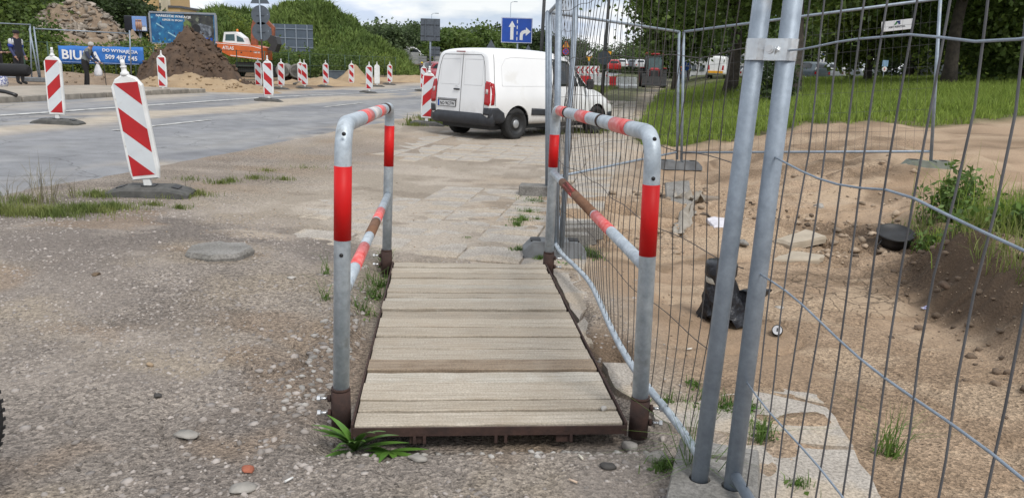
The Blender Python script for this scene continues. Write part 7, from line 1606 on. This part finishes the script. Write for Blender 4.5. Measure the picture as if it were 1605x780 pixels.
for i in range(9):
    for k_ in range(9): u_, v_ = i/8-.5, k_/8-.5; vs.append((u_*.30*(1+.3*math.sin(k_)), v_*.22*(1+.3*math.cos(i*1.3)), .07+.05*math.sin(i*1.9+k_*.8)+.04*math.cos(k_*2.3+i)))
sh = MB().add(vs, [(i*9+k_, i*9+k_+1, i*9+10+k_, i*9+9+k_) for i in range(8) for k_ in range(8)], True).build('plastic_sheet', pm('torn_plastic', (.46, .42, .36), (.36, .32, .265), 9, .5, trans=.3), None, c0_); md = sh.modifiers.new('s', 'SOLIDIFY'); md.thickness = .003
tag(sh, 'crumpled whitish plastic on top of the rubbish', 'plastic sheet')
# bin wrapped in black foil
q = GT(1128, 500); bn = thing('rubbish_bin', 'small bin wrapped in black foil with pale tape round it behind the near posts', 'bin', (q[0], q[1]-.02, q[2]), .2)
M_foil = pm('black_foil', (.016, .018, .024), (.010, .011, .014), 8, .35, 0, .8, 18)
MB().lathe([(.095, .30), (.10, .31), (.10, .375), (.09, .39), (.001, .393)], (-.03, 0, 0), 22).build('lid', M_foil, bn)
MB().lathe([(.088, .255), (.09, .26), (.09, .285), (.088, .29)], (-.03, 0, 0), 22).build('tape', pm('pale_tape', (.5, .47, .40), None, 9, .6), bn)
vs = []
for i in range(9):
    z = .30*(1-i/8); 
    for k_ in range(24): a = 2*math.pi*k_/24; r2 = .086+.075*(i/8)**1.2*(1+.6*math.cos(a-.2))+.020*math.sin(k_*2.6+i*.5)*(i/8)+.008*math.sin(k_*5.1+i*1.7); vs.append((-.03+r2*math.cos(a)+.02*(i/8), r2*math.sin(a), max(.0, z+.015*math.sin(k_*1.9)*(i/8)+(.05*(i == 8)*(math.sin(a*2) > 0)))))
MB().add(vs, [(i*24+k_, i*24+(k_+1) % 24, i*24+24+(k_+1) % 24, i*24+24+k_) for i in range(8) for k_ in range(24)], True).build('wrapping', M_foil, bn)
vs = []; V0, F0 = rock_verts(3, 77, .9, .03); V0 = V0*(1+.10*np.sin(V0[:, :1]*9+V0[:, 2:]*7)+.06*np.sin(V0[:, 1:2]*15))*[.20, .14, .15]+[.20, .02, .13]
obj('bag_bulge', fast_mesh('bag_bulge', V0, F0, True), M_foil, bn)
# black round lid
q = GT(1402, 388); o = thing('plastic_tub', 'black round plastic tub tipped against the soil bank', 'tub', (q[0], q[1]+.04, q[2]+.03), rot=(.30, -.10, .1))
MB().lathe([(.14, 0), (.155, .06), (.16, .105), (.168, .11), (.168, .125), (.155, .13), (.15, .118), (.001, .116)], (0, 0, 0), 30).build('shell', M_black, o); MB().tube([(-.15, -.05, .09), (-.20, -.06, .02), (-.16, -.10, -.01)], .006, 6).build('handle', M_black, o)
# drink can lying with its end towards the camera
q = GT(1217, 528); o = thing('drink_can', 'drink can lying on the sand with its pale end facing the camera', 'can', (q[0], q[1], q[2]+.045), rot=(-.36, 0, -.35))
MB().lathe([(.027, -.001), (.033, .012), (.033, .105), (.026, .115)], (0, 0, 0), 22, 'Y').build('shell', pm('can_dark', (.03, .035, .04), None, 5, .3, .5), o); MB().lathe([(.0275, -.003), (.0275, .0)], (0, 0, 0), 22, 'Y').build('end', pm('can_end', (.62, .63, .65), None, 5, .35, .3), o); MB().box((0, -.004, .002), (.008, .003, .022), bev=.001).build('opening', M_black, o)
for (px, py, a, c_, lab) in ((453, 755, .9, (.72, .72, .70), 'white cigarette end on the gravel at lower left'), (910, 719, 2.0, (.70, .66, .55), 'cigarette end with tan tip before the bridge, upper one'), (898, 757, 2.6, (.66, .50, .38), 'cigarette end before the bridge, lower one'), (1080, 549, .3, (.7, .68, .62), 'pale stick of litter in the sand behind the fence')):
    q = GT(px, py); tag(MB().tube([(-.017, 0, 0), (.017, 0, .002)], .0042, 8).build('cigarette_end', pm('cig_%d' % px, c_, None, 40, .8), None, (q[0], q[1], q[2]+.01), (0, 0, a)), lab, 'cigarette')
q = GT(1450, 484); tag(MB().box((0, 0, .006), (.05, .03, .006), bev=.002).tube([(-.02, 0, .01), (.03, .01, .025)], .004, 6).build('sweet_wrapper', pm('wrapper', (.08, .10, .45), (.6, .6, .65), 30, .4), None, (q[0], q[1], q[2])), 'small blue and white wrapper on the cracked sand', 'wrapper')

# plantain rosette at the near left post
def rosette(label, px, py, n_, L_, wd, seed, up=.5, name='broadleaf_weed', arc=(0, 2*math.pi)):
    q = GT(px, py); o = thing(name, label, 'weed', (q[0], q[1], q[2]-.005)); g = np.random.default_rng(seed)
    for i in range(n_):
        a = arc[0]+(arc[1]-arc[0])*(i+g.random()*.6)/n_; l_ = L_*(.65+.5*g.random()); e = up*(.3+1.1*g.random()); vs = []
        for j in range(9):
            t = j/8; w_ = wd*(.22+.9*math.sin(min(t*1.08, 1)*math.pi)**.8)*(1-t*.25) if t < 1 else .001; r2 = l_*t*math.cos(e*(1-.55*t)); z = l_*t*math.sin(e*(1-.4*t))+.01
            for k_ in (-1, 0, 1): vs.append((r2*math.cos(a)-k_*w_*math.sin(a), r2*math.sin(a)+k_*w_*math.cos(a), max(z+abs(k_)*.18*w_, .006)))
        MB().add(vs, [(j*3+k_, j*3+3+k_, j*3+4+k_, j*3+k_+1) for j in range(8) for k_ in (0, 1)], True).build('leaf', pm('rosette_leaf', (.12, .24, .04), (.075, .17, .03), 12, .45, orand=.25, trans=.2), o)
    return o
rosette('lush broad leaved weed growing at the foot of the near left bridge post', 556, 708, 18, .22, .017, 3, 1.2, arc=(-3.6, .35))
rosette('flatter broad leaved weed right of the lush one before the deck', 610, 708, 9, .15, .014, 5, .3, arc=(-3.3, .2))
rosette('small leafy weed on the slab behind the near fence posts', 1172, 645, 7, .07, .009, 6, .7)
rosette('small leafy weed by the far right bridge post', 880, 418, 6, .07, .008, 7, .6)
# tall weeds on the bank
for (px, py, n_, rr, h_, seed, lab) in ((1490, 345, 26, .24, .62, 11, 'tall leafy thistle clump on the bank beside the fence foot'), (1575, 368, 24, .30, .40, 12, 'grassy weed clump on the bank at the right edge'), (1455, 395, 10, .14, .20, 13, 'low leafy weeds hanging over the bank behind the tub')):
    q = GT(px, py); o = thing('weed_clump', lab, 'weed', (q[0], q[1], q[2]-.01)); g = np.random.default_rng(seed); st_ = MB(); LP = []
    for i in range(n_):
        a = g.random()*6.283; r2 = rr*math.sqrt(g.random()); x0, y0 = r2*math.cos(a), r2*math.sin(a); hh = h_*(.45+.6*g.random())*(1-.4*(r2/rr)**2); lx, ly = x0*(1+.6*g.random()), y0*(1+.6*g.random())
        z0 = Z(q[0]+x0, q[1]+y0)-q[2]; z0 = max(min(z0, .1), -.25)
        st_.tube([(x0, y0, z0), ((x0+lx)/2, (y0+ly)/2, z0+hh*.55), (lx, ly, z0+hh)], [.004, .003, .0015], 4, cap=False)
        m_ = int(40*hh/.4); t = g.random(m_); LP.append(np.stack([x0+(lx-x0)*t+g.normal(0, .035, m_), y0+(ly-y0)*t+g.normal(0, .035, m_), z0+hh*t*.98], 1))
    st_.build('stems', pm('weed_stem', (.09, .14, .04), None, 5, .7), o)['kind'] = 'stuff'
    V_, F_ = leaf_mesh(np.concatenate(LP), .030, .2, 2.2, seed); obj('foliage', fast_mesh('foliage', V_, F_), M_weed, o)['kind'] = 'stuff'
    P = patch(200 if seed == 12 else 60, 0, 0, rr*1.2, rr*1.2, seed+40); P[:, 2] = np.array([max(min(Z(q[0]+p_[0], q[1]+p_[1])-q[2], .1), -.25) for p_ in P])
    V_, F_ = blades(P, h_*.85, .008, .6, seed+50); obj('grass', fast_mesh('grass', V_, F_), M_grass, o)['kind'] = 'stuff'
# thick grass on top of the bank
Vs, Fs, b0 = [], [], 0
g = np.random.default_rng(91); x = g.uniform(2.9, 6.5, 16000); y = g.uniform(3.6, 8.2, 16000); s_ = bank_s(x, y); k_ = (s_ > .12) & (s_ < 1.6) & (x > .55*y-.4) & (fbm(x*1.6, y*1.6, 3, 171) > .44) & (y < 7.4)
acc(*blades(np.stack([x[k_], y[k_], zt(x[k_], y[k_])-.01], 1), .15, .007, .9, 92))
tag(obj('bank_top_grass', fast_mesh('bank_top_grass', np.concatenate(Vs), np.concatenate(Fs)), M_grass2), 'grass along the top of the eroded soil bank', 'grass', kind='stuff')
